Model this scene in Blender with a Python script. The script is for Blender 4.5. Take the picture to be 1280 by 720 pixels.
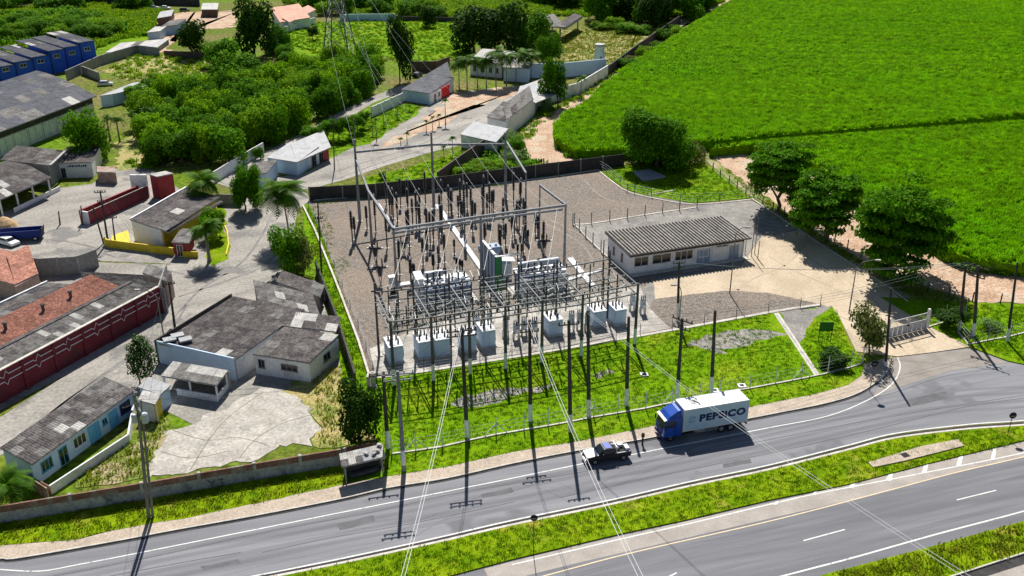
import bpy, math, random
from mathutils import Vector, Matrix, noise
R = math.radians
rnd = random.Random(7)
for o in list(bpy.data.objects): bpy.data.objects.remove(o)
SC = bpy.context.scene
COL = SC.collection

# ------------------------------------------------------------------ camera, sky, sun
F, PITCH, CZ = 1200.0, R(24.86), 62.36
cd = bpy.data.cameras.new('camera'); cam = bpy.data.objects.new('camera', cd); COL.objects.link(cam)
cam.location = (0, 0, CZ); cam.rotation_euler = (R(90) - PITCH, 0, 0)
cd.sensor_width = 36; cd.lens = F / 1280 * 36; cd.clip_start = 1; cd.clip_end = 9000
SC.camera = cam
SUN_EL, SUN_AZ = R(49), R(-3.5)          # azimuth from +Y towards +X
w = bpy.data.worlds.new('World'); SC.world = w; w.use_nodes = True
nt = w.node_tree; bg = nt.nodes['Background']
sky = nt.nodes.new('ShaderNodeTexSky'); sky.sky_type = 'NISHITA'; sky.sun_disc = False
sky.sun_elevation = SUN_EL; sky.sun_rotation = SUN_AZ; sky.air_density = 1.0; sky.dust_density = 0.6; sky.ozone_density = 1.5
nt.links.new(sky.outputs[0], bg.inputs[0]); bg.inputs[1].default_value = 0.05
sd = bpy.data.lights.new('sun', 'SUN'); sd.energy = 5.0; sd.angle = R(0.5); sd.color = (1, 0.96, 0.89)
sun = bpy.data.objects.new('sun', sd); COL.objects.link(sun)
sdir = Vector((math.sin(SUN_AZ) * math.cos(SUN_EL), math.cos(SUN_AZ) * math.cos(SUN_EL), math.sin(SUN_EL)))
sun.rotation_euler = sdir.to_track_quat('Z', 'Y').to_euler(); sun.location = (0, 0, 120)
vs = SC.view_settings; vs.view_transform = 'Standard'; vs.look = 'None'; vs.exposure = 0.42; vs.gamma = 1
SC.cycles.max_bounces = 6; SC.cycles.diffuse_bounces = 2; SC.cycles.transparent_max_bounces = 8

# ------------------------------------------------------------------ surveying: where a point of the place lies on the ground
FW = Vector((0, math.cos(PITCH), -math.sin(PITCH))); UP = Vector((0, math.sin(PITCH), math.cos(PITCH)))
EYE = Vector((0, 0, CZ))
def G(x, y, z=0.0):
    d = FW * F + Vector((1, 0, 0)) * (x - 640) - UP * (y - 360)
    return EYE + d * ((z - CZ) / d.z)
def S(y): return 0.01455 * (y + 196)
def Hh(x, y, yt):
    g = G(x, y); lo, hi = 0.0, 60.0
    for _ in range(30):
        m = (lo + hi) / 2; d = Vector((g.x, g.y, m)) - EYE
        if 360 - F * d.dot(UP) / d.dot(FW) > yt: lo = m
        else: hi = m
    return lo

# ------------------------------------------------------------------ mesh building
class MB:
    def __init__(s): s.v = []; s.f = []; s.m = []
    def face(s, pts, m=0):
        n = len(s.v); s.v += [tuple(p) for p in pts]; s.f.append(tuple(range(n, n + len(pts)))); s.m.append(m); return s
    def obox(s, O, U, V, W, m=0):
        O, U, V, W = map(Vector, (O, U, V, W)); n = len(s.v)
        s.v += [tuple(p) for p in (O, O+U, O+U+V, O+V, O+W, O+U+W, O+U+V+W, O+V+W)]
        q = [(0,3,2,1),(4,5,6,7),(0,1,5,4),(1,2,6,5),(2,3,7,6),(3,0,4,7)]
        if U.cross(V).dot(W) < 0: q = [t[::-1] for t in q]
        s.f += [tuple(n + i for i in t) for t in q]; s.m += [m] * 6; return s
    def box(s, c, sz, rz=0.0, m=0):
        c = Vector(c); ca, sa = math.cos(rz), math.sin(rz)
        U = Vector((ca, sa, 0)) * sz[0]; V = Vector((-sa, ca, 0)) * sz[1]; W = Vector((0, 0, sz[2]))
        return s.obox(c - U/2 - V/2, U, V, W, m)   # c.z is the underside
    def prism(s, pts, z0, z1, m=0):
        n = len(s.v); k = len(pts)
        a = sum(pts[i][0]*pts[(i+1)%k][1] - pts[(i+1)%k][0]*pts[i][1] for i in range(k))
        if a < 0: pts = pts[::-1]
        s.v += [(p[0], p[1], z0) for p in pts] + [(p[0], p[1], z1) for p in pts]
        s.f.append(tuple(range(n + k, n + 2*k))); s.m.append(m)
        for i in range(k):
            j = (i + 1) % k; s.f.append((n+i, n+j, n+k+j, n+k+i)); s.m.append(m)
        return s
    def tube(s, p, q, r0, r1=None, n=6, m=0, cap=True):
        p, q = Vector(p), Vector(q); r1 = r0 if r1 is None else r1
        d = (q - p).normalized(); a = d.orthogonal().normalized(); b = d.cross(a); k = len(s.v)
        for c, r in ((p, r0), (q, r1)):
            s.v += [tuple(c + (a*math.cos(t) + b*math.sin(t))*r) for t in (2*math.pi*i/n for i in range(n))]
        for i in range(n):
            j = (i+1) % n; s.f.append((k+i, k+j, k+n+j, k+n+i)); s.m.append(m)
        if cap:
            s.f.append(tuple(range(k+n-1, k-1, -1))); s.f.append(tuple(range(k+n, k+2*n))); s.m += [m, m]
        return s
    def path(s, pts, r, n=5, m=0):
        pts = [Vector(p) for p in pts]; k = len(s.v)
        rs = r if isinstance(r, (list, tuple)) else [r]*len(pts)
        for i, p in enumerate(pts):
            d = (pts[min(i+1, len(pts)-1)] - pts[max(i-1, 0)]).normalized()
            ref = Vector((0, 0, 1)) if abs(d.z) < 0.9 else Vector((1, 0, 0))
            a = d.cross(ref).normalized(); b = d.cross(a)
            s.v += [tuple(p + (a*math.cos(t) + b*math.sin(t))*rs[i]) for t in (2*math.pi*j/n for j in range(n))]
        for i in range(len(pts)-1):
            for j in range(n):
                j2 = (j+1) % n; s.f.append((k+i*n+j, k+i*n+j2, k+(i+1)*n+j2, k+(i+1)*n+j)); s.m.append(m)
        return s
    def rings(s, c, prof, n=10, m=0):
        c = Vector(c); k = len(s.v)
        for r, z in prof:
            s.v += [(c.x + r*math.cos(2*math.pi*i/n), c.y + r*math.sin(2*math.pi*i/n), c.z + z) for i in range(n)]
        for a in range(len(prof)-1):
            for i in range(n):
                j = (i+1) % n; s.f.append((k+a*n+i, k+a*n+j, k+(a+1)*n+j, k+(a+1)*n+i)); s.m.append(m)
        s.f.append(tuple(range(k+n-1, k-1, -1))); s.f.append(tuple(range(k+(len(prof)-1)*n, k+len(prof)*n))); s.m += [m, m]
        return s
    def mesh(s, name, mats, off=None, smooth=False):
        me = bpy.data.meshes.new(name)
        vv = s.v if off is None else [(a-off[0], b-off[1], c-off[2]) for a, b, c in s.v]
        me.from_pydata(vv, [], s.f)
        if not isinstance(mats, (list, tuple)): mats = [mats]
        for m in mats: me.materials.append(m)
        if len(mats) > 1: me.polygons.foreach_set('material_index', s.m)
        if smooth: me.polygons.foreach_set('use_smooth', [True]*len(me.polygons))
        me.update(); return me
    def build(s, name, mats, parent=None, smooth=False, label=None, world=True):
        off = parent.location if (parent is not None and world) else None
        if parent is not None and world and parent.parent is not None: off = parent.parent.location + parent.location
        o = bpy.data.objects.new(name, s.mesh(name, mats, off, smooth)); COL.objects.link(o)
        if parent is not None: o.parent = parent
        if label: o['label'] = label
        return o
def obj(name, me, parent=None, loc=(0,0,0), rz=0, sc=None):
    o = bpy.data.objects.new(name, me); COL.objects.link(o); o.location = loc; o.rotation_euler.z = rz
    if sc: o.scale = sc
    if parent is not None: o.parent = parent
    return o
def tag(o, label=None, cat=None, group=None, kind=None):
    if label: o['label'] = label
    if cat: o['category'] = cat
    if group: o['group'] = group
    if kind: o['kind'] = kind
    return o
def thing(name, label, cat, loc=(0,0,0), group=None, rz=0):
    o = bpy.data.objects.new(name, None); COL.objects.link(o); o.location = loc; o.rotation_euler.z = rz
    o.empty_display_size = 0.5
    return tag(o, label, cat, group)
def copy_tree(o, parent=None):
    c = o.copy(); COL.objects.link(c); c.parent = parent
    for ch in [x for x in KIDS.get(o.name, [])]: copy_tree(ch, c)
    return c
KIDS = {}
def index_kids(o):
    KIDS[o.name] = [x for x in COL.objects if x.parent == o]
    for k in KIDS[o.name]: index_kids(k)

# ------------------------------------------------------------------ materials
def mat(name, c1, c2=None, scale=1.0, rough=0.9, fine=0.12, fs=9.0, bump=0.0, bs=20.0, spec=0.3, metal=0.0,
        trans=0.0, rand=0.0, stretch=None, c3=None, s3=0.15, t3=(0.52, 0.62), coat=0.0, detail=4):
    m = bpy.data.materials.new(name); m.use_nodes = True; n = m.node_tree.nodes; L = m.node_tree.links
    b = n['Principled BSDF']; b.inputs['Roughness'].default_value = rough; b.inputs['Metallic'].default_value = metal
    b.inputs['Specular IOR Level'].default_value = spec
    if coat: b.inputs['Coat Weight'].default_value = coat
    geo = n.new('ShaderNodeNewGeometry'); src = geo.outputs['Position']
    if stretch:
        mp = n.new('ShaderNodeMapping'); mp.vector_type = 'TEXTURE'; mp.inputs['Rotation'].default_value = (0, 0, stretch[0]); mp.inputs['Scale'].default_value = (stretch[1], stretch[2], 1)
        L.new(src, mp.inputs[0]); src2 = mp.outputs[0]
    else: src2 = src
    def rgb(c): return (c[0], c[1], c[2], 1)
    def nz(sc, v, d=4):
        t = n.new('ShaderNodeTexNoise'); t.inputs['Scale'].default_value = sc; t.inputs['Detail'].default_value = d; t.inputs['Roughness'].default_value = 0.62
        L.new(v, t.inputs['Vector']); return t.outputs['Fac']
    def ramp(v, a, bb):
        r = n.new('ShaderNodeMapRange'); r.inputs[1].default_value = a; r.inputs[2].default_value = bb; L.new(v, r.inputs[0]); return r.outputs[0]
    def mix(f, a, bb, mode='MIX'):
        x = n.new('ShaderNodeMix'); x.data_type = 'RGBA'; x.blend_type = mode
        if isinstance(f, float): x.inputs[0].default_value = f
        else: L.new(f, x.inputs[0])
        for i, q in ((6, a), (7, bb)):
            if isinstance(q, tuple): x.inputs[i].default_value = rgb(q)
            else: L.new(q, x.inputs[i])
        return x.outputs[2]
    c = rgb(c1)[:3]
    out = tuple(c)
    if c2 is not None: out = mix(ramp(nz(scale, src2, detail), 0.36, 0.64), tuple(c1), tuple(c2))
    if c3 is not None: out = mix(ramp(nz(s3, src), t3[0], t3[1]), out, tuple(c3))
    if fine:
        f = n.new('ShaderNodeMapRange'); f.inputs[1].default_value = 0.3; f.inputs[2].default_value = 0.7
        f.inputs[3].default_value = 1 - fine*2.2; f.inputs[4].default_value = 1 + fine*1.6
        L.new(nz(fs, src, 3), f.inputs[0])
        vm = n.new('ShaderNodeVectorMath'); vm.operation = 'SCALE'
        if isinstance(out, tuple): vm.inputs[0].default_value = out
        else: L.new(out, vm.inputs[0])
        L.new(f.outputs[0], vm.inputs['Scale']); out = vm.outputs[0]
    if rand:
        oi = n.new('ShaderNodeObjectInfo'); f = n.new('ShaderNodeMapRange'); f.inputs[3].default_value = 1 - rand; f.inputs[4].default_value = 1 + rand
        L.new(oi.outputs['Random'], f.inputs[0]); vm = n.new('ShaderNodeVectorMath'); vm.operation = 'SCALE'
        if isinstance(out, tuple): vm.inputs[0].default_value = out
        else: L.new(out, vm.inputs[0])
        L.new(f.outputs[0], vm.inputs['Scale']); out = vm.outputs[0]
    if isinstance(out, tuple): b.inputs['Base Color'].default_value = rgb(out)
    else: L.new(out, b.inputs['Base Color'])
    if bump:
        bp = n.new('ShaderNodeBump'); bp.inputs['Strength'].default_value = bump; bp.inputs['Distance'].default_value = 0.12
        L.new(nz(bs, src, 3), bp.inputs['Height']); L.new(bp.outputs[0], b.inputs['Normal'])
    if trans:
        tr = n.new('ShaderNodeBsdfTranslucent'); ms = n.new('ShaderNodeMixShader'); ms.inputs[0].default_value = trans
        if isinstance(out, tuple): tr.inputs[0].default_value = rgb(out)
        else:
            L.new(out, tr.inputs[0])
        L.new(b.outputs[0], ms.inputs[1]); L.new(tr.outputs[0], ms.inputs[2]); L.new(ms.outputs[0], n['Material Output'].inputs['Surface'])
    return m
RD = R(13)   # the highway runs about 13 degrees off the X axis
MT = dict(
 ground=mat('ground_soil', (.11,.17,.01), (.19,.17,.06), .05, fine=.3, fs=1.0, spec=.05, c3=(.12,.22,.006), s3=.04),
 asphalt=mat('asphalt', (.175,.178,.195), (.26,.262,.28), .4, rough=.85, fine=.10, fs=10, stretch=(RD,16,.9), c3=(.155,.155,.168), s3=.06, t3=(.56,.6), bump=.15),
 asphalt2=mat('highway_asphalt', (.14,.142,.158), (.205,.207,.225), .4, rough=.85, fine=.08, fs=14, stretch=(RD,14,.8), bump=.12),
 apron=mat('apron_asphalt', (.25,.22,.195), (.32,.29,.26), .35, fine=.12, fs=8, bump=.15),
 shoulder=mat('shoulder_paving', (.33,.295,.265), (.42,.38,.34), .4, fine=.08, fs=6),
 beige=mat('beige_concrete', (.46,.37,.26), (.58,.47,.34), .22, fine=.09, fs=3, c3=(.38,.31,.23), s3=.12, t3=(.54,.7), stretch=(R(60),2,1)),
 sidewalk=mat('sidewalk_concrete', (.40,.33,.26), (.52,.43,.34), .5, fine=.14, fs=5),
 paving=mat('worn_paving', (.25,.235,.21), (.39,.36,.32), .16, fine=.14, fs=2.2, c3=(.20,.19,.18), s3=.11, t3=(.55,.62), stretch=(R(35),3,1)),
 slab=mat('broken_concrete', (.36,.335,.30), (.52,.485,.43), .35, fine=.14, fs=2.5, c3=(.38,.35,.30), s3=.3, t3=(.52,.6)),
 gravel=mat('gravel', (.17,.14,.115), (.275,.235,.20), 1.6, fine=.35, fs=6, bump=.9, bs=5, c3=(.27,.215,.17), s3=.06, t3=(.45,.65)),
 gravel2=mat('grey_gravel', (.24,.225,.205), (.33,.31,.285), .6, fine=.22, fs=5, bump=.5, bs=5, c3=(.20,.19,.18), s3=.1),
 pad=mat('concrete_pad', (.30,.28,.25), (.42,.39,.35), .5, fine=.12, fs=4, c3=(.5,.47,.42), s3=.25),
 lawn=mat('lawn_soil', (.10,.22,.001), (.16,.30,.002), .3, fine=.2, fs=3.5, bump=.5, bs=4, spec=.04, c3=(.24,.32,.012), s3=.12, t3=(.52,.7)),
 verge=mat('verge_soil', (.11,.21,.001), (.21,.30,.004), .35, fine=.2, fs=3.5, bump=.5, bs=4, spec=.04, c3=(.32,.30,.04), s3=.2, t3=(.55,.68)),
 dry=mat('dry_grass_soil', (.42,.33,.14), (.30,.29,.07), .25, fine=.25, fs=3, bump=.4, bs=3, c3=(.17,.22,.03), s3=.15, t3=(.5,.6)),
 dirt=mat('dirt', (.42,.27,.17), (.58,.41,.29), .3, fine=.22, fs=2.5, bump=.4, bs=2, c3=(.5,.42,.3), s3=.15),
 weeds=mat('weed_soil', (.12,.17,.02), (.20,.25,.03), .3, fine=.3, fs=2.5, c3=(.36,.30,.16), s3=.2, t3=(.5,.6)),
 cornbase=mat('corn_understorey', (.10,.24,.001), (.14,.30,.001), .6, fine=.3, fs=2, spec=.03),
 white=mat('road_paint', (.74,.74,.72), (.60,.60,.58), 1.5, rough=.7, fine=.1, fs=6, c3=(.30,.30,.30), s3=1.6, t3=(.6,.68)),
 yellow=mat('yellow_road_paint', (.72,.60,.40), (.62,.50,.32), 1.5, rough=.7, fine=.1, fs=6),
 kerb=mat('kerb_concrete', (.50,.46,.40), (.66,.62,.56), .8, fine=.12, fs=5),
 kerbdark=mat('gutter', (.03,.028,.028), (.06,.055,.055), .8, fine=.1),
 seam=mat('tar_seam', (.09,.09,.095), (.13,.13,.135), .8, fine=.1),
 tyre_mark=mat('worn_seam', (.17,.17,.18), (.21,.21,.215), .8, fine=.1),
 darkconc=mat('dark_concrete', (.075,.075,.082), (.13,.13,.14), 1.2, rough=.8, fine=.1, rand=.1),
 conc=mat('pole_concrete', (.20,.21,.23), (.29,.30,.32), 1.2, rough=.8, fine=.1, rand=.1),
 wood=mat('dark_pole', (.045,.04,.04), (.075,.07,.068), 1.5, rough=.85, fine=.1, rand=.15),
 greywood=mat('grey_pole', (.17,.155,.14), (.25,.235,.22), 1.5, rough=.85, fine=.1),
 wpaint=mat('white_paint', (.84,.84,.85), (.75,.76,.78), .8, rough=.6, fine=.05, fs=3),
 wpaint_worn=mat('worn_white_paint', (.84,.84,.85), (.70,.70,.70), .45, rough=.75, fine=.07, fs=2, c3=(.50,.49,.47), s3=.5, t3=(.6,.7)),
 blue=mat('blue_paint', (.02,.10,.60), (.03,.13,.70), .5, rough=.6, fine=.06),
 blue2=mat('dark_blue_paint', (.01,.03,.20), None, rough=.6, fine=.06),
 ltblue=mat('pale_blue_and_shaded_white', (.55,.70,.86), (.48,.63,.80), .6, rough=.6, fine=.08),  # pale blue paint; also puts bluish shade into white fronts
 cyan=mat('blue_door_paint', (.10,.38,.62), (.14,.45,.70), .6, rough=.5, fine=.08),
 maroon=mat('maroon_paint', (.17,.02,.03), (.22,.03,.045), .4, rough=.75, fine=.1, fs=3, c3=(.13,.03,.035), s3=.25),
 red=mat('red_paint', (.30,.03,.035), (.36,.045,.05), .4, rough=.7, fine=.1, fs=3),
 red2=mat('bright_red_paint', (.6,.02,.02), None, rough=.6, fine=.06),
 yellowp=mat('yellow_wall_paint', (.62,.46,.02), (.70,.55,.03), .5, rough=.7, fine=.12, fs=3),
 brickwall=mat('old_brick_wall', (.20,.10,.075), (.28,.15,.11), .8, rough=.9, fine=.18, fs=5, c3=(.30,.24,.2), s3=.5),
 plaster=mat('grey_plaster', (.34,.33,.32), (.48,.46,.44), .7, rough=.9, fine=.15, fs=3, c3=(.20,.19,.18), s3=.5, t3=(.58,.66)),
 greywall=mat('grey_wall', (.26,.25,.24), (.34,.33,.32), .5, rough=.9, fine=.12, fs=3),
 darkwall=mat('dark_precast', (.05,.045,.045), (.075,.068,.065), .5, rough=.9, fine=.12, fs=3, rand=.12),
 brownwall=mat('brown_wall', (.11,.075,.06), (.15,.10,.08), .5, rough=.9, fine=.15, fs=3, rand=.1),
 pinkwall=mat('pinkish_wall', (.42,.30,.25), (.50,.37,.31), .5, rough=.9, fine=.12, fs=3),
 roofdark=mat('dark_roof_sheet', (.075,.066,.068), (.145,.13,.125), .8, rough=.9, spec=.1, fine=.25, fs=3, rand=.2, c3=(.17,.155,.145), s3=.5, t3=(.56,.66)),
 roofgrey=mat('grey_roof_sheet', (.13,.125,.12), (.22,.21,.20), .8, spec=.15, c3=(.09,.085,.08), s3=.6, rough=.85, fine=.18, fs=3, rand=.22),
 rooflight=mat('pale_roof_sheet', (.36,.35,.33), (.50,.485,.455), .7, rough=.7, fine=.15, fs=3, rand=.12),
 roofwhite=mat('white_roof_sheet', (.38,.385,.40), (.30,.305,.32), .7, rough=.6, fine=.08, fs=3, rand=.05),
 roofrib=mat('ribbed_roof', (.23,.21,.185), (.36,.335,.30), .8, rough=.8, fine=.15, fs=4, rand=.08),
 roofbluish=mat('blue_grey_roof', (.045,.048,.062), (.09,.095,.115), .5, spec=.15, rough=.7, fine=.12, fs=2, rand=.15),
 tile=mat('clay_tiles', (.36,.15,.10), (.52,.26,.19), 1.6, rough=.85, fine=.28, fs=4, rand=.12, c3=(.30,.13,.09), s3=.5, t3=(.55,.65)),
 tilepink=mat('faded_tiles', (.60,.30,.22), (.68,.38,.28), .5, rough=.85, fine=.15, fs=3, rand=.08),
 glass=mat('dark_glass', (.012,.016,.022), None, rough=.15, fine=0, spec=.6),
 black=mat('black_shadow_gap', (.01,.01,.011), None, rough=.8, fine=0),
 rubber=mat('rubber', (.015,.015,.016), None, rough=.8, fine=0),
 chrome=mat('bright_metal', (.6,.6,.62), None, rough=.3, fine=0, metal=.8),
 steel=mat('galvanised_steel', (.42,.43,.45), (.52,.53,.55), 2, rough=.5, fine=.06, metal=.3),
 framesteel=mat('frame_steel', (.12,.122,.13), (.19,.192,.20), 2, rough=.6, fine=.08),
 alu=mat('aluminium_cable', (.78,.78,.77), None, rough=.5, fine=0),
 cabledark=mat('dark_cable', (.05,.05,.055), None, rough=.6, fine=0),
 insul=mat('brown_porcelain', (.022,.016,.015), (.04,.03,.028), 3, rough=.3, fine=.05, spec=.6),
 tank=mat('tank_paint', (.55,.58,.62), (.48,.51,.56), 1, rough=.45, fine=.06, fs=4),
 tankblue=mat('tank_blue_grey', (.26,.34,.47), (.30,.39,.52), 1, rough=.5, fine=.06, fs=4),
 cabinet=mat('cabinet_paint', (.78,.79,.80), (.70,.71,.73), 1.2, rough=.5, fine=.05, fs=4),
 greenp=mat('green_paint', (.02,.20,.06), None, rough=.5, fine=.06),
 signgreen=mat('sign_green', (.03,.17,.02), None, rough=.5, fine=.06),
 truckblue=mat('truck_blue', (.012,.075,.42), None, rough=.35, fine=0, spec=.35, coat=.2),
 box_sky_tint=mat('skylit_box_side', (.42,.60,.76), (.58,.70,.80), .35, rough=.4, fine=0),
 boxwhite=mat('truck_box_white', (.80,.82,.84), None, rough=.45, fine=.03, fs=3),
 navy=mat('navy_lettering', (.01,.022,.12), None, rough=.5, fine=0),
 emblem=mat('emblem_blue', (.14,.28,.42), None, rough=.5, fine=0),
 carpaint=mat('dark_car_paint', (.008,.010,.018), None, rough=.45, fine=0, spec=.3, coat=.1),
 carwhite=mat('white_car_paint', (.80,.80,.80), None, rough=.35, fine=0, coat=.5),
 carsilver=mat('silver_car_paint', (.5,.52,.55), None, rough=.35, fine=0, coat=.5),
 bark=mat('bark', (.10,.075,.055), (.15,.12,.09), 3, fine=.2, fs=8),
 barkgrey=mat('palm_bark', (.20,.17,.14), (.28,.24,.2), 3, fine=.2, fs=8),
 leaf=mat('leaf_dark', (.06,.19,.003), (.13,.31,.005), .5, rough=.7, spec=.06, fine=.3, fs=1.6, trans=.3, rand=.15),
 leafcanopy=mat('leaf_canopy', (.06,.20,.003), (.14,.34,.006), .7, rough=.7, spec=.06, fine=.3, fs=1.6, trans=.3),
 leafmid=mat('leaf_mid', (.075,.22,.003), (.15,.34,.006), .5, rough=.7, spec=.06, fine=.3, fs=1.6, trans=.35, rand=.18),
 leafbright=mat('leaf_bright', (.15,.33,.004), (.25,.44,.01), .5, rough=.7, spec=.06, fine=.3, fs=1.6, trans=.4, rand=.15),
 leafdeep=mat('leaf_deep', (.022,.07,.005), (.055,.13,.009), .5, rough=.65, spec=.08, fine=.3, fs=1.6, trans=.2, rand=.12),
 leafgrey=mat('leaf_greygreen', (.13,.24,.06), (.20,.32,.10), .6, rough=.7, spec=.05, fine=.25, fs=1.6, trans=.25),
 leafolive=mat('leaf_olive', (.12,.16,.03), (.20,.23,.06), .6, rough=.7, spec=.05, fine=.3, fs=1.8, trans=.25),
 palmleaf=mat('palm_leaf', (.045,.14,.006), (.11,.23,.01), .6, rough=.6, spec=.08, fine=.2, fs=1.5, trans=.3),
 corn=mat('corn_leaf', (.18,.41,.001), (.27,.55,.001), .45, rough=.75, spec=.04, fine=.22, fs=.5, stretch=(R(-5),30,1.3), trans=.5, c3=(.20,.48,.0008), s3=.02, t3=(.5,.65)),
 grassblade=mat('grass_blade', (.11,.255,.0008), (.18,.335,.001), .3, rough=.75, spec=.04, fine=.3, fs=1.2, trans=.4, c3=(.25,.30,.012), s3=.15, t3=(.5,.7)),
 dryblade=mat('dry_blade', (.30,.31,.02), (.17,.27,.004), .3, rough=.75, spec=.04, fine=.3, fs=1.2, trans=.4),
 weedblade=mat('weed_blade', (.15,.32,.002), (.27,.42,.004), .12, rough=.75, spec=.04, fine=.3, fs=1.0, trans=.4),
 rust=mat('rusty_metal', (.28,.14,.08), (.42,.36,.32), .9, rough=.8, fine=.2, fs=4),
 track=mat('wheel_track_asphalt', (.15,.152,.165), (.215,.217,.235), .4, fine=.1, fs=10, stretch=(RD,16,.9)), seam2=mat('asphalt_repair', (.11,.112,.12), (.15,.15,.16), .5, fine=.12),
 beigetrack=mat('dusty_tyre_track', (.38,.31,.23), (.50,.41,.30), .3, fine=.12), crack=mat('crack_fill', (.16,.15,.12), (.22,.22,.13), 1, fine=.2),
 streettrack=mat('street_tyre_track', (.17,.16,.155), (.27,.255,.24), .3, fine=.15), graveltrack=mat('gravel_tyre_track', (.235,.205,.175), (.30,.26,.225), 1, fine=.25, fs=5),
 sand=mat('sand_heap', (.55,.36,.18), (.62,.44,.25), 1, rough=.95, fine=.2, fs=4, bump=.5),
)
def P(*pts): return [G(a, b) for a, b in pts]
RAGGED = dict(bare_patch=1.3, kerb_gravel_patch=1.3, broken_yard=1.1, weedy_strip=.7, weedy_corner=.8, dry_yard=1.5, dry_patch=2, dry_path=1.5, earth_yard=2, dirt_track=.7, field_track=1.2, dirt_forecourt=1.5, meadow=2, brown_gravel_bed=.25, island_lawn=.6, palm_lawn=.6, asphalt_repair=.15, grass_verge=.18, garden=.5, pavement_lawn=.4, gravel_patch=.4)
def slab(name, pts, z, m, z0=-0.3, subdiv=False):
    pg_ = [Vector((p.x, p.y, 0)) for p in P(*pts)]
    if name in RAGGED:      # worn edges wander
        amp_ = RAGGED[name]; q = []
        for i, a in enumerate(pg_):
            b = pg_[(i+1) % len(pg_)]; n = max(1, int((b-a).length/.8))
            q += [a.lerp(b, k/n) for k in range(n)]
        pg_ = [v + Vector((noise.noise(v*.35), noise.noise(v*.35 + Vector((9,5,0))), 0))*amp_*1.6 + Vector((noise.noise(v*1.3), noise.noise(v*1.3 + Vector((3,8,0))), 0))*amp_*.7 for v in q]
    o = MB().prism([(p.x, p.y) for p in pg_], z0, z).build(name, MT[m]); return tag(o, kind='structure')
def smooth_line(pts, n=6):
    pts = [Vector(p) for p in pts]; out = []
    for i in range(len(pts)-1):
        p0 = pts[max(i-1,0)]; p1 = pts[i]; p2 = pts[i+1]; p3 = pts[min(i+2,len(pts)-1)]
        for k in range(n):
            t = k/n; out.append(0.5*((2*p1)+(p2-p0)*t+(2*p0-5*p1+4*p2-p3)*t*t+(3*p1-p0-3*p2+p3)*t**3))
    out.append(pts[-1]); return out
def ribbon(mb, line, wd, z0, z1, off=0.0):
    L_ = []; R_ = []
    for i, p in enumerate(line):
        d = (line[min(i+1,len(line)-1)] - line[max(i-1,0)]); d.z = 0; d.normalize(); nrm = Vector((-d.y, d.x, 0))
        L_.append(p + nrm*(off+wd/2)); R_.append(p + nrm*(off-wd/2))
    for i in range(len(line)-1):
        a, b, c, d = R_[i], R_[i+1], L_[i+1], L_[i]
        up = [(q.x, q.y, z1) for q in (a, b, c, d)]; mb.face(up)
        mb.face([(a.x,a.y,z0),(b.x,b.y,z0),(b.x,b.y,z1),(a.x,a.y,z1)]); mb.face([(c.x,c.y,z0),(d.x,d.y,z0),(d.x,d.y,z1),(c.x,c.y,z1)])
    for (a, b) in ((L_[0], R_[0]), (R_[-1], L_[-1])):
        mb.face([(a.x,a.y,z0),(b.x,b.y,z0),(b.x,b.y,z1),(a.x,a.y,z1)])
def strip(name, pts, wd, z, m, n=6, off=0.0, z0=None):
    mb = MB(); ribbon(mb, smooth_line(P(*pts), n) if n > 1 else P(*pts), wd, (z-0.02 if z0 is None else z0), z, off)
    return tag(mb.build(name, MT[m]), kind='structure')

# ================================================================== GROUND
mb = MB(); mb.prism([(-3500,-600),(3500,-600),(3500,6000),(-3500,6000)], -2.0, -0.01); tag(mb.build('ground', MT['ground']), kind='structure')

KERB_N = [(-40,706),(0,699),(25,698),(145,677),(225,662),(320,645),(427,624),(487,610),(555,599),(640,580),(715,565),(822,546),(960,519),(1030,505),(1072,492),(1100,474),(1112,460),(1115,446)]
GRASS_N = [(-40,690),(0,683),(100,675),(140,664),(225,649),(320,630),(430,606),(487,596),(560,584),(640,566),(725,552),(822,532),(960,505),(1020,493),(1060,482),(1077,470),(1080,456)]
ROAD_S = [(-60,800),(200,742),(320,719),(430,697),(545,672),(640,650),(765,624),(860,602),(960,581),(1060,556),(1120,541),(1210,530),(1280,525),(1400,515)]
MED_S = [(300,790),(500,736),(565,720),(640,700),(780,667),(860,650),(960,626),(1060,606),(1160,580),(1247,559),(1280,551),(1400,522)]
HW_N = [(400,795),(680,720),(790,691),(960,652),(1085,620),(1190,592),(1280,571),(1400,541)]
HW_S = [(600,820),(979,720),(1067,697),(1170,668),(1280,639),(1400,605)]
VG_S = [(700,812),(1030,719),(1175,681),(1280,652),(1400,622)]
slab('frontage_road', KERB_N[:-1] + [(1114,453),(1126,447),(1165,441),(1212,435),(1260,452),(1280,456),(1420,470)] + ROAD_S[::-1], 0.0, 'asphalt')
slab('paved_apron', [(1112,462),(1114,447),(1126,446),(1212,436),(1262,454),(1240,456),(1190,463),(1115,487),(1090,497)], 0.012, 'apron')
slab('highway', MED_S + VG_S[::-1], 0.0, 'asphalt2', z0=-.31)
strip('highway_shoulder', [((a[0]+b[0])/2,(a[1]+b[1])/2) for a, b in zip([(565,722),(640,702),(780,669),(960,629),(1060,609),(1160,584),(1280,556),(1400,530)], [(655,720),(760,694),(860,672),(960,648),(1070,620),(1185,590),(1280,567),(1400,540)])], 2.3, 0.006, 'shoulder', z0=-.1)
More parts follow.
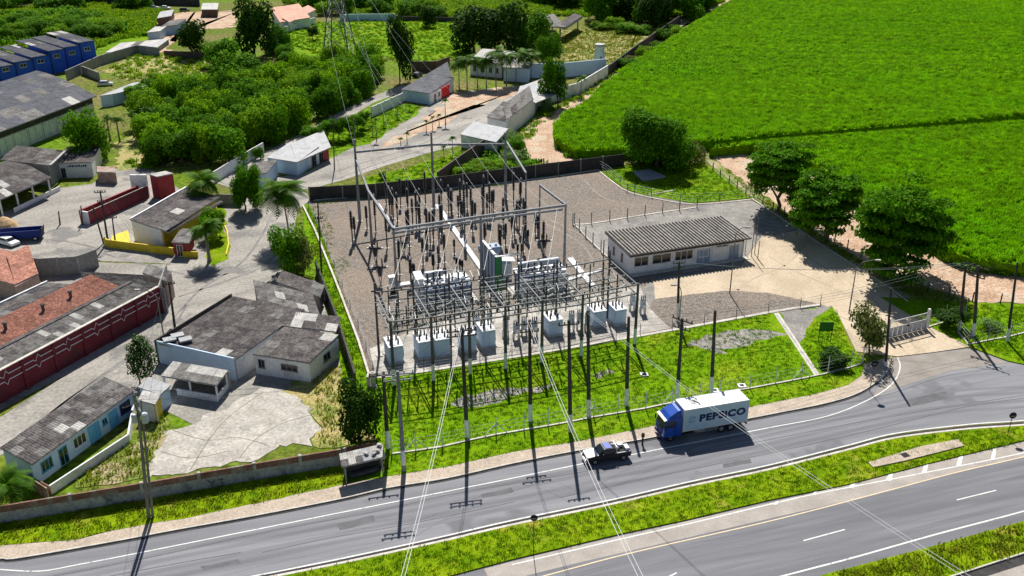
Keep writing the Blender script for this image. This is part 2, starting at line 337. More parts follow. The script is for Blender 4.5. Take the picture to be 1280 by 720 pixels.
for pts, wd, z, m in (([(0,712),(50,714),(97,706),(175,691),(320,662),(425,641),(500,626),(570,612),(640,598),(747,576),(787,569),(827,561),(960,535),(1035,520),(1085,500),(1115,480),(1125,460),(1122,447)], .16, .018, 'white'),
                      ([(a, b+.6) for a, b in ROAD_S], .2, .012, 'white'),
                      (HW_N, .15, .014, 'yellow'), (HW_S, .2, .014, 'white'),
                      ([(640,706),(780,673),(860,655),(960,631),(1022,617),(1135,595),(1280,566),(1400,536)], .17, .015, 'white')):
    strip('edge_line', pts, wd, z, m)
for a, b in (((1004,676),(1056,662)), ((1196,625),(1245,613)), ((832,723),(846,716))):
    strip('lane_dash', [a, b], .16, .014, 'white', n=1)
for a, b in (((90,742),(130,733)),((240,706),(300,692)),((420,668),(462,659)),((690,612),(694,611)),((809,584),(829,580)),((1100,523),(1125,518))):
    strip('faded_lane_dash', [a, b], .10, .010, 'tyre_mark', n=1)
for x0, x1, yt, yb in ((966,974,627,631),(1015,1023,613,619),(1061,1070,602,610),(1107,1117,590,601),(1152,1161,579,591),(1195,1204,570,583),(1238,1246,559,575)):
    tag(MB().prism([(p.x,p.y) for p in P((x0,yb),(x1-3,yb),(x1,yt),(x0+4,yt))], -.02, .02).build('median_bar_marking', MT['white']), kind='structure')
# long tar seams along the carriageway
for pts in ([(-20,736),(60,722),(200,694),(330,666),(480,638),(560,620),(700,594),(900,562),(1100,522),(1280,494)],
            [(330,690),(420,672),(520,654),(640,628)], [(700,622),(820,596),(960,568),(1100,535),(1210,508),(1280,498)],
            [(960,520),(1035,508),(1110,492),(1180,470),(1260,458)], [(0,750),(160,716),(300,690)],
            [(860,538),(960,517.5),(1010,509)], [(1130,446),(1180,452),(1240,462)]):
    jp = [(a + rnd.uniform(-3,3), b + rnd.uniform(-.8,.8)) for a, b in pts]
    strip('tar_seam', jp, rnd.uniform(.05,.09), .009, 'seam', n=5)
def lerpline(A, B, t): return [(a[0]*(1-t)+b[0]*t, a[1]*(1-t)+b[1]*t) for a, b in zip(A, B)]
fa = [(-40,716),(60,698),(200,671),(320,647),(430,624),(560,600),(700,572),(822,549),(960,520),(1080,495),(1180,472),(1300,466)]; fb = [(-40,800),(60,776),(200,742),(320,717),(430,695),(560,668),(700,637),(822,610),(960,578),(1080,549),(1180,532),(1300,522)]
for t in (.30,.42,.60,.74): strip('wheel_track', [(a, b + rnd.uniform(-.6,.6)) for a, b in lerpline(fa, fb, t)], .55, .004, 'track', n=5)
ha = [(560,752),(790,691),(960,652),(1085,620),(1190,592),(1400,541)]; hb_ = [(760,778),(979,720),(1067,697),(1170,668),(1280,639),(1400,605)]
for t in (.12,.30,.62,.82): strip('wheel_track', lerpline(ha, hb_, t), .6, .004, 'track', n=5)
for pts in ([(905,586),(940,578),(938,573),(903,580)],[(420,655),(468,645),(470,652),(425,663)],[(600,618),(640,610),(643,615),(604,623)],[(1130,500),(1180,489),(1190,497),(1140,508)],[(250,708),(300,699),(302,704),(254,713)]):
    slab('asphalt_repair', pts, .006, 'seam2')
for pts in ([(905,378),(940,350),(985,330),(1010,300)],[(1130,440),(1090,390),(1040,360),(990,338),(960,320)],[(1145,436),(1105,388),(1060,352),(1010,322),(985,300)],[(1130,436),(1060,400),(980,372),(900,360)]): strip('tyre_track', pts, .35, .086, 'beigetrack', n=5)
for pts in ([(215,540),(260,552),(300,548),(340,560)],[(240,590),(262,552),(285,520),(330,492)],[(300,574),(322,548),(350,530),(392,520)],[(205,566),(240,572),(290,566)]): strip('slab_crack', [(a+rnd.uniform(-3,3), b+rnd.uniform(-2,2)) for a, b in pts], .1, .066, 'crack', n=3)
for pts in ([(15,560),(80,505),(150,455),(212,410)],[(-10,570),(60,520),(130,468),(205,420),(235,380)],[(215,395),(250,360),(300,330),(330,290),(345,262)],[(225,372),(280,350),(330,330),(350,300),(362,262)],[(130,318),(200,335),(260,345),(320,330)],[(20,300),(80,300),(130,312)],[(400,222),(450,205),(520,180),(600,150)],[(410,226),(470,208),(540,182),(600,160)]): strip('tyre_track', [(a+rnd.uniform(-3,3), b+rnd.uniform(-2,2)) for a, b in pts], .4, .046, 'streettrack', n=5)
for pts in ([(470,262),(520,300),(560,345),(570,390)],[(478,262),(530,300),(570,345),(580,390)],[(560,236),(640,262),(720,300),(745,335)],[(570,234),(650,260),(730,296),(755,325)],[(730,225),(760,250),(820,258)]): strip('tyre_track', pts, .4, .056, 'graveltrack', n=5)
strip('gutter_channel', [(a, b+4) for a, b in ROAD_S[1:-1]], .5, .006, 'kerbdark', z0=-.02)
# median, verges, pavements
slab('median', [(a,b+7.5) for a, b in ROAD_S[1:]] + [(a, b) for a, b in MED_S[::-1]], .12, 'verge')
strip('kerb', [(a,b+7) for a, b in ROAD_S[1:]], .3, .14, 'kerb', z0=-.1)
slab('roadside_verge', VG_S + [(1400,660),(1280,691),(1185,722),(1050,765),(760,850)], .10, 'verge')
slab('dark_verge_strip', [(1185,723),(1280,693),(1400,655),(1400,680),(1280,706),(1224,724),(1100,765)], -.005, 'kerbdark')  # flat near-black strip between the verge and the service strip
slab('service_strip', [(1224,724),(1280,706),(1400,680),(1400,800),(1100,800)], .05, 'shoulder')
strip('verge_strip_lip', [(1160,730),(1185,722.5),(1280,692),(1400,655)], .15, .13, 'kerb', z0=-.1)
slab('sidewalk', GRASS_N + KERB_N[::-1], .11, 'sidewalk')
strip('kerb', KERB_N[:-1], .16, .13, 'kerb', z0=-.1)
strip('gutter_channel', [(a, b+1.8) for a, b in KERB_N[:-2]], .4, .007, 'kerbdark')
slab('grass_verge', [(-40,668),(0,655),(180,625),(320,601),(432,581),(434,605)] + GRASS_N[5::-1], .13, 'verge')
slab('front_lawn', [(425,470),(465,474),(497,471),(640,447),(677,442),(840,414),(960,392),(1040,384),(1050,400),(1062,430),(1078,452)] + GRASS_N[:5:-1] + [(487,588),(478,560),(470,549),(440,500)], .14, 'lawn')
# traffic island in the median
slab('traffic_island', [(1085,580),(1091,586),(1130,578),(1205,559),(1197,551),(1150,560)], .24, 'sidewalk')
slab('island_pit', [(1124,569.5),(1130,574.5),(1138,572.5),(1132,567.5)], .246, 'black')
# yards round the substation
slab('gravel_yard', [(380,258),(392,250),(640,227),(747,212),(766,228),(785,240),(815,247),(865,255),(937,249),(960,262),(1005,292),(963,293),(952,294),(940,320),(925,335),(820,347),(800,362),(812,385),(838,411),(677,442),(497,470),(465,471),(422,360),(395,290)], .05, 'gravel')
slab('grey_gravel_yard', [(718,280),(740,279),(872,259),(868,256),(937,250),(960,263),(1005,292),(963,293),(950,298),(925,334),(816,345),(760,324)], .062, 'gravel2')
slab('equipment_pad', [(462,436),(520,412),(560,396),(640,384),(700,372),(800,358),(812,385),(838,411),(677,441),(497,469),(468,468)], .075, 'pad')
slab('beige_forecourt', [(819,375),(817,352),(925,335),(952,296),(997,289),(1005,292),(1067,332),(1110,359),(1160,408),(1212,434),(1165,441),(1122,446),(1070,440),(1047,392),(1027,381),(960,367),(905,365),(850,371)], .08, 'beige')
slab('brown_gravel_bed', [(819,374.5),(850,370.5),(905,364.5),(960,366.5),(1027,381),(960,391),(840,413),(811,385)], .10, 'gravel')
slab('gravel_patch', [(975,391),(1040,384),(1022,396),(1008,410),(1000,432),(994,431)], .150, 'gravel2')
slab('kerb_gravel_patch', [(862,437),(880,420),(930,413),(962,414),(975,421),(940,431),(900,441)], .148, 'gravel2')
slab('bare_patch', [(560,506),(600,492),(640,486),(662,483),(690,484),(640,496),(590,510)], .148, 'gravel2')
slab('bare_patch', [(742,468),(760,463),(770,466),(752,471)], .148, 'gravel2')
for pts, wd, z in (([(392,251),(640,228),(747,212.5)], .35, .16), ([(747,212.5),(766,228),(785,240),(815,248),(868,256),(937,250),(941,249)], .3, .16),
                   ([(940,249),(1005,292),(1067,332),(1110,359),(1135,378)], .25, .17),
                   ([(465,472),(497,470.5),(640,448),(677,442),(840,414),(960,392),(1025,382)], .55, .22),
                   ([(718,281),(740,280),(800,270),(872,259.5)], .35, .16)):
    strip('kerb', pts, wd, z, 'kerb', z0=-.1, n=3)
tag(MB().prism([(p.x,p.y) for p in P((967,393),(973,392),(1024,469),(1018,471))], 0, .19).build('concrete_drain_cover', MT['kerb']), kind='structure')
tag(MB().prism([(p.x,p.y) for p in P((969,395),(972,394.5),(1022,469),(1020,470))], .1, .194).build('drain_groove', MT['plaster']), kind='structure')
slab('corner_lawn', [(749,213),(800,205),(880,204),(905,222),(937,248),(868,254),(815,246),(786,238),(768,227)], .10, 'lawn')
slab('concrete_plinth', [(791,217),(812,214),(832,223),(804,228)], .5, 'roofwhite')
strip('lawn_edging', [(811,244),(845,238)], .3, .17, 'kerb', n=1)
slab('right_lawn', [(1160,408),(1100,372),(1215,379),(1400,385),(1400,490),(1280,456),(1260,452),(1212,434)], .13, 'lawn')
slab('tree_verge', [(880,200),(893,200),(945,240),(1010,284),(1100,340),(1215,377),(1185,392),(1150,385),(1110,357),(1067,330),(1005,290),(941,248)], .07, 'weeds')
slab('dirt_track', [(890,196),(925,192),(960,196),(1000,205),(1160,318),(1215,340),(1400,356),(1400,384),(1215,378),(1100,342),(1012,286),(946,240)], .06, 'dirt')
slab('field_track', [(640,182),(652,165),(668,150),(700,135),(735,112),(790,70),(840,32),(905,-4),(935,-25),(945,-20),(915,8),(870,44),(800,92),(752,122),(730,146),(700,160),(698,186),(720,202),(690,206),(670,205),(655,195)], .05, 'dirt')
slab('yard_base', [(380,258),(747,213),(785,241),(868,255),(937,249),(1110,359),(1122,446),(1047,392),(960,391),(840,413),(466,471)], .03, 'gravel2')
slab('yard_paving_base', [(-60,322),(214,331),(213,398),(-60,545)], .022, 'paving')
# western streets and yards
slab('street', [(-60,620),(-60,545),(0,522),(100,458),(207,392),(214,345),(214,330),(120,326),(-60,322),(-60,215),(0,268),(75,235),(115,230),(140,212),(170,205),(195,215),(240,248),(270,262),(300,250),(330,238),(380,236),(388,250),(372,262),(365,300),(352,345),(400,352),(412,395),(425,440),(430,490),(380,520),(260,540),(190,505),(130,480),(60,540),(0,570)], .03, 'paving')
slab('upper_road', [(300,240),(345,222),(385,215),(410,200),(440,185),(470,168),(520,140),(560,118),(600,112),(640,108),(690,104),(705,112),(668,135),(640,150),(600,170),(575,182),(540,190),(480,208),(430,225),(390,236),(340,240)], .04, 'paving')
slab('side_road', [(262,226),(320,196),(385,163),(420,142),(465,121),(505,106),(511,112),(466,129),(432,150),(395,172),(340,200),(290,236)], .05, 'paving')
slab('dirt_forecourt', [(548,135),(560,119),(600,112),(655,109),(640,120),(600,132),(575,142),(552,158),(520,170),(470,190),(478,180),(520,158)], .055, 'dirt')
slab('palm_lawn', [(382,170),(400,155),(432,150),(466,147),(508,129),(526,133),(515,148),(495,158),(470,176),(440,186),(410,190),(400,182)], .07, 'lawn')
slab('island_lawn', [(455,223),(500,212),(540,200),(580,188),(600,192),(575,212),(548,222),(480,236),(455,238)], .07, 'lawn')
slab('shrub_bank', [(392,246),(455,236),(548,221),(575,212),(606,188),(640,170),(655,180),(670,200),(700,212),(640,222)], .045, 'weeds')
slab('meadow', [(345,48),(380,30),(430,26),(580,27),(600,52),(586,70),(520,78),(480,70),(420,80),(350,75)], .06, 'lawn')
slab('far_meadow', [(430,8),(560,-10),(900,-25),(905,2),(860,22),(700,20),(580,22),(430,20)], .05, 'weeds')
slab('rough_field', [(-60,40),(0,12),(110,4),(200,14),(190,45),(170,60),(120,62),(100,44),(0,62)], .05, 'lawn')
slab('dry_yard', [(700,38),(760,36),(815,36),(790,60),(762,80),(705,76),(706,60)], .06, 'dry')
slab('dry_patch', [(130,90),(170,68),(260,68),(262,90),(210,103),(160,100)], .06, 'dry')
slab('dry_path', [(142,208),(150,175),(180,165),(205,180),(188,206),(160,212)], .06, 'dry')
slab('earth_yard', [(200,18),(260,14),(300,14),(290,34),(225,40),(208,64),(190,68),(195,40)], .06, 'dirt')
slab('broken_yard', [(182,600),(205,540),(232,531),(265,524),(300,497),(345,486),(385,498),(396,530),(394,556),(340,570),(262,585)], .06, 'slab')
slab('weedy_strip', [(95,613),(112,590),(160,556),(205,520),(215,532),(200,560),(182,598),(140,606)], .055, 'weeds')
slab('weedy_corner', [(345,488),(390,470),(425,455),(440,480),(462,530),(474,549),(420,560),(394,556),(398,530),(384,500)], .065, 'dry')
slab('garden_strip', [(380,256),(388,256),(400,285),(452,440),(462,474),(430,478),(422,440),(400,350),(380,290)], .075, 'lawn')
slab('pavement_lawn', [(260,325),(258,295),(278,280),(288,310),(282,325),(268,332)], .06, 'verge')
slab('garden', [(238,262),(268,258),(282,262),(284,280),(265,290),(250,285)], .065, 'verge')
slab('yellow_forecourt', [(138,303),(140,295),(160,288),(163,304)], .06, 'yellowp')

# scattered blades, leaves and stalks
def tuft(name, m, n, h, spread, wd, seed, droop=.5):
    rr = random.Random(seed); mb = MB()
    for i in range(n):
        a = rr.uniform(0, 6.283); r = rr.uniform(0, spread); b = Vector((r*math.cos(a), r*math.sin(a), 0))
        a2 = rr.uniform(0, 6.283); d = Vector((math.cos(a2), math.sin(a2), 0)); t = Vector((-d.y, d.x, 0))*wd/2
        hh = h*rr.uniform(.6, 1.1); m1 = b + d*droop*h*.3 + Vector((0,0,hh*.7)); e = b + d*droop*h + Vector((0,0,hh*rr.uniform(.6,1)))
        mb.face([b-t, b+t, m1+t*.9, m1-t*.9]); mb.face([m1-t*.9, m1+t*.9, e])
    o = bpy.data.objects.new(name, mb.mesh(name, MT[m])); return o
def scatter(name, pts, z, proto, dens, smin, smax, seed=0, raw=False, tris=None):
    """instances a tuft over a patch of ground: nobody could count them"""
    v = pts if raw else P(*pts)
    mb = MB(); k = len(v); a = sum(v[i][0]*v[(i+1)%k][1] - v[(i+1)%k][0]*v[i][1] for i in range(k))
    if a < 0: v = v[::-1]
    mb.face([(p[0], p[1], z) for p in v]); o = mb.build(name, proto.data.materials[0]); tag(o, kind='stuff')
    ng = bpy.data.node_groups.new('scatter_' + name, 'GeometryNodeTree'); N = ng.nodes; L = ng.links
    ng.interface.new_socket('Geometry', in_out='INPUT', socket_type='NodeSocketGeometry'); ng.interface.new_socket('Geometry', in_out='OUTPUT', socket_type='NodeSocketGeometry')
    gi = N.new('NodeGroupInput'); go = N.new('NodeGroupOutput')
    dp = N.new('GeometryNodeDistributePointsOnFaces'); dp.inputs['Density'].default_value = dens; dp.inputs['Seed'].default_value = seed
    ip = N.new('GeometryNodeInstanceOnPoints'); oi = N.new('GeometryNodeObjectInfo'); oi.inputs['Object'].default_value = proto
    rv = N.new('FunctionNodeRandomValue'); rv.data_type = 'FLOAT_VECTOR'; rv.inputs[0].default_value = (-.12,-.12,0); rv.inputs[1].default_value = (.12,.12,6.283)
    rs = N.new('FunctionNodeRandomValue'); rs.data_type = 'FLOAT'; rs.inputs[2].default_value = smin; rs.inputs[3].default_value = smax
    L.new(gi.outputs[0], dp.inputs['Mesh']); L.new(dp.outputs['Points'], ip.inputs['Points']); L.new(oi.outputs['Geometry'], ip.inputs['Instance'])
    L.new(rv.outputs[0], ip.inputs['Rotation']); L.new(rs.outputs[1], ip.inputs['Scale']); L.new(ip.outputs[0], go.inputs[0])
    md = o.modifiers.new('scatter', 'NODES'); md.node_group = ng
    return o
T_grass = tuft('grass_tuft', 'grassblade', 9, .16, .28, .05, 1, .6)
T_dry = tuft('dry_tuft', 'dryblade', 9, .2, .3, .05, 2, .6)
T_weed = tuft('weed_tuft', 'weedblade', 18, .9, .9, .22, 3, .7)
T_bush = tuft('bush_tuft', 'leafmid', 26, 1.3, 1.3, .3, 4, .6)
T_corn = tuft('corn_tuft', 'corn', 12, 1.25, .55, .15, 5, .55)
T_corn2 = tuft('far_corn_tuft', 'corn', 14, 1.4, 1.0, .26, 6, .55)
lawnpts = [(425,472),(465,476),(497,473),(640,450),(677,444),(840,416),(960,394),(962,410),(985,430),(1020,474),(940,492),(840,512),(640,548),(487,586),(478,560),(440,500)]
scatter('lawn_grass', lawnpts, .14, T_grass, 5, .7, 1.5, 1)
scatter('lawn_grass', [(1003,432),(1012,410),(1045,388),(1060,430),(1076,450),(1065,475),(1030,485),(1024,468)], .14, T_grass, 6, .8, 1.6, 2)
scatter('lawn_weeds', [(600,496),(680,480),(760,462),(850,440),(870,452),(760,486),(640,520),(520,540),(500,520)], .14, T_weed, .12, .15, .4, 12)
scatter('verge_grass', GRASS_N[7:15] + [(1020,480),(840,516),(640,552),(490,588)], .13, T_grass, 6, .7, 1.4, 3)
scatter('verge_grass', [(-40,668),(0,655),(180,627),(320,603),(432,583),(432,603)] + [(a,b-1) for a, b in GRASS_N[5::-1]], .13, T_dry, 6, .7, 1.6, 4)
scatter('median_grass', [(a,b+9.5) for a, b in ROAD_S[2:]] + [(a,b-1) for a, b in MED_S[::-1]], .12, T_grass, 6, .7, 1.5, 5)
scatter('roadside_grass', [(a,b+3) for a, b in VG_S[1:]] + [(1400,655),(1280,688),(1185,720),(1100,740)], .10, T_dry, 7, .9, 2.0, 6)
scatter('corner_grass', [(752,214),(800,206),(880,206),(905,224),(935,247),(868,253),(815,245),(786,237)], .10, T_grass, 5, .8, 1.8, 7)
scatter('right_grass', [(1164,407),(1215,382),(1400,388),(1400,480),(1280,454),(1212,432)], .13, T_grass, 5, .8, 1.8, 8)
scatter('gravel_weeds', [(384,260),(400,258),(420,290),(412,320),(404,300),(394,285)], .05, T_dry, 1.6, .8, 1.8, 41)
scatter('gravel_weeds', [(412,328),(432,322),(440,335),(424,344)], .05, T_grass, 2.2, .8, 1.8, 42)
scatter('gravel_weeds', [(392,253),(640,230),(640,233),(392,257)], .05, T_grass, 2.0, .8, 1.8, 43)
scatter('garden_grass', [(382,260),(390,262),(400,285),(452,440),(461,472),(432,476),(422,440),(400,350)], .075, T_grass, 5, .8, 2.2, 9)
scatter('yard_weeds', [(95,612),(112,590),(160,557),(205,522),(212,532),(196,560),(180,596)], .055, T_dry, 4, .8, 2.2, 10)
scatter('yard_weeds', [(388,474),(425,457),(438,480),(460,530),(470,549),(422,558),(398,554),(402,530)], .065, T_dry, 3, .8, 2.2, 11)
scatter('track_weeds', [(893,200),(945,240),(1010,284),(1100,340),(1215,377),(1185,388),(1110,355),(1005,289),(943,247)], .07, T_dry, 3, .8, 2.4, 13)
scatter('meadow_grass', [(345,48),(380,30),(430,26),(580,27),(600,52),(586,70),(520,78),(420,80)], .06, T_weed, .5, .25, .8, 14)
scatter('far_bushes', [(430,8),(560,-10),(900,-25),(905,2),(860,22),(700,20),(580,22),(430,20)], .05, T_weed, .5, 1.0, 2.2, 15)
scatter('field_bushes', [(-60,40),(0,12),(110,4),(200,14),(190,45),(150,50),(120,62),(0,62)], .05, T_weed, .55, .6, 1.9, 16)
scatter('field_shrubs', [(-60,45),(0,20),(90,14),(150,30),(165,48),(120,40),(0,64)], .05, T_bush, .10, 1.0, 2.4, 17)
scatter('dry_yard_grass', [(700,38),(760,36),(815,36),(790,60),(762,80),(705,76)], .06, T_dry, 1.5, 1, 3, 18)
scatter('dry_patch_grass', [(130,90),(170,68),(260,68),(262,90),(210,103),(160,100)], .06, T_weed, .35, .3, 1.2, 19)
scatter('palm_lawn_grass', [(384,170),(402,156),(434,151),(466,148),(508,130),(524,134),(513,148),(470,175),(410,189)], .07, T_grass, 3, 1, 2.2, 20)
scatter('island_grass', [(457,224),(500,213),(580,189),(598,192),(573,211),(480,235)], .07, T_grass, 3, 1, 2.2, 21)
scatter('bank_shrubs', [(575,214),(608,190),(640,172),(652,182),(662,200),(690,208),(640,219),(590,224)], .045, T_bush, .45, .5, 1.2, 22)
scatter('bank_weeds', [(455,238),(548,224),(575,214),(640,200),(700,211),(640,221)], .045, T_weed, .5, .4, 1.1, 23)
scatter('track_edge_weeds', [(640,180),(652,163),(668,148),(700,131),(735,110),(790,68),(800,72),(740,116),(705,138),(672,158),(660,178)], .05, T_weed, .5, .3, 1.1, 24)
scatter('field_foot_weeds', [(1165,322),(1215,342),(1400,358),(1400,350),(1215,334),(1170,318)], .06, T_bush, .6, .4, 1.0, 25)
scatter('hedge_foot_weeds', [(150,205),(185,185),(200,196),(190,214)], .06, T_weed, .6, .3, 1.0, 26)

# ---- corn field: an understorey that light does not pass, and stalk tops above it
def cornfield(pts, near, seed):
    v = P(*pts); zb = 2.0
    tag(MB().prism([(p.x,p.y) for p in v], -.3, zb).build('corn_understorey', MT['cornbase']), kind='stuff')
    scatter('corn', pts, zb-.1, T_corn if near else T_corn2, 3.6 if near else 1.5, .5, 1.0, seed)
cornfield([(886,197),(1000,186),(1280,163),(1420,151),(1420,352),(1280,347),(1213,338),(1176,326),(1130,294),(1060,245),(1012,212),(960,195),(925,191)], True, 31)
cornfield([(693,184),(691,167),(705,152),(735,136),(750,117),(770,103),(962,104),(1280,110),(1420,112),(1420,141),(1280,154),(1000,177),(868,189),(800,198),(720,200)], True, 32)
cornfield([(771,102),(790,87),(826,64),(848,50),(958,59),(1280,78),(1420,86),(1420,110.8),(1280,108.8),(962,102.8)], False, 33)
cornfield([(849,49),(857,42),(876,31),(1280,39),(1420,42),(1420,84.4),(1280,76.6),(958,57.8)], False, 34)
cornfield([(877,30),(890,22),(922,2),(960,-30),(1000,-60),(1500,-60),(1500,41),(1280,37.8)], False, 35)
scatter('field_edge_weeds', [(692,186),(720,203),(800,200),(868,191),(868,188),(800,195),(722,197),(697,182)], .05, T_bush, .5, .4, .9, 36)

# ================================================================== BUILDINGS
SHEETS = {}
def lay_roof(parent, O, U, V, nu, nv, pick, ribs=6, amp=.05, name='roof_sheet', thick=.12, deck='plaster', rib_along='V'):
    """a roof plane of real sheets: O front-left corner, U along the eaves, V up the slope"""
    W = Vector((0,0,1)); N = U.cross(V).normalized()
    if N.z < 0: N = -N
    MB().obox(O - W*thick - N*.01, U, V, W*thick).build('roof_deck', MT[deck], parent)
    u, v = U/nu, V/nv
    for i in range(nu):
        for j in range(nv):
            mname = pick(i, j); key = (tuple(round(c,3) for c in u), tuple(round(c,3) for c in v), mname, ribs)
            if key not in SHEETS:
                m = MB(); k = ribs*2; a = u if rib_along == 'V' else v; b = v*1.02 if rib_along == 'V' else u*1.02
                for q in range(k):
                    p0 = a*(q/k)*.992 + N*(.03 + amp*(q % 2)); p1 = a*((q+1)/k)*.992 + N*(.03 + amp*((q+1) % 2))
                    m.face([p0, p1, p1+b, p0+b]) if rib_along == 'V' else m.face([p1, p0, p0+b, p1+b])
                # closing lip at the lower edge gives the sheet its thickness
                for q in range(k):
                    p0 = a*(q/k)*.992 + N*(.03 + amp*(q % 2)); p1 = a*((q+1)/k)*.992 + N*(.03 + amp*((q+1) % 2))
                    m.face([p0 - N*.03, p1 - N*.03, p1, p0])
                SHEETS[key] = m.mesh(name, MT[mname])
            o = obj(name, SHEETS[key], parent, O + u*i + v*j - parent.location + N*(rnd.uniform(0,.025) + .012*((i+j) % 2)))
def wall(parent, a, b, h0, h1, m, t=.18, z0=-.2, name='wall', inner=None):
    """upright wall from a to b on the ground, heights h0 at a and h1 at b"""
    a = Vector((a[0],a[1],0)); b = Vector((b[0],b[1],0)); d = (b-a).normalized(); n = Vector((-d.y, d.x, 0))*t
    if inner is not None and (inner-a).dot(n) < 0: n = -n
    mb = MB(); c = [a, b, b+n, a+n]; hs = [h0, h1, h1, h0]
    lo = [(p.x,p.y,z0) for p in c]; hi = [(p.x,p.y,h) for p, h in zip(c, hs)]
    mb.face(lo[::-1]); mb.face(hi)
    for i in range(4):
        j = (i+1) % 4; mb.face([lo[i], lo[j], hi[j], hi[i]])
    return mb.build(name, MT[m], parent)
def opening(parent, a, b, t0, t1, z0, z1, kind='window', frame='wpaint', fill='glass', bars=1, out=None, hbar=True, label=None):
    """window or door on the wall line a-b, out = a point outside"""
    a = Vector((a[0],a[1],0)); b = Vector((b[0],b[1],0)); L = (b-a).length; d = (b-a)/L; n = Vector((d.y, -d.x, 0))
    if out is not None and (out-a).dot(n) < 0: n = -n
    p = a + d*(t0*L); wd = (t1-t0)*L; W = Vector((0,0,1)); q = .07; mb = MB()
    B0 = p + W*z0
    for O, U, H in ((B0, d*q, z1-z0), (B0 + d*(wd-q), d*q, z1-z0)): mb.obox(O, U, n*.07, W*H)
    mb.obox(B0 + d*q, d*(wd-2*q), n*.068, W*q); mb.obox(B0 + d*q + W*(z1-z0-q), d*(wd-2*q), n*.068, W*q)
    for k in range(1, bars+1): mb.obox(B0 + d*(wd*k/(bars+1)-q/2) + W*q, d*q, n*.06, W*(z1-z0-2*q))
    f = mb.build(kind + ('_frame' if kind == 'door' else ''), MT[frame], parent, label=label)
    if kind == 'door':
        MB().obox(B0 + d*q + W*.02, d*(wd-2*q), n*.04, W*(z1-z0-q-.02)).build('door_leaf', MT[fill], parent)
        mb2 = MB().obox(B0 + d*(wd*.8) + W*1.0, d*.08, n*.09, W*.12); mb2.build('door_handle', MT['chrome'], parent)
    else:
        pn = MB().obox(B0 + d*q + W*q, d*(wd-2*q), n*.03, W*(z1-z0-2*q)); o = bpy.data.objects.new('pane', pn.mesh('pane', MT[fill], parent.location)); COL.objects.link(o); o.parent = f
        sl = MB().obox(B0 - W*.08 - d*.05, d*(wd+.1), n*.14, W*.078); o = bpy.data.objects.new('sill', sl.mesh('sill', MT[frame], parent.location)); COL.objects.link(o); o.parent = f
    return f
class House: pass
def building(name, label, FL, FR, BL, zf, zb, wm='wpaint_worn', ov=(.3,.3,.3,.3), nu=4, nv=3, pick=None, ribs=6, amp=.05, cat='building', walls=True, group=None, thick=.12, wall_mats=None, th=None, **kw):
    """FL, FR, BL: where three roof corners are seen; zf, zb: eaves height in front and behind; ov: overhang front, right, back, left"""
    h = House(); O = G(*FL, zf); U = G(*FR, zf) - O; V = G(*BL, zb) - O; h.O, h.U, h.V = O, U, V
    loc = Vector((O + U*.5 + V*.5)); loc.z = 0
    h.t = th or thing(name, label, cat, loc, group); T = h.t
    lay_roof(T, O, U, V, nu, nv, pick or (lambda i, j: 'roofgrey'), ribs, amp, thick=thick, **kw)
    ul, vl = U.length, V.length
    f, r, b, l = ov[0]/vl, ov[1]/ul, ov[2]/vl, ov[3]/ul
    def at(s, t): p = O + U*s + V*t; return p
    A, B, C, D = at(l, f), at(1-r, f), at(1-r, 1-b), at(l, 1-b); h.A, h.B, h.C, h.D = A, B, C, D
    h.c = (A + C)/2; h.outF = A - V; h.outR = B + U; h.outL = A - U
    if walls:
        wmx = wall_mats or [wm]*4; e = thick + .02
        for k, (p, q) in enumerate(((A,B),(B,C),(C,D),(D,A))): wall(T, p, q, p.z-e, q.z-e, wmx[k], inner=h.c, t=.18 + .002*k)
    return h
def mixpick(seed, *opts):
    rr = random.Random(seed); tab = {}
    names = [n for n, k in opts]; ws = [k for n, k in opts]
    def f(i, j):
        if (i, j) not in tab: tab[(i, j)] = rr.choices(names, ws)[0]
        return tab[(i, j)]
    return f

# -- house with patched grey roof beside the substation
h = building('patched_roof_house', 'low white house with patched dark sheet roof beside the substation wall', (198,430), (294,450), (291,371), 3.0, 3.5, nu=7, nv=8, pick=mixpick(1, ('roofdark',14),('roofgrey',1.2),('rooflight',.4)), ov=(.2,.1,.3,.2))
hT = h.t
h2 = building('', '', (316,443), (387,454), (355,409), 3.0, 3.25, nu=4, nv=4, pick=mixpick(2, ('roofdark',9),('roofgrey',1),('rooflight',.4)), th=hT, ov=(.2,.2,.2,.05))
building('', '', (348,407), (420,415), (356,389), 3.3, 3.5, nu=5, nv=2, pick=mixpick(5, ('roofdark',6),('rooflight',1.6)), th=hT, walls=False)
wall(hT, h2.B, G(425,447), 2.8, 2.9, 'wpaint_worn', name='side_wall', inner=h2.c)
opening(hT, h2.A, h2.B, .48, .78, 1.3, 2.2, out=h2.outF, frame='greywall', bars=2)
opening(hT, h2.A, h2.B, .06, .18, 1.1, 2.3, out=h2.outF, frame='greywall')
opening(hT, h2.B, G(425,447), .45, .68, 1.2, 2.3, out=h2.outR, frame='greywall')
opening(hT, h.A, h.B, .86, .93, 1.1, 2.3, out=h.outF, frame='greywall')
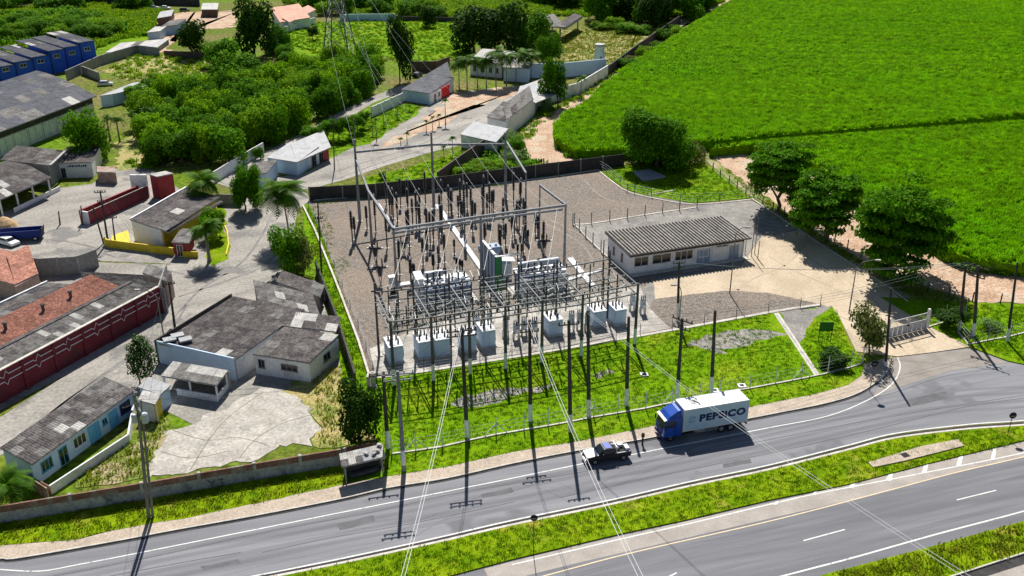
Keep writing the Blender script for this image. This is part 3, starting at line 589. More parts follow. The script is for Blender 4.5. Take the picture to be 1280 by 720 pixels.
# white parapet along the front of the roof
a, b = G(195,429,3.0), G(292,451,3.0); wall(hT, a, b, 3.35, 3.35, 'ltblue', name='parapet', z0=0)
wall(hT, G(194,429,3.1), G(290,369,3.5), 3.5, 3.75, 'darkwall', name='parapet', z0=0, t=.14)
for (x, y, z) in ((212,425,3.35),(222,420,3.4),(232,425,3.4)):
    p = G(x, y, z); MB().box((p.x,p.y,z), (1.6,1.2,.22), .5).build('roof_patch', MT['roofwhite'], hT)
h3 = building('tin_roof_annex', 'light grey loose sheet roof annex behind the patched house', (322,374), (400,394), (316,350), 2.7, 3.0, nu=6, nv=3, pick=mixpick(3, ('roofgrey',5),('rooflight',1),('roofdark',1)), wm='greywall')
h3b = building('tin_roof_shed', 'small dull tin shed between patched house and garden strip', (345,352), (400,372), (352,338), 2.4, 2.5, nu=4, nv=2, pick=mixpick(4, ('roofdark',4),('roofgrey',2)), wm='greywall')
h4 = building('open_porch', 'white open porch with grey sheet roof in front of the patched house', (201,470), (271,482), (216,452), 2.4, 2.7, nu=6, nv=2, pick=mixpick(6, ('roofgrey',3),('rooflight',2)), walls=False)
PT = h4.t
for s, t in ((.03,.05),(.5,.05),(.97,.05),(.97,.95),(.03,.95)):
    p = h4.O + h4.U*s + h4.V*t; MB().box((p.x,p.y,0), (.2,.2,p.z-.13)).build('post', MT['wpaint_worn'], PT)
p, q = h4.O + h4.U*.25, h4.O + h4.U*.97; wall(PT, p, q, .9, .9, 'wpaint_worn', name='low_wall')
wall(PT, q, q + h4.V*.95, .9, .9, 'wpaint_worn', name='low_wall')
p = h4.O + h4.V; wall(PT, p, p + h4.U, 2.5, 2.5, 'greywall', name='back_wall')
h5 = building('flat_annex', 'pair of pale flat canopies between small tree and blue-white house', (172,484), (200,494), (186,472), 2.5, 2.6, nu=2, nv=2, pick=lambda i,j: 'roofwhite', wm='ltblue', ov=(.2,.2,.2,.2), amp=.02)
h6 = building('yard_kiosk', 'small cream kiosk with flat roof at the end of the blue-white house', (172,500), (194,506), (179,488), 2.6, 2.6, nu=2, nv=2, pick=lambda i,j: 'rooflight', wm='wpaint_worn', wall_mats=['wpaint_worn','yellowp','wpaint_worn','wpaint_worn'], ov=(.05,.05,.05,.05), amp=.02)

# -- blue and white house by the roadside wall
h = building('blue_white_house', 'long blue and white house with patched grey roof behind the roadside wall', (40,581), (169,488), (0,560), 3.0, 3.3, nu=12, nv=4, pick=mixpick(7, ('roofdark',5),('roofgrey',4),('rooflight',.9)), wm='ltblue', ov=(.45,.2,.2,.15), ribs=4)
bt = h.t
opening(bt, h.A, h.B, .07, .17, .9, 2.2, out=h.outF, frame='cyan', bars=2)
opening(bt, h.A, h.B, .23, .31, .05, 2.2, kind='door', out=h.outF, frame='cyan', fill='glass')
opening(bt, h.A, h.B, .37, .49, .9, 2.2, out=h.outF, frame='wpaint', bars=2)
opening(bt, h.A, h.B, .52, .63, .05, 2.25, kind='door', out=h.outF, frame='cyan', fill='cyan', bars=2)
opening(bt, h.A, h.B, .66, .71, 1.2, 2.0, out=h.outF, frame='cyan')
opening(bt, h.A, h.B, .73, .82, .05, 2.2, kind='door', out=h.outF, frame='cyan', fill='cyan')
opening(bt, h.A, h.B, .85, .96, .9, 2.2, out=h.outF, frame='blue2', bars=1)
p, q = G(65,618), G(163,553); wall(bt, p, q, 1.1, 1.1, 'wpaint_worn', name='verandah_wall', t=.2)
wall(bt, q, h.B, 1.1, 1.1, 'wpaint_worn', name='verandah_wall', t=.2)
wall(bt, p, h.A, 1.1, 1.1, 'rust', name='side_gate', t=.08)

# -- long maroon warehouse
h = thing('maroon_warehouse', 'long maroon fronted warehouse with grey and clay roofs along the street', 'warehouse', G(60,450)); wt = h
A, B = G(-60,545), G(207,387)
def tp(x): return 496.5 - (x+60)*.5195
FLx, FRx = (-60,497), (199,362)
zt = 4.0
a, b = G(-60,497,zt), G(199,362,3.7)
dd = (b-a); n_ = Vector((-dd.y, dd.x, 0)).normalized()
base0, base1 = Vector((a.x,a.y,0)), Vector((b.x,b.y,0))
NB = 7
for k in range(NB):
    p, q = base0.lerp(base1, k/NB), base0.lerp(base1, (k+1)/NB - .0008)
    wall(wt, p, q, 4.15, 4.15, 'maroon', name='facade_bay', t=.25, inner=p+n_)
for k in range(NB+1):
    p = base0.lerp(base1, min(k/NB,.998)); MB().box((p.x - n_.x*.06, p.y - n_.y*.06, -.2), (.35,.25,4.2), math.atan2(dd.y,dd.x)).build('pilaster', MT['maroon'], wt)
du = Vector((dd.x,dd.y,0)); Lw = du.length; du.normalize()
for zc, nm in ((3.35,'white_trim_line'), (2.55,'white_trim_line')):
    pts = []
    for k in range(NB):
        s0 = k*Lw/NB
        c = s0 + Lw/NB*.5
        for ds, dz in ((-Lw/NB*.5,0),(-.75,0),(-.45,-.30),(0,.5),(.35,.0),(Lw/NB*.5-.01,0)) if zc > 3 else ((-Lw/NB*.5,0),(-.45,0),(-.1,-.55),(.3,.05),(.7,.0),(Lw/NB*.5-.01,0)):
            pts.append((c+ds, zc+dz))
    m = MB()
    for (s0,z0),(s1,z1) in zip(pts, pts[1:]):
        p, q = base0 + du*s0 - n_*.06, base0 + du*s1 - n_*.06; m.obox((p.x,p.y,z0-.07), (q.x-p.x,q.y-p.y,z1-z0), -n_*.04, (0,0,.10))
    m.build(nm, MT['wpaint'], wt)
wall(wt, base1, G(213,360), 4.1, 4.1, 'greywall', name='end_wall', t=.2)
MB().obox(Vector((base0.x,base0.y,4.151)) - n_*.1, du*Lw, n_*.45, (0,0,.1)).build('coping', MT['kerb'], wt)
# roofs: front grey, clay, rear dark
O = Vector((base0.x,base0.y,3.7)) + n_*.4
g1 = G(193,338,4.3); 
def off(px, z): v = G(px[0],px[1],z) - base0; return v.dot(n_)
w1, w2, w3 = off((0,437),4.2), off((0,402),4.9), off((0,384),4.4)
lay_roof(wt, O, du*Lw*.985, n_*(w1-.6) + Vector((0,0,.5)), 36, 2, mixpick(9, ('roofgrey',8),('rooflight',.5),('roofdark',.6)), 4)
MB().obox(O + n_*(w1-.6) + Vector((0,0,.35)), du*Lw*.985, n_*.7, (0,0,.35)).build('gutter', MT['roofdark'], wt)
lay_roof(wt, O + n_*(w1+.15) + Vector((0,0,.45)), du*Lw*.93, n_*(w2-w1) + Vector((0,0,.9)), 22, 3, lambda i,j: 'tile', 8, .06, name='tile_panel')
lay_roof(wt, O + n_*(w2+.2) + Vector((0,0,1.3)), du*Lw*.82, n_*(w3-w2) - Vector((0,0,.6)), 20, 2, mixpick(10, ('roofdark',6),('roofgrey',2)), 4)
MB().obox(O + n_*(w3+.2) + Vector((0,0,.4)), du*Lw*.82, n_*.25, (0,0,.6)).build('rear_parapet', MT['wpaint_worn'], wt)
wall(wt, base0 + n_*w3 + du*Lw*.8, base1, 3.7, 3.7, 'greywall', name='end_wall', t=.2)
wall(wt, base0 + n_*(w3+.4), base0 + n_*(w3+.4) + du*Lw*.82, 3.6, 3.6, 'greywall', name='rear_wall', t=.2)
for s in (.30,.42,.6,.74):
    p = base0 + n_*(w1+ (w2-w1)*.6) + du*Lw*s; MB().rings((p.x,p.y,4.6), [(.22,0),(.22,.9),(.34,.92),(.34,1.05),(.1,1.15)], 8).build('roof_vent', MT['roofdark'], wt)
h = building('rear_store', 'flat dark roofed store at the far end of the maroon warehouse', (178,344), (206,361), (101,340), 3.9, 4.0, nu=5, nv=7, pick=mixpick(11, ('roofgrey',2),('roofdark',6)), wm='greywall', ov=(.05,.05,.05,.05))
h = building('rear_store_wing', 'grey roofed wing with bright end wall beside the street junction', (178,341), (207,352), (186,330), 3.9, 4.0, nu=3, nv=3, pick=mixpick(12, ('roofgrey',5),('roofdark',2)), wm='pinkwall', ov=(.05,.05,.05,.05))
# clay roofed house at left edge
h = building('clay_roof_house', 'small clay roofed house with pinkish walls at the left edge', (-25,345), (19,356), (-15,308), 3.0, 3.6, nu=5, nv=5, pick=lambda i,j: 'tile', wm='pinkwall', ribs=8, ov=(.3,.3,.3,.3))
p = h.t; O2 = G(19,356,3.0); U2 = G(48,342,3.0) - O2; V2 = G(8,319,3.9) - O2
lay_roof(p, O2, U2, V2, 3, 5, lambda i,j: 'tile', 8); wall(p, G(19,358,2.9), G(48,343,2.9), 2.85, 2.85, 'pinkwall', inner=h.c)
wall(p, G(48,343,2.9), G(40,322,2.9), 2.85, 2.85, 'pinkwall', inner=h.c)

# -- control house of the substation
h = building('control_house', 'white control house with ribbed grey roof inside the substation', (787,320), (940,298), (756,291), 3.6, 4.1, nu=6, nv=1, pick=lambda i,j: 'roofdark', ribs=6, amp=.02, ov=(.7,.9,.3,.5), wm='wpaint', thick=.10, deck='darkwall')
ch = h.t
NR = 36; rv = h.V*1.03; ru = h.U/NR; rn = h.U.cross(h.V).normalized(); rn = rn if rn.z > 0 else -rn
rm_ = MB(); q_ = ru*.62
rm_.face([Vector((0,0,0)), q_*.18 + rn*.24, q_*.18 + rn*.24 + rv, rv]); rm_.face([q_*.18 + rn*.24, q_*.82 + rn*.24, q_*.82 + rn*.24 + rv, q_*.18 + rn*.24 + rv]); rm_.face([q_*.82 + rn*.24, q_, q_ + rv, q_*.82 + rn*.24 + rv])
rm_.face([q_, q_*.82 + rn*.24, q_*.18 + rn*.24, Vector((0,0,0))]); rm_.face([rv, rv + q_*.18 + rn*.24, rv + q_*.82 + rn*.24, rv + q_])
rm_ = rm_.mesh('roof_rib', MT['roofrib'])
for i in range(NR): obj('roof_rib', rm_, ch, h.O + ru*(i+.19) + rn*.055 - ch.location - rv*.015)
A, B, C, D = h.A, h.B, h.C, h.D
MB().obox(Vector((A.x,A.y,3.0)) - (B-A).normalized()*.1 + Vector((0,-.08,0)), (B-A)*1.0, (D-A).normalized()*.1, (0,0,.28)).build('fascia', MT['darkwall'], ch)
for t0, t1, bars in ((.035,.155,1),(.19,.35,1),(.385,.54,2)):
    opening(ch, A, B, t0, t1, 1.25, 2.85, out=h.outF, frame='wpaint_worn', bars=bars)
opening(ch, A, B, .575, .70, .1, 2.7, kind='door', out=h.outF, frame='wpaint', fill='tankblue')
opening(ch, A, B, .595, .68, 1.3, 2.5, out=h.outF + Vector((0,-5,0)), frame='wpaint', bars=1)
opening(ch, A, B, .745, .85, 2.55, 2.95, out=h.outF, frame='wpaint')
opening(ch, A, B, .865, .955, .1, 2.5, kind='door', out=h.outF, frame='kerb', fill='tankblue')
for t in (.16,.37,.56,.72,.86,.995): 
    q = A.lerp(B, t); MB().box((q.x, q.y-.06, -.1), (.16,.2,3.05)).build('pilaster', MT['wpaint'], ch)
opening(ch, D, A, .25, .33, 1.2, 2.6, out=h.outL, frame='greywall', bars=0)
opening(ch, D, A, .62, .70, 1.2, 2.6, out=h.outL, frame='greywall', bars=0)
o = MB().prism([(p.x,p.y) for p in (A - h.V.normalized()*1.1, B - h.V.normalized()*1.1 + h.U.normalized()*.9, B + h.U.normalized()*.9, A)], 0, .16).build('plinth', MT['kerb'], ch)

# -- buildings of the western yard
h = building('grey_roof_office', 'white office with dark sloping roof behind the yellow wall', (163,275), (207,289), (233,235), 3.9, 3.4, nu=4, nv=8, pick=mixpick(13, ('roofdark',8),('rooflight',.3),('roofgrey',1)), wm='wpaint', wall_mats=['wpaint','yellowp','wpaint','wpaint'], ov=(.1,1.2,.2,.1))
building('', '', (207,289.5), (211,291), (275,251), 3.4, 3.2, nu=1, nv=6, pick=lambda i,j:'roofdark', th=h.t, walls=False)
O = G(163,275,3.9); MB().obox(O + Vector((-.15,0,.0)), h.V, (.3,.0,0), (0,0,.3)).build('parapet', MT['wpaint'], h.t)
# yellow boundary wall and red gate kiosk
def lowwall(name, label, cat, pts, hgt, m, t=.2, seg=4.0, part='wall_panel', cap=None, post=None, group=None, base=None):
    P_ = P(*pts); T = thing(name, label, cat, P_[0], group)
    for i in range(len(P_)-1):
        a, b = P_[i], P_[i+1]; L = (b-a).length; k = max(1, round(L/seg)); d = (b-a)/L; n = Vector((-d.y,d.x,0))
        for j in range(k):
            p = a + d*(L*j/k + (.02 if post else .004)); q = a + d*(L*(j+1)/k - (.02 if post else .004)); dz = rnd.uniform(-.03,.03)
            if base:
                MB().obox(Vector((p.x,p.y,-.2)) - n*t/2, q-p, n*t, (0,0,hgt*base[0]+.2)).build('lower_wall_panel', MT[base[1]], T)
                MB().obox(Vector((p.x,p.y,hgt*base[0])) - n*t*.42, q-p, n*t*.84, (0,0,hgt*(1-base[0])+dz)).build(part, MT[m], T)
            else: MB().obox(Vector((p.x,p.y,-.2)) - n*t/2, q-p, n*t, (0,0,hgt+.2+dz)).build(part, MT[m], T)
            if post: MB().box((p.x,p.y,-.2), (t*1.5,t*1.5,hgt+.32), math.atan2(d.y,d.x)).build('post', MT[post], T)
        if cap: MB().obox(Vector((a.x,a.y,hgt+.035)) - n*(t/2+.04), b-a, n*(t+.08), (0,0,.07)).build('coping', MT[cap], T)
    return T


lowwall('yellow_wall', 'low yellow street wall in front of the white office', 'wall', [(131,306),(136,309),(218,319.5)], 1.3, 'yellowp', cap='yellowp')
lowwall('yellow_wall', 'short yellow wall piece right of the red gate kiosk', 'wall', [(229,321.5),(248,322)], 1.1, 'yellowp')
lowwall('yellow_kerb_wall', 'low yellow garden wall curving beside the palm and office', 'wall', [(283,320),(286,307),(284,290),(274,268),(268,256)], .35, 'yellowp')
h = building('gate_kiosk', 'red gate kiosk with flat grey roof on the yellow wall', (214,303), (236,304), (226,286), 2.7, 2.8, nu=2, nv=2, pick=lambda i,j: 'roofgrey', wm='red', ov=(.5,.8,.6,.1), amp=.02)
opening(h.t, h.A, h.B, .25, .75, .05, 2.1, kind='door', out=h.outF, frame='wpaint', fill='glass')
# red wall complex
rw = thing('red_wall', 'long dark red yard wall with bright end face', 'wall', G(110,280))
a, b = G(103,280), G(176,248)
for k in range(6):
    p, q = a.lerp(b, k/6), a.lerp(b, (k+1)/6 - .002); wall(rw, p, q, 2.6, 2.6, 'red', name='wall_panel', t=.3)
q0 = G(113,281); q1 = G(187,247)
for k in range(6):
    p, q = q0.lerp(q1, k/6), q0.lerp(q1, (k+1)/6 - .002); wall(rw, p, q, 2.4, 2.4, 'maroon', name='wall_panel', t=.25)
    MB().obox(Vector((p.x,p.y,2.41)), q-p, (0,.32,0), (0,0,.1)).build('coping', MT['kerb'], rw)
wall(rw, a, q0, 2.5, 2.4, 'wpaint', name='end_wall', t=.25)
h = building('red_gatehouse', 'square dark red gatehouse with flat roof at the end of the red wall', (196,221), (217,217), (186,218), 4.6, 4.6, nu=2, nv=2, pick=lambda i,j:'rooflight', wm='red', ov=(.1,.1,.1,.1), amp=.02)
MB().box((h.c.x-4.6,h.c.y+.2,0), (3.2,.4,4.4)).build('side_panel', MT['wpaint_worn'], h.t)
# open shed and white building left
h = building('open_shed', 'broad open sided shed with dark sheet roof in the west yard', (0,250), (64,222), (-45,222), 3.6, 4.4, nu=8, nv=4, pick=mixpick(15, ('roofdark',8),('roofgrey',1),('rooflight',.3)), walls=False)
for s in (.02,.33,.64,.97):
    p = h.O + h.U*s + h.V*.06; MB().box((p.x,p.y,0), (.25,.25,p.z-.13)).build('post', MT['wpaint_worn'], h.t)
wall(h.t, G(19,266), G(76,238), .9, .9, 'wpaint', name='porch_wall')
wall(h.t, h.O + h.V*.55, h.O + h.V*.55 + h.U, 3.3, 3.3, 'darkwall', name='back_wall')
h = building('upper_shed', 'upper brownish roof shed behind the open sided shed', (0,200), (61,207), (20,182), 4.4, 4.9, nu=7, nv=3, pick=mixpick(16, ('roofdark',6),('roofgrey',2)), wm='greywall')
MB().obox(G(61,207,4.5), G(82,187,4.9)-G(61,207,4.5), (.5,.2,0), (0,0,.15)).build('roof_edge', MT['rooflight'], h.t)
h = building('white_workshop', 'white workshop with dark roof behind the open shed', (71,204), (114,203), (84,184), 3.2, 3.6, nu=5, nv=3, pick=mixpick(17, ('roofdark',6),('roofgrey',1)), wm='wpaint', ov=(.05,.05,.2,.1))
opening(h.t, h.A, h.B, .06, .2, .05, 2.1, kind='door', out=h.outF, frame='greywall', fill='black')
for k in range(9):
    q = h.A.lerp(h.B, .28 + k*.065); MB().obox((q.x,q.y-.05,2.3 + (k%2)*.05), (.32,0,0), (0,.03,0), (0,0,.28 + .08*(k%3))).build('painted_letter', MT['navy'], h.t)
h = building('rusty_container', 'rusty white container beside the white workshop', (121,215), (144,216), (121,208), 2.4, 2.4, nu=2, nv=1, pick=lambda i,j:'rust', wm='rust', ov=(.02,.02,.02,.02), amp=.03)
# large warehouse top left
h = thing('arched_warehouse', 'large warehouse with low arched dark roof and white doors at the left edge', 'warehouse', G(40,170)); wt = h
O = G(-45,182,5.6); FRp = G(121,120,5.6); U = FRp - O; V = G(47,92,6.6) - FRp; Vh = Vector((V.x,V.y,0))
seg = 6
for k in range(seg):
    t0, t1 = k/seg, (k+1)/seg; z = lambda t: math.sin(math.pi*t*.62)*1.9
    lay_roof(wt, O + Vh*t0 + Vector((0,0,z(t0))), U, Vh*(t1-t0) + Vector((0,0,z(t1)-z(t0))), 14, 1, mixpick(20+k, ('roofbluish',7),('roofgrey',2),('rooflight',.35)), 5)
un = Vector((U.x,U.y,0)).normalized(); vn = Vh.normalized(); A = Vector((O.x,O.y,0)) + vn*1.0; B = A + Vector((U.x,U.y,0)) - un*1.2
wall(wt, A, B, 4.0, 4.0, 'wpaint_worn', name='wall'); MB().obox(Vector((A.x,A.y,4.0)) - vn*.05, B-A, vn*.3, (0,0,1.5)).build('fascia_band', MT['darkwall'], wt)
wall(wt, B, B + Vh*.95, 5.4, 6.9, 'wpaint_worn', name='end_wall')
for k in range(9):
    opening(wt, A, B, k/9+.006, (k+1)/9-.006, .05, 3.9, kind='door', out=A - vn*5, frame='greywall', fill='wpaint_worn')
h = building('white_lean_to', 'long narrow white lean-to beyond the arched warehouse', (124,120), (139,118), (165,104), 3.0, 3.2, nu=1, nv=4, pick=lambda i,j:'roofwhite', wm='ltblue', ov=(.1,.1,.1,.1), amp=.02)
building('','', (139,118), (176,110), (147,114), 3.0, 3.1, nu=3, nv=1, pick=lambda i,j:'roofwhite', th=h.t, wm='ltblue', amp=.02, ov=(.05,.05,.05,.05))
# blue row
bt = thing('blue_row_building', 'stepped row of bright blue units with grey roofs', 'building', G(60,95))
bays = [(-25,0,352,395+20),(0,22,334,400),(22,44,309,385),(44,66,284,378),(66,85,252,365),(85,104,234,352),(104,123,210,332)]
for i, (x0, x1, t4, b4) in enumerate(bays):
    yb = 103.5 - (x0)*.172; yb1 = 103.5 - x1*.172; ht = Hh((x0+x1)/2, (yb+yb1)/2, t4/4*.98+1.0)
    a, b = G(x0, yb), G(x1, yb1); dv = Vector((-(b-a).y,(b-a).x,0)).normalized(); dv = (dv*.8 + Vector((-.28,.0,0)))
    c = (a+b)/2 + dv*7
    wall(bt, a, b, ht, ht, 'blue', name='wall', inner=c, t=.3); wall(bt, b, b+dv*16, ht, ht, 'blue', name='side_wall', inner=c)
    wall(bt, a + (b-a).normalized()*.05 - dv*.1, a + (b-a).normalized()*.4 - dv*.1, ht-.2, ht-.2, 'blue2', name='pilaster', t=.14)
    opening(bt, a, b, .28, .66, ht*.66, ht*.66+1.1, out=a - dv*5, frame='wpaint', bars=1)
    MB().obox((a.x,a.y,ht+.01) if False else Vector((a.x,a.y,ht+.01)) - dv*.2, b-a, dv*.5, (0,0,.15)).build('coping', MT['roofbluish'], bt)
    lay_roof(bt, Vector((a.x,a.y,ht+.1)), b-a, dv*14 + Vector((0,0,1.6)), 3, 4, mixpick(40+i, ('roofbluish',7),('rooflight',.5),('roofgrey',1)), 4)
# far houses
h = building('blue_white_cottage', 'small cottage with pale roof beyond the blue row', (183,41), (200,39), (193,34), 3.0, 3.2, nu=2, nv=2, pick=lambda i,j:'rooflight', wm='ltblue')
building('','', (200,34), (222,31), (212,26), 3.2, 3.4, nu=3, nv=2, pick=lambda i,j:'roofgrey', th=h.t, wm='ltblue')
building('white_roof_hut', 'white roofed hut behind the small cottage', (196,23), (214,20), (200,15), 3.0, 3.1, nu=2, nv=2, pick=lambda i,j:'roofwhite', wm='brownwall')
building('rubble_store', 'low whitish sheet shelter between the blue row and the dark wall', (131,66), (196,60), (150,54), 1.6, 1.8, nu=6, nv=2, pick=mixpick(50,('rooflight',3),('roofwhite',2),('roofgrey',1)), wm='greywall')
h = building('pink_roof_house', 'far house with faded pink tiled roof among big trees', (350,28), (388,22), (338,10), 3.6, 4.6, nu=6, nv=3, pick=lambda i,j:'tilepink', wm='wpaint_worn', ribs=5)
building('','', (362,28), (395,12), (352,22), 3.6, 4.4, nu=4, nv=2, pick=lambda i,j:'tilepink', th=h.t, wm='wpaint_worn', ribs=5)
h = building('concrete_shelter', 'flat dark roofed open shelter on posts in the dry yard', (681,33), (707,34), (669,17), 5.0, 5.0, nu=3, nv=3, pick=lambda i,j:'roofgrey', walls=False, thick=.3, ribs=3)
building('','', (707,34), (728,20), (697,30), 5.0, 5.0, nu=3, nv=3, pick=lambda i,j:'roofdark', th=h.t, walls=False, thick=.9, ribs=3)
for x, y in ((690,48),(700,48),(722,36),(676,40)):
    p = G(x,y); MB().box((p.x,p.y,0),(.5,.5,4.7)).build('post', MT['greywall'], h.t)
building('brown_block', 'small brown block building under far trees at top', (251,12), (272,12), (253,4), 3.0, 3.0, nu=3, nv=2, pick=lambda i,j:'rooflight', wm='brownwall')
h = building('red_door_house', 'white house with grey hipped roof and bright red gable by the driveway', (501,112), (537,117), (533,93), 3.0, 3.6, nu=4, nv=4, pick=lambda i,j:'roofbluish', wm='wpaint', wall_mats=['ltblue','wpaint','wpaint','wpaint'], ov=(.2,.1,.2,.2), ribs=4)  # bluish shade of the white front wall is put into its paint
building('','', (537,117), (566,98), (532,94), 3.0, 3.7, nu=4, nv=3, pick=lambda i,j:'roofbluish', th=h.t, wm='wpaint', ribs=4, ov=(.3,.3,.2,.2))
a, b = G(552,124), G(562,118.5); wall(h.t, a, b, 2.9, 2.9, 'red2', name='red_panel', t=.2)
a, b = G(541,129), G(552,124); wall(h.t, a, b, 2.7, 2.7, 'wpaint', name='wall', t=.2); opening(h.t, a, b, .15, .4, .05, 2.2, kind='door', out=a+Vector((0,-9,0)), fill='black'); opening(h.t, a, b, .6, .85, 1, 2.2, out=a+Vector((0,-9,0)), frame='wpaint')
lowwall('white_panel_wall', 'white panelled boundary wall leading to the red gabled house', 'wall', [(465,146.5),(504,128)], 2.6, 'wpaint', seg=3.2, post='wpaint_worn')
h = building('white_roof_house', 'white roofed garage building with dark open bays by the upper road', (333,197), (371,203), (362,178), 3.0, 3.4, nu=4, nv=4, pick=lambda i,j:'roofwhite', wm='ltblue', ov=(.3,.2,.2,.1), amp=.02)
O = G(371,203,3.0); lay_roof(h.t, O, G(414,184,3.0)-O, G(363,180,3.5)-O, 5, 3, lambda i,j:'roofwhite', 4, .02)
a, b = G(374,216.5), G(412,199)
for k, m in enumerate(('ltblue','wpaint','ltblue','wpaint','red')): wall(h.t, a.lerp(b,k/5), a.lerp(b,(k+1)/5-.01), 2.7, 2.7, m, name='bay_panel', inner=h.c)
for t0 in (.03,.42,.66): opening(h.t, a, b, t0, t0+.14, .05, 2.3, kind='door', out=a+Vector((5,-9,0)), frame='greywall', fill='black')
h = building('small_white_house', 'small white gabled house partly behind the tall coconut palm', (303,221), (334,216), (318,204), 3.0, 3.4, nu=3, nv=3, pick=lambda i,j:'roofgrey', wm='ltblue')
opening(h.t, h.A, h.B, .3, .42, 1.2, 2.2, out=h.outF, frame='wpaint')
opening(h.t, h.A, h.B, .6, .72, 1.2, 2.2, out=h.outF, frame='wpaint')
lowwall('white_side_wall', 'plain whitish wall between side road and palm street', 'wall', [(268,229),(300,209),(330,191)], 2.4, 'wpaint_worn', seg=3.4)
lowwall('grey_side_wall', 'grey wall piece behind the round street tree', 'wall', [(270,256),(302,257)], 2.2, 'greywall', seg=3.5)
h = building('flat_white_annex', 'flat white annex building beside the driveway palms', (575,168), (620,178), (592,152), 3.0, 3.1, nu=4, nv=3, pick=lambda i,j:'roofwhite', wm='wpaint_worn', amp=.02, ov=(.2,.2,.2,.2))
opening(h.t, h.B, h.C, .15,.85,1.4,2.3, out=h.outR, frame='greywall', bars=4)
h = building('grey_gable_store', 'grey roofed white store behind the flat white annex', (608,146), (633,152), (629,127), 3.8, 4.4, nu=3, nv=4, pick=mixpick(60,('roofgrey',5),('roofdark',2)), wm='wpaint_worn', ov=(.3,.1,.2,.2))
building('','', (633,150), (667,124), (629,131), 4.4, 5.0, nu=5, nv=2, pick=mixpick(61,('roofgrey',5),('roofdark',2)), th=h.t, wm='wpaint_worn', ov=(.05,.2,.2,.1))
opening(h.t, h.B, h.C, .4, .6, .05, 2.4, kind='door', out=h.outR, frame='greywall', fill='greywall')
h = building('pale_hall', 'wide pale roofed hall between grey store and track wall', (640,134), (669,128), (650,108), 3.6, 4.0, nu=4, nv=4, pick=lambda i,j:'roofwhite', wm='wpaint_worn', amp=.02)
building('','', (669,129), (696,118), (652,108), 3.6, 4.0, nu=4, nv=4, pick=lambda i,j:'rooflight', th=h.t, wm='wpaint_worn', amp=.02, walls=False)
h = building('villa', 'white two winged villa behind the row of driveway palms', (586,76), (628,80), (603,61), 4.2, 5.0, nu=4, nv=3, pick=lambda i,j:'rooflight', wm='wpaint')
building('','', (628,84), (662,86), (634,70), 4.0, 4.6, nu=4, nv=2, pick=lambda i,j:'rooflight', th=h.t, wm='ltblue')
for t in (.1,.35,.6,.8): opening(h.t, h.A, h.B, t, t+.1, 1.3, 2.8, out=h.outF, frame='greywall')
lowwall('white_compound_wall', 'tall white compound wall at the corner of the dry yard', 'wall', [(640,98),(705,96.5),(757,91)], 4.2, 'ltblue', t=.3, seg=6)
lowwall('white_track_wall', 'white wall running beside the field track', 'wall', [(668,134),(722,119),(759,96)], 3.4, 'wpaint_worn', t=.3, seg=6)
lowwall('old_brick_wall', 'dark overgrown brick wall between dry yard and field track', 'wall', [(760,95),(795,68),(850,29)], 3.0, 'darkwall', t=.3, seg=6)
wtk = thing('water_tower', 'squat tapering white water tower on the compound wall', 'water tower', G(749,84))
p = G(749,82); MB().rings((p.x,p.y,0), [(2.0,0),(1.35,5.6),(1.5,5.62),(1.5,5.9)], 14).build('shaft', MT['wpaint_worn'], wtk); MB().rings((p.x,p.y,5.9), [(1.6,0),(1.6,.7),(.3,1.0)], 14).build('tank_lid', MT['rooflight'], wtk)
MB().box((p.x+.3,p.y-1.5,1.5),(.5,.5,1.6)).build('hatch', MT['greywall'], wtk)
lowwall('long_dark_wall', 'long dark wall at the edge of the blue row yard', 'wall', [(104,93),(125,101)], 2.5, 'greywall', t=.3, seg=5)
lowwall('dark_yard_wall', 'dark grey wall climbing from arched warehouse to the blue row', 'wall', [(84,101),(128,81),(172,68),(200,71)], 3.0, 'greywall', t=.3, seg=6)
lowwall('brown_earth_wall', 'brown wall below the big round dark tree', 'wall', [(206,72),(262,74)], 2.2, 'brownwall', t=.3, seg=6)
lowwall('far_dark_wall', 'long low dark wall along the top left skyline', 'wall', [(60,2),(150,5),(250,8)], 3.2, 'darkwall', t=.3, seg=8)
lowwall('whitish_far_wall', 'faded bluish white wall behind the meadow', 'wall', [(425,27),(455,26),(495,26)], 2.6, 'ltblue', t=.3, seg=8)
lowwall('meadow_edge_wall', 'dark wall behind the meadow right half', 'wall', [(495,26),(575,28)], 1.8, 'darkwall', t=.3, seg=8)
lowwall('brown_meadow_wall', 'brown wall at the near edge of the meadow behind the red gabled house', 'wall', [(516,90),(545,90),(562,84)], 3.2, 'brownwall', t=.3, seg=4, post='brownwall')
lowwall('faded_white_wall', 'faded white wall below the pink roofed house', 'wall', [(356,42),(394,30)], 2.4, 'wpaint_worn', t=.3, seg=5)
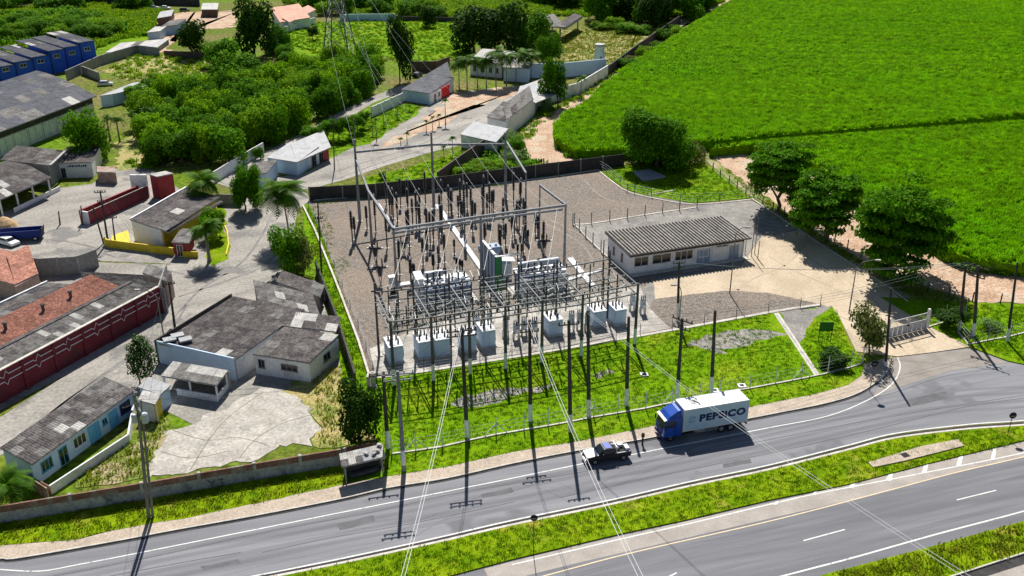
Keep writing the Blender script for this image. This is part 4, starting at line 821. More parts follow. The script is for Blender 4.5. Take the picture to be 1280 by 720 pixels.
# substation boundary walls
lowwall('dark_precast_wall', 'long dark precast panel wall behind the gravel yard', 'wall', [(387,250),(470,245.5),(547,237),(640,225),(780,207)], 2.6, 'darkwall', t=.15, seg=5.2, post='greywall')  # shade on the panels is put into their dark colour
lowwall('brown_block_wall', 'brown block wall sloping up from island lawn to annex', 'wall', [(547,233),(575,212),(606,190)], 2.9, 'brownwall', t=.2, seg=3.5, cap='brownwall')
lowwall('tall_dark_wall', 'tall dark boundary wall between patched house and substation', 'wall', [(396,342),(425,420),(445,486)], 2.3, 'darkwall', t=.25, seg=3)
lowwall('cream_fence_base', 'cream painted low wall along the west side of the gravel yard', 'wall', [(379,259),(395,292),(423,362),(448,428),(461,470)], .45, 'kerb', t=.3, seg=3)
gp = thing('gate_post', 'pale rounded concrete corner post at the southwest corner of the yard', 'post', G(467,484)); p = G(467,484)
MB().rings((p.x,p.y,0), [(.5,0),(.5,.15),(.32,.18),(.28,1.9),(.4,1.95),(.4,2.1),(.1,2.3)], 10).build('shaft', MT['kerb'], gp); MB().box((p.x-.6,p.y+.3,0),(.4,.9,1.6)).build('buttress', MT['kerb'], gp)
lowwall('roadside_wall', 'old painted brick and plaster wall along the frontage road', 'wall', [(-45,664),(0,655),(180,625),(320,600),(432,581),(471,573)], 2.15, 'brickwall', t=.22, seg=5.5, base=(.66,'plaster'), post='plaster')
p0 = G(262,611); rwl = [o for o in bpy.data.objects if o.name == 'roadside_wall'][0]
m = MB()
for (a, b) in (((0,.9),(.35,.5)),((.35,.5),(.7,.95)),((.35,.5),(.3,.0)),((.9,.85),(1.4,.9)),((1.4,.9),(1.1,.5)),((1.1,.5),(1.5,.35)),((1.5,.35),(1.2,0)),((1.2,0),(.9,.1))):
    m.tube((p0.x+a[0]*1.1, p0.y-.15+ a[0]*.2, .25+a[1]), (p0.x+b[0]*1.1, p0.y-.15+b[0]*.2, .25+b[1]), .045, n=4)
m.build('graffiti', MT['darkwall'], rwl)
lowwall('concrete_panel_wall', 'grey precast panel wall behind the clay roofed house', 'wall', [(-30,333),(30,338),(50,345),(100,342),(124,333)], 3.0, 'greywall', t=.15, seg=3.6, post='plaster')
lowwall('yard_low_wall', 'dark low brown wall between street and garden at left bottom', 'wall', [(2,610),(30,604),(62,625)], 1.5, 'rust', t=.12, seg=3)

# ================================================================== VEGETATION
def crown_mesh(name, m, n, leaf, blobs, seed, flat=1.0, shell=.5, up=.6, layered=False):
    """leaf-sized faces spread through blobs (x,y,z,r)"""
    rr = random.Random(seed); vs_, fs_ = [], []
    tot = sum(b[3]**2 for b in blobs)
    for bx, by, bz, br in blobs:
        for _ in range(int(n*br*br/tot)):
            d = Vector((rr.gauss(0,1), rr.gauss(0,1), rr.gauss(0,1))).normalized()
            q = noise.noise(d*2.3 + Vector((bx*3+seed, by*3, bz*3)))
            r = br*(shell + (1-shell)*rr.random()**.6)*(1 + .35*q)
            p = Vector((bx, by, bz)) + Vector((d.x*r, d.y*r, d.z*r*flat))
            if layered: p.z = bz + round((p.z-bz)/.16)*.16 + rr.uniform(-.025,.025)
            nn = (d*.45 + Vector((rr.gauss(0,.42), rr.gauss(0,.42), rr.gauss(0,.35)+up))).normalized()
            a = nn.orthogonal().normalized(); a = (Matrix.Rotation(rr.uniform(0,6.28), 3, nn) @ a); b = nn.cross(a)
            s1 = leaf*rr.uniform(.6,1.3); s2 = s1*rr.uniform(.5,.8); k = len(vs_)
            vs_ += [tuple(p - a*s1), tuple(p - b*s2 + nn*s2*.25), tuple(p + a*s1), tuple(p + b*s2 + nn*s2*.25)]; fs_.append((k,k+1,k+2,k+3))
    rad = sorted(math.hypot(p[0], p[1]) for p in vs_)[int(len(vs_)*.985)]; zs = sorted(p[2] for p in vs_); zl, zh = zs[int(len(zs)*.02)], zs[int(len(zs)*.98)]
    vs_ = [(p[0]/rad, p[1]/rad, (p[2]-zl)/(zh-zl)*2-1) for p in vs_]
    me = bpy.data.meshes.new(name); me.from_pydata(vs_, [], fs_); me.materials.append(MT[m]); return me
def trunk_mesh(name, m, seed, h=1.0, r=.05, limbs=5, fork=.45, spread=.5):
    rr = random.Random(seed); mb = MB()
    pts = [Vector((0,0,-.03))]; 
    for i in range(1,4): pts.append(Vector((rr.uniform(-.03,.03), rr.uniform(-.03,.03), h*fork*i/3)))
    mb.path(pts, [r*1.35, r, r*.9, r*.8], 7)
    for i in range(limbs):
        a = 6.283*i/limbs + rr.uniform(-.4,.4); p = pts[3-(i % 2)]
        e = Vector((math.cos(a)*spread*rr.uniform(.6,1), math.sin(a)*spread*rr.uniform(.6,1), h*rr.uniform(.85,1.15)))
        mid = p.lerp(e,.5) + Vector((0,0,-.04)) + Vector((math.cos(a)*.05, math.sin(a)*.05, 0)); mb.path([p, mid, e], [r*.6, r*.4, r*.15], 5)
        e2 = mid + Vector((rr.uniform(-.3,.3), rr.uniform(-.3,.3), h*.35)); mb.path([mid, e2], [r*.35, r*.1], 4)
    return mb.mesh(name, MT[m])
def blobset(seed, n, rad=.62, r0=.34, r1=.5, zf=.5):
    rr = random.Random(seed); out = [(0,0,.05,.55)]
    for i in range(n):
        a = 6.283*i/n + rr.uniform(-.5,.5); q = rad*rr.uniform(.6,1.0)
        out.append((math.cos(a)*q, math.sin(a)*q, rr.uniform(-.35,.45)*zf*2, rr.uniform(r0,r1)))
    return out
CR = {}
for nm, m, cnt, lf, zf, fl in (('round', 'leaf', 4200, .056, .5, .9), ('mid', 'leafmid', 4200, .058, .5, .9), ('bright', 'leafbright', 4000, .058, .45, .8), ('deep', 'leafdeep', 3600, .065, .55, .95),
                               ('olive', 'leafolive', 1600, .06, .5, .9), ('grey', 'leafgrey', 1500, .06, .45, .85)):
    CR[nm] = [crown_mesh('crown', m, cnt, lf, blobset(s*7+len(nm), 8, zf=zf), s+len(nm), fl) for s in (1,2,3)]
CR['conic'] = [crown_mesh('crown', 'leafdeep', 2600, .05, [(0,0,-.45,.62),(0,0,-.1,.62),(0.03,0,.25,.48),(0,0,.6,.26)], 5)]
CR['umbrella'] = [crown_mesh('crown', 'leafcanopy', 19000, .036, blobset(s*3, 17, .7, .24, .38, .4), s, .65, .35, 1.0, True) for s in (1,2,3)]
CR['wide'] = [crown_mesh('crown', 'leafcanopy', 17000, .036, blobset(s*5, 13, .66, .24, .42, .5), s, .85, .35, .7) for s in (4,5)]
TR = [trunk_mesh('trunk', 'bark', s) for s in (1,2,3)]
TRG = trunk_mesh('trunk', 'barkgrey', 9, r=.035)
TREES = 0
def tree(x, y, x0, x1, yt, yb, kind, label, group=None, cat='tree', name='tree', k=None, trunk=True):
    """base seen at (x,y), crown between x0..x1 and yt..yb"""
    global TREES; TREES += 1; s = S(y); g = G(x, y); Rr = (x1-x0)/2/s; ht = Hh(x, y, yt); hb = max(0.0, Hh(x, y, yb)) if yb < y else 0.0
    th_ = PITCH + math.atan((y-360)/F); ex = (yb-yt)/2; hc = math.sqrt(max((ex*ex - (Rr*s*math.sin(th_))**2), 0))/(s*math.cos(th_)); zc = Hh(x, y, min((yt+yb)/2, y-1)); hc = min(max(hc, Rr*.38), zc*.98); ht = zc+hc
    ca = math.cos(PITCH + math.atan((y-360)/F)); 
    dep = g.y*math.cos(PITCH) + (CZ-zc)*math.sin(PITCH); Rr = Rr*s*dep/F*.97; ccx = ((x0+x1)/2 - 640)*dep/F - g.x
    T = thing(name, label, cat, g, group); T.rotation_euler.z = rnd.uniform(0, 6.28)
    me = CR[kind][(TREES if k is None else k) % len(CR[kind])]
    cx = ccx
    c = obj('crown', me, T, Matrix.Rotation(-T.rotation_euler.z, 3, 'Z') @ Vector((cx, 0, zc)), 0, (Rr, Rr, max(hc, Rr*.35)))
    if trunk:
        tm = TR[TREES % 3]; obj('trunk', tm, T, (0,0,0), 0, (Rr, Rr, max(zc, 1.0)))
    return T
# named trees
tree(972,264, 928,1026, 180, 244, 'umbrella', 'dark spreading tree at the corner of the grey yard by the wooden fence', k=0)
tree(1033,302, 983,1078, 218, 284, 'umbrella', 'middle spreading tree of the row between forecourt and dirt track', k=1)
tree(1109,347, 1062,1188, 238, 332, 'umbrella', 'largest spreading tree of the row nearest the entrance gate', k=2)
tree(822,208, 778,870, 140, 206, 'wide', 'big dark round tree behind the corner lawn at the field edge', k=0)
tree(806,200, 790,850, 168, 205, 'round', 'lower dark bushy tree leaning against the big round tree by the field')
tree(868,204, 850,884, 176, 208, 'olive', 'thin olive bush right of the big round tree', cat='bush', name='bush')
tree(175,480, 155,196, 421, 470, 'conic', 'small dense conical tree in the street beside the patched house', k=0)
tree(450,552, 419,480, 480, 546, 'deep', 'dark bushy tree at the roadside wall end by the bus shelter', k=0)
tree(307,263, 287,329, 210, 254, 'wide', 'round dark street tree in front of the grey side wall', k=1)
tree(1085,444, 1061,1112, 380, 432, 'olive', 'open leafed tree with pale flowers by the entrance gate', k=1)
tree(1096,436, 1075,1110, 396, 430, 'grey', 'grey green companion tree beside the gate', k=0)
tree(105,203, 78,136, 142, 198, 'mid', 'loose mid green tree in front of the arched warehouse', k=1)
tree(240,72, 219,258, 27, 66, 'deep', 'round very dark tree on the brown earth yard', k=1)
tree(318,70, 290,346, 3, 62, 'deep', 'tall dark tree beside the pink roofed house', k=2)
tree(292,112, 258,330, 66, 116, 'mid', 'big mid green tree in front of the tall dark tree', k=0)
tree(270,85, 250,300, 50, 84, 'round', 'dark green tree between the earth yard and the thicket', k=2)
tree(345,64, 330,364, 34, 62, 'round', 'dark leafy tree at the meadow corner', k=0)
tree(391,50, 383,399, 33, 44, 'deep', 'tiny lone tree standing in the meadow')
tree(500,102, 484,518, 24, 90, 'deep', 'tall narrow dark tree at the near end of the meadow', k=1)
tree(534,34, 523,547, 9, 30, 'deep', 'single dark tree on the far meadow edge', k=0)
tree(592,66, 558,630, 10, 60, 'deep', 'leftmost huge dark tree of the clump behind the palms', k=0)
tree(635,66, 602,660, 6, 62, 'deep', 'central huge dark tree of the clump behind the palms', k=1)
tree(662,64, 635,690, 16, 66, 'round', 'right dark tree of the clump near the concrete shelter', k=2)
tree(690,78, 668,704, 44, 74, 'round', 'lower dark tree in front of the concrete shelter', k=1)
tree(697,134, 672,709, 76, 122, 'round', 'leafy tree rising between pale hall and white track wall', k=0)
tree(680,140, 672,692, 122, 142, 'grey', 'small scrubby tree below the white track wall', cat='bush', name='bush')
tree(357,338, 334,386, 284, 334, 'mid', 'dense bright shrub below the tall coconut palm', cat='bush', name='bush', k=2, trunk=False)
tree(380,342, 368,396, 300, 338, 'olive', 'thin brownish shrub between the dense shrub and garden wall', cat='bush', name='bush', k=2)
tree(1042,458, 1022,1064, 436, 460, 'deep', 'dark low rounded hedge bush behind the green sign', cat='bush', name='bush', k=2, trunk=False)
tree(1195,410, 1170,1210, 384, 408, 'deep', 'dark bush beside the entrance poles', cat='bush', name='bush', k=1, trunk=False)
tree(1238,412, 1222,1254, 398, 412, 'grey', 'pale tangled bush by the right lawn fence', cat='bush', name='bush', k=1, trunk=False)
tree(262,298, 246,284, 262, 290, 'mid', 'bright green bush between the white office and the garden lawn', cat='bush', name='bush', k=0, trunk=False)
for i, (x, y, w_, yt) in enumerate(((398,182,18,158),(410,176,20,150),(424,176,18,148),(437,173,16,146),(447,166,18,143),(388,178,22,158),(455,160,14,140))):
    tree(x, y, x-w_/2-2, x+w_/2+2, yt, y-9, ('round','mid')[i % 2], 'small slender garden tree in the cluster on the palm lawn', 'slender garden trees on the palm lawn', name='garden_tree')
def inside(px, py, poly):
    c = False; j = len(poly)-1
    for i in range(len(poly)):
        (xi, yi), (xj, yj) = poly[i], poly[j]
        if (yi > py) != (yj > py) and px < (xj-xi)*(py-yi)/(yj-yi)+xi: c = not c
        j = i
    return c
def grove(poly, sp, h0, h1, kinds, label, group, seed, wf=1.15, jit=.35, name='thicket_tree'):
    rr = random.Random(seed); v = P(*poly); xs = [p.x for p in v]; ys = [p.y for p in v]; pv = [(p.x,p.y) for p in v]
    y = min(ys); n = 0
    while y < max(ys):
        x = min(xs)
        while x < max(xs):
            q = (x + rr.uniform(-jit,jit)*sp, y + rr.uniform(-jit,jit)*sp)
            if inside(q[0], q[1], pv):
                n += 1; ht = rr.uniform(h0,h1); Rr = sp*.5*wf*rr.uniform(.85,1.25)
                T = thing(name, label, 'tree', (q[0],q[1],0), group, rr.uniform(0,6.28)); kd = rr.choice(kinds)
                obj('crown', CR[kd][n % 3], T, (0,0,ht*.55), 0, (Rr,Rr,ht*.48)); obj('trunk', TR[n % 3], T, (0,0,0), 0, (Rr,Rr,ht*.55))
            x += sp
        y += sp
    return n
n1 = grove([(182,172),(196,210),(222,216),(262,213),(300,200),(345,180),(392,154),(440,130),(480,112),(484,100),(470,88),(415,92),(372,98),(330,108),(290,122),(250,128),(215,130),(190,150)], 6.0, 5.5, 8.0, ['mid','bright','bright','mid','round'],
      'dense green tree in the broad thicket between west yard and side road', 'thicket between the west yard and the side road', 3, wf=1.3)
n2 = grove([(160,118),(190,150),(215,132),(250,130),(300,112),(262,106),(215,108)], 6.5, 3.5, 5.5, ['bright','mid','round'], 'low bright tree on the ragged upper edge of the thicket', 'ragged upper edge of the thicket', 4)
n3 = grove([(735,30),(800,36),(852,36),(900,4),(905,-14),(740,-14),(650,-6),(650,6),(715,14)], 11, 8, 13, ['deep','round','round'], 'tall dark tree of the wood beyond the dry yard', 'wood beyond the dry yard', 5, name='wood_tree')
n4 = grove([(330,60),(345,80),(400,92),(470,88),(492,96),(482,86),(420,90),(380,84)], 6, 3, 4.5, ['round','mid','mid'], 'dark tree in the hedge under the power pylon', 'hedge under the power pylon', 6)
n5 = grove([(350,14),(420,22),(500,20),(560,24),(560,14),(430,4),(350,0)], 12, 4, 8, ['mid','round','bright'], 'scattered tree beyond the far meadow', 'trees beyond the far meadow', 7, wf=.9)
n6 = grove([(-30,44),(0,58),(60,48),(120,52),(150,44),(120,30),(60,32),(0,36)], 8, 3.5, 6, ['mid','round','bright'], 'bushy tree behind the blue row', 'bushes behind the blue row', 8)
n7 = grove([(-30,6),(0,16),(90,12),(180,14),(240,2),(250,-8),(100,-12),(-30,-10)], 14, 4, 7, ['mid','round','bright'], 'scattered tree along the top left field', 'trees along the top left field', 9, wf=.9)
n8 = grove([(310,188),(336,176),(352,170),(340,160),(318,170)], 6, 4, 5, ['mid'], 'leafy tree at the road end of the thicket', 'leafy trees at the road end', 10)
n9 = grove([(770,88),(800,68),(850,32),(858,38),(812,72),(780,95)], 5.5, 2.2, 3.6, ['bright','olive','mid'], 'bushy growth leaning on the dark brick wall by the track', 'growth on the dark brick wall', 11, name='wall_bush')
n10 = grove([(760,44),(800,46),(812,38),(780,34),(752,36)], 7, 2.5, 4, ['bright','mid'], 'low green bush at the back of the dry yard', 'bushes at the back of the dry yard', 12, name='yard_bush')
n11 = grove([(612,192),(640,172),(655,182),(668,198),(650,206),(620,206)], 4.5, 2.2, 3.6, ['grey','grey','mid'], 'grey green shrub on the bank beside the annex', 'grey green shrubs on the bank', 13, name='bank_shrub')
n12 = grove([(570,218),(600,208),(640,212),(630,220),(580,228)], 4.2, 1.5, 2.4, ['bright','mid'], 'bright low shrub behind the dark precast wall', 'bright shrubs behind the precast wall', 14, name='low_shrub')
print('trees', n1,n2,n3,n4,n5,n6,n7,n8,n9,n10,n11,n12)
# palms
def frond_mesh(name, L=2.6, n=16, droop=1.0, m='palmleaf', lw=.75, up=.6):
    mb = MB(); pts = []
    for i in range(n+1):
        t = i/n; pts.append(Vector((L*t*(1-.12*t*droop), 0, up*L*(t - t*t*(.85+.75*droop)))))
    mb.path(pts[::4], [.05,.04,.03,.02,.01][:len(pts[::4])], 3)
    for i in range(1, n+1):
        p = pts[i]; d = (pts[i]-pts[i-1]).normalized(); ll = lw*math.sin(math.pi*min(1,(i/n)*.85+.12))
        for s in (-1,1):
            e = p + d*ll*.45 + Vector((0, s*ll, -ll*.35*droop)); q = d*.075
            mb.face([p-q, p+q, e+q*.4, e-q*.4])
    return mb.mesh(name, MT[m])
FR = [frond_mesh('frond', droop=d) for d in (.8,1.1,1.4)]
FRS = [frond_mesh('frond', L=1.0, n=7, lw=.3, droop=d, up=.8) for d in (.6,1.0)]
FRB = [frond_mesh('leaf', L=1.8, n=8, lw=.5, droop=d, up=1.2) for d in (.4,.7)]
def palm(x, y, yc, label, nf=16, sc=1.0, group=None, fr=FR, r=.16, small=False, name='palm', lean=(0,0), fname='frond'):
    g = G(x, y); h = Hh(x, y, yc); T = thing(name, label, 'palm', g, group)
    tb = MB(); N_ = 5 if small else 9
    pts = [Vector((lean[0]*(i/N_)**2, lean[1]*(i/N_)**2, h*i/N_)) for i in range(N_+1)]
    tb.path(pts, [r*(1.5 if i == 0 else 1.0) - r*.35*i/N_ for i in range(N_+1)], 6); obj('trunk', tb.mesh('trunk', MT['barkgrey']), T)
    for i in range(nf):
        a = 6.283*i/nf*1.0 + rnd.uniform(-.15,.15) + (2.4*(i//8)); o = obj(fname, fr[i % len(fr)], T, pts[-1] + Vector((0,0,-.1)), a, (sc,)*3)
        o.rotation_euler.y = rnd.uniform(-.55,.5) - (.35 if i % 3 == 0 else 0)
    return T
palm(362,300,240, 'tall coconut palm with drooping fronds beside the small white house', 38, 1.9, lean=(-.5,-.3))
palm(257,262,228, 'coconut palm behind the white office roof', 28, 1.6)
palm(262,327,284, 'spiky agave like palm beside the gate kiosk', 26, 1.25, fr=FR, r=.3)
palm(16,632,606, 'bushy fan palm behind the roadside wall at bottom left', 26, 1.1)
palm(138,176,150, 'banana like palm clump beside the arched warehouse', 20, 1.2, fr=FRB, r=.25)
for i, (x, y, yc) in enumerate(((150,178,152),(168,172,146),(186,166,140),(205,150,128),(345,132,112),(365,128,108),(385,122,104),(300,138,118))):
    palm(x, y, yc, 'banana like palm poking out of the thicket', 14, 1.3, 'banana like palms in the thicket', fr=FRB, r=.2, small=True)
for i, (x, y, yc, sc) in enumerate(((574,110,80,1.0),(584,111,74,1.1),(597,109,76,1.1),(608,109,78,1.0),(620,109,66,1.15),(633,106,72,1.1),(645,103,68,1.1),(655,101,70,1.1),(664,99,72,1.0))):
    palm(x, y, yc, 'tall palm of the row in front of the white villa', 22, sc*1.35, 'driveway palms in front of the villa', r=.16, small=True)
palm(726,122,98, 'single palm beside the white track wall', 12, .8, small=True)
for i, (x, y, yc) in enumerate(((533,166,152),(541,162,147),(549,157,144),(501,184,173),(509,180,167),(497,142,133),(480,158,140),(471,176,150),(464,152,142),(497,150,143),(512,140,132),(466,170,158),(443,178,160))):
    palm(x, y, yc, 'young palm planted along the upper driveway', 12, .95, 'young palms along the upper driveway', fr=FRS, r=.1, small=True)
palm(557,156,126, 'taller slim palm at the head of the young palm row', 12, 1.2, fr=FRS, r=.13, small=True)
palm(566,194,173, 'slim young palm on the island lawn near the brown wall', 12, 1.2, fr=FRS, r=.1, small=True)
palm(555,199,184, 'shorter young palm on the island lawn', 10, 1.0, fr=FRS, r=.08, small=True)
tree(478,224, 472,484, 214, 222, 'bright', 'low round shrub on the road divider', cat='bush', name='bush', trunk=False)
tree(320,200, 314,330, 184, 198, 'round', 'dark shrub above the small white house', cat='bush', name='bush')

# ================================================================== SUBSTATION
yd = G(838,411) - G(497,469); YA = math.atan2(yd.y, yd.x); YX = Vector((math.cos(YA), math.sin(YA), 0)); YY = Vector((-math.sin(YA), math.cos(YA), 0)); Z = Vector((0,0,1))
def beam(mb, p, q, w_=.3, h_=.3):
    p, q = Vector(p), Vector(q); d = (q-p).normalized(); n = d.cross(Z).normalized()*w_; mb.obox(p - n/2 - Z*h_/2, q-p, n, Z*h_)
def cable(name, label, p, q, sag, r=.03, m='alu', n=14, group=None, cat='cable'):
    p, q = Vector(p), Vector(q); pts = [p.lerp(q, i/n) - Z*(sag*4*(i/n)*(1-i/n)) for i in range(n+1)]
    T = MB().path([a - p for a in pts], r, 4).mesh(name, MT[m]); o = obj(name, T, None, p); return tag(o, label, cat, group)
# tall concrete columns and the beams they carry
def column(x, y, yt, label, band=None, r=.24, m='conc', name='gantry_column', cat='column', group=None, xt=None):
    h = Hh(x, y, yt); g = G(x, y); T = thing(name, label, cat, g, group); top = Vector((0,0,h))
    if xt is not None: q = G(xt, yt, h); top = Vector((q.x-g.x, q.y-g.y, h))
    MB().tube((0,0,-.3), top, r*1.25, r*.75, 8).build('shaft', MT[m], T, world=False)
    MB().tube(top - Z*.02, top + Z*.12, r*.95, r*.95, 8).build('cap', MT['conc'], T, world=False)
    MB().box((0,0,-.05), (r*4,r*4,.22), YA).build('footing', MT['kerb'], T, world=False)
    T['_h'] = h; return T, g + top
cA, tA = column(450,277,175, 'tall grey column at the far left corner of the high gantry')
cB, tB = column(542.5,262,166, 'tall grey middle column of the high gantry')
cC, tC = column(632,250,166, 'tall grey column at the right end of the high gantry')
cG, tG = column(465,308,240, 'lower grey column in the left line behind the front beam', r=.2)
cD, tD = column(497,378,288, 'front left column carrying the long cross beam', r=.2)
cE, tE = column(602,352,272, 'dark middle column of the long cross beam beside the fire wall', r=.24)
cF, tF = column(705,342,258, 'dark right column of the long cross beam', r=.2, m='conc')
cI, tI = column(657,288,218, 'short column in the right line of the gantry', r=.17)
cJ, tJ = column(674,300,233, 'slim column next to the short column in the right line', r=.15)
for nm, p, q, dz, lab in (('gantry_beam', tA, tB, -2.2, 'high cross beam between the left and middle tall columns'), ('gantry_beam', tB, tC, -2.2, 'high cross beam between the middle and right tall columns')):
    mb = MB(); beam(mb, p + Z*dz, q + Z*(dz), .32, .36); tag(mb.build(nm, MT['conc']), lab, 'beam')
def beam2(p, q, lab, w_=.3, m='conc'):
    mb = MB(); beam(mb, p, q, w_, .34); tag(mb.build('gantry_beam', MT[m]), lab, 'beam')
beam2(tD + Z*.2, tE + Z*.2 , 'long cross beam from front left column to the dark middle column'); beam2(tE + Z*.2, tF + Z*.2, 'long cross beam from the dark middle column to the dark right column')
lowD = Z*-.9
beam2(tD + lowD + YY*1.2, tE + lowD + YY*1.2, 'thin lower beam behind the left half of the long cross beam', .2); beam2(tE + lowD + YY*1.2, tF + lowD + YY*1.2, 'thin lower beam behind the right half of the long cross beam', .2)
aA = Vector((tA.x, tA.y, tD.z+.5)); aC = Vector((tC.x, tC.y, tF.z+.5)); aB = Vector((tB.x, tB.y, tE.z+.5))
beam2(aA, tG + Z*.2, 'pale side beam from the far left column down the left line', .32); beam2(tG + Z*.2, tD + Z*.25, 'pale side beam ending at the front left column', .32)
beam2(aC, tI + Z*.2, 'pale side beam from the right tall column', .3); beam2(tJ + Z*.2, tF + Z*.25, 'pale side beam ending at the dark right column', .3)
# cable trench covers
def trench(a, b, w_, label, n):
    p, q = G(*a), G(*b); d = (q-p)/n; nn = Vector((-d.y,d.x,0)).normalized()*w_; T = thing('cable_trench', label, 'trench', p)
    me = MB().obox(-nn/2 - Z*.1, d*.97, nn, Z*.38).mesh('trench_cover', MT['wpaint_worn'])
    for i in range(n): obj('trench_cover', me, T, d*i, 0)
trench((546,257), (604,340), .85, 'long white cable trench crossing the gravel to the dark middle column', 22)
trench((472,256), (494,290), .7, 'white cable trench below the left side beam', 9)
trench((712,324), (742,360), .9, 'white cable trench right of the big transformer', 10)
trench((706,352), (753,338), .7, 'cross trench leading toward the control house', 8)

# post insulators: one of each build, then copies
def make_post(pedestal, stack, name, wide=.13, n=9):
    T = thing(name, '', 'insulator')
    MB().tube((0,0,-.1), (0,0,pedestal), .13, .12, 6).build('pedestal', MT['darkconc'], T)
    pr = []
    for i in range(n):
        z = stack*i/n; pr += [(wide*.6, z), (wide*1.2, z+stack/n*.35), (wide*.6, z+stack/n*.7)]
    MB().rings((0,0,pedestal), pr, 8).build('insulator_stack', MT['insul'], T)
    MB().rings((0,0,pedestal+stack), [(.14,-.02),(.14,.14),(.05,.2)], 8).build('terminal', MT['chrome'], T)
    MB().box((0,0,-.1),(.6,.6,.2)).build('footing', MT['kerb'], T)
    return T
protoA = make_post(1.5, 1.3, 'post_insulator', .2); protoB = make_post(2.0, 2.2, 'tall_post_insulator', .25, 12)
bpy.context.view_layer.update()
for p_ in (protoA, protoB): index_kids(p_)
posts = [(441,305,262),(444,300,270),(459,286,256),(470,291,242),(484,311,262),(488,276,232),(492,274,234),(497,277,240),(512,309,259),(509,292,262),(521,284,238),(524,285,250),(534,299,258),(538,306,263),
 (552,257,224),(561,266,231),(564,276,236),(576,281,223),(581,300,226),(584,262,228),(589,274,234),(594,279,252),(605,276,218),(609,276,240),(612,274,227),(529,331,296),(500,344,298),(514,357,322),(518,357,328),
 (542,344,316),(556,329,291),(571,339,321),(575,340,322),(578,342,324),(626,309,280),(629,281,246),(632,307,278),(651,262,246),(654,283,246),(657,300,276),(660,304,286),(672,300,268),(652,325,303),(647,322,304),
 (548,330,306),(603,262,232),(617,264,236),(640,300,268),(646,282,250),(568,318,298)]
qr = random.Random(21)
for _ in range(34):
    bx = qr.uniform(0, 1); lx = 480 + bx*175; ly = qr.choice((258,268,280,292,304,316)) + qr.uniform(-3,3); lx += (ly-260)*.45; posts.append((round(lx), round(ly), round(ly - qr.uniform(26,44))))
PT_TOP = {}; first = {'A': True, 'B': True}
for i, (x, y, yt) in enumerate(posts):
    h = Hh(x, y, yt); kd = 'B' if h > 3.8 else 'A'; pr = protoA if kd == 'A' else protoB
    o = pr if first[kd] else copy_tree(pr); first[kd] = False
    o.location = G(x, y); base = 3.0 if kd == 'A' else 4.4; o.scale = (1,1,h/base); o.rotation_euler.z = rnd.uniform(0,3)
    tag(o, 'slim post insulator with dark ribbed stack standing on the gravel' if kd == 'A' else 'tall dark post insulator on a steel pedestal in the gravel yard', 'insulator', 'post insulators standing on the gravel' if kd == 'A' else 'tall post insulators in the gravel yard')
    PT_TOP[(x,y)] = G(x,y) + Z*h
tops = list(PT_TOP.values())
tops.sort(key=lambda v: (round(v.y/7), v.x)); k = 0
for a, b in zip(tops, tops[1:]):
    if (a-b).length < 9 and k < 30:
        cable('bus_tube', 'thin bright conductor linking two insulator tops in the gravel yard', a, b, .12, .03, 'alu', 5, 'conductors between insulator tops'); k += 1
# circuit breakers: V leg stands with a cross arm
def breaker(x, y, yt, label):
    h = Hh(x, y, yt); T = thing('circuit_breaker', label, 'breaker', G(x,y))
    for s in (-1,1): MB().tube((0,0,-.1), (s*.45,0,h*.62), .08, .1, 6).build('leg', MT['steel'], T, world=False)
    MB().rings((0,0,h*.30), [(.1,0),(.22,.3),(.34,h*.3),(.34,h*.34)], 8).build('drive_housing', MT['darkwall'], T, world=False)
    MB().box((0,0,h*.62), (2.2,.34,.3)).build('cross_arm', MT['darkwall'], T, world=False)
    for s in (-1,1): MB().rings((s*1.15,0,h*.62), [(.2,0),(.26,.12),(.2,.28),(.06,.34)], 8).build('end_cap', MT['wpaint'], T, world=False)
    for s in (-.4,.4): MB().rings((s,0,h*.66), [(.08,0),(.14,.1),(.08,.2),(.14,.3),(.08,.4),(.14,.5),(.08,.6),(.14,.7),(.06,h*.34)], 8).build('bushing', MT['insul'], T, world=False)
breaker(470,330,300, 'circuit breaker with white end caps in the left line')
breaker(476,356,322, 'nearer circuit breaker with tapered stand below the left line')
breaker(680,318,292, 'circuit breaker with white end caps right of the fire wall')
breaker(505,318,296, 'circuit breaker between left gantry line and trench')
mk = thing('marshalling_box', 'grey control cubicle on a stand left of the small transformer', 'cabinet', G(492,366)); 
MB().box((0,0,1.4),(1.1,.8,1.3),YA).build('cabinet', MT['tank'], mk, world=False); MB().box((0,0,2.71),(1.3,1.0,.12),YA).build('lid', MT['wpaint'], mk, world=False)
for s in (-.4,.4): MB().box((s,0,0),(.12,.12,1.4),YA).build('leg', MT['steel'], mk, world=False)
MB().box((0,-.1,.2),(.9,.7,.6),YA).build('base_box', MT['black'], mk, world=False)
sl = tag(MB().box(G(504,357), (2.2,1.1,.35), YA).build('concrete_pad_block', MT['wpaint_worn']), 'white concrete pad block beside the grey control cubicle', 'slab')

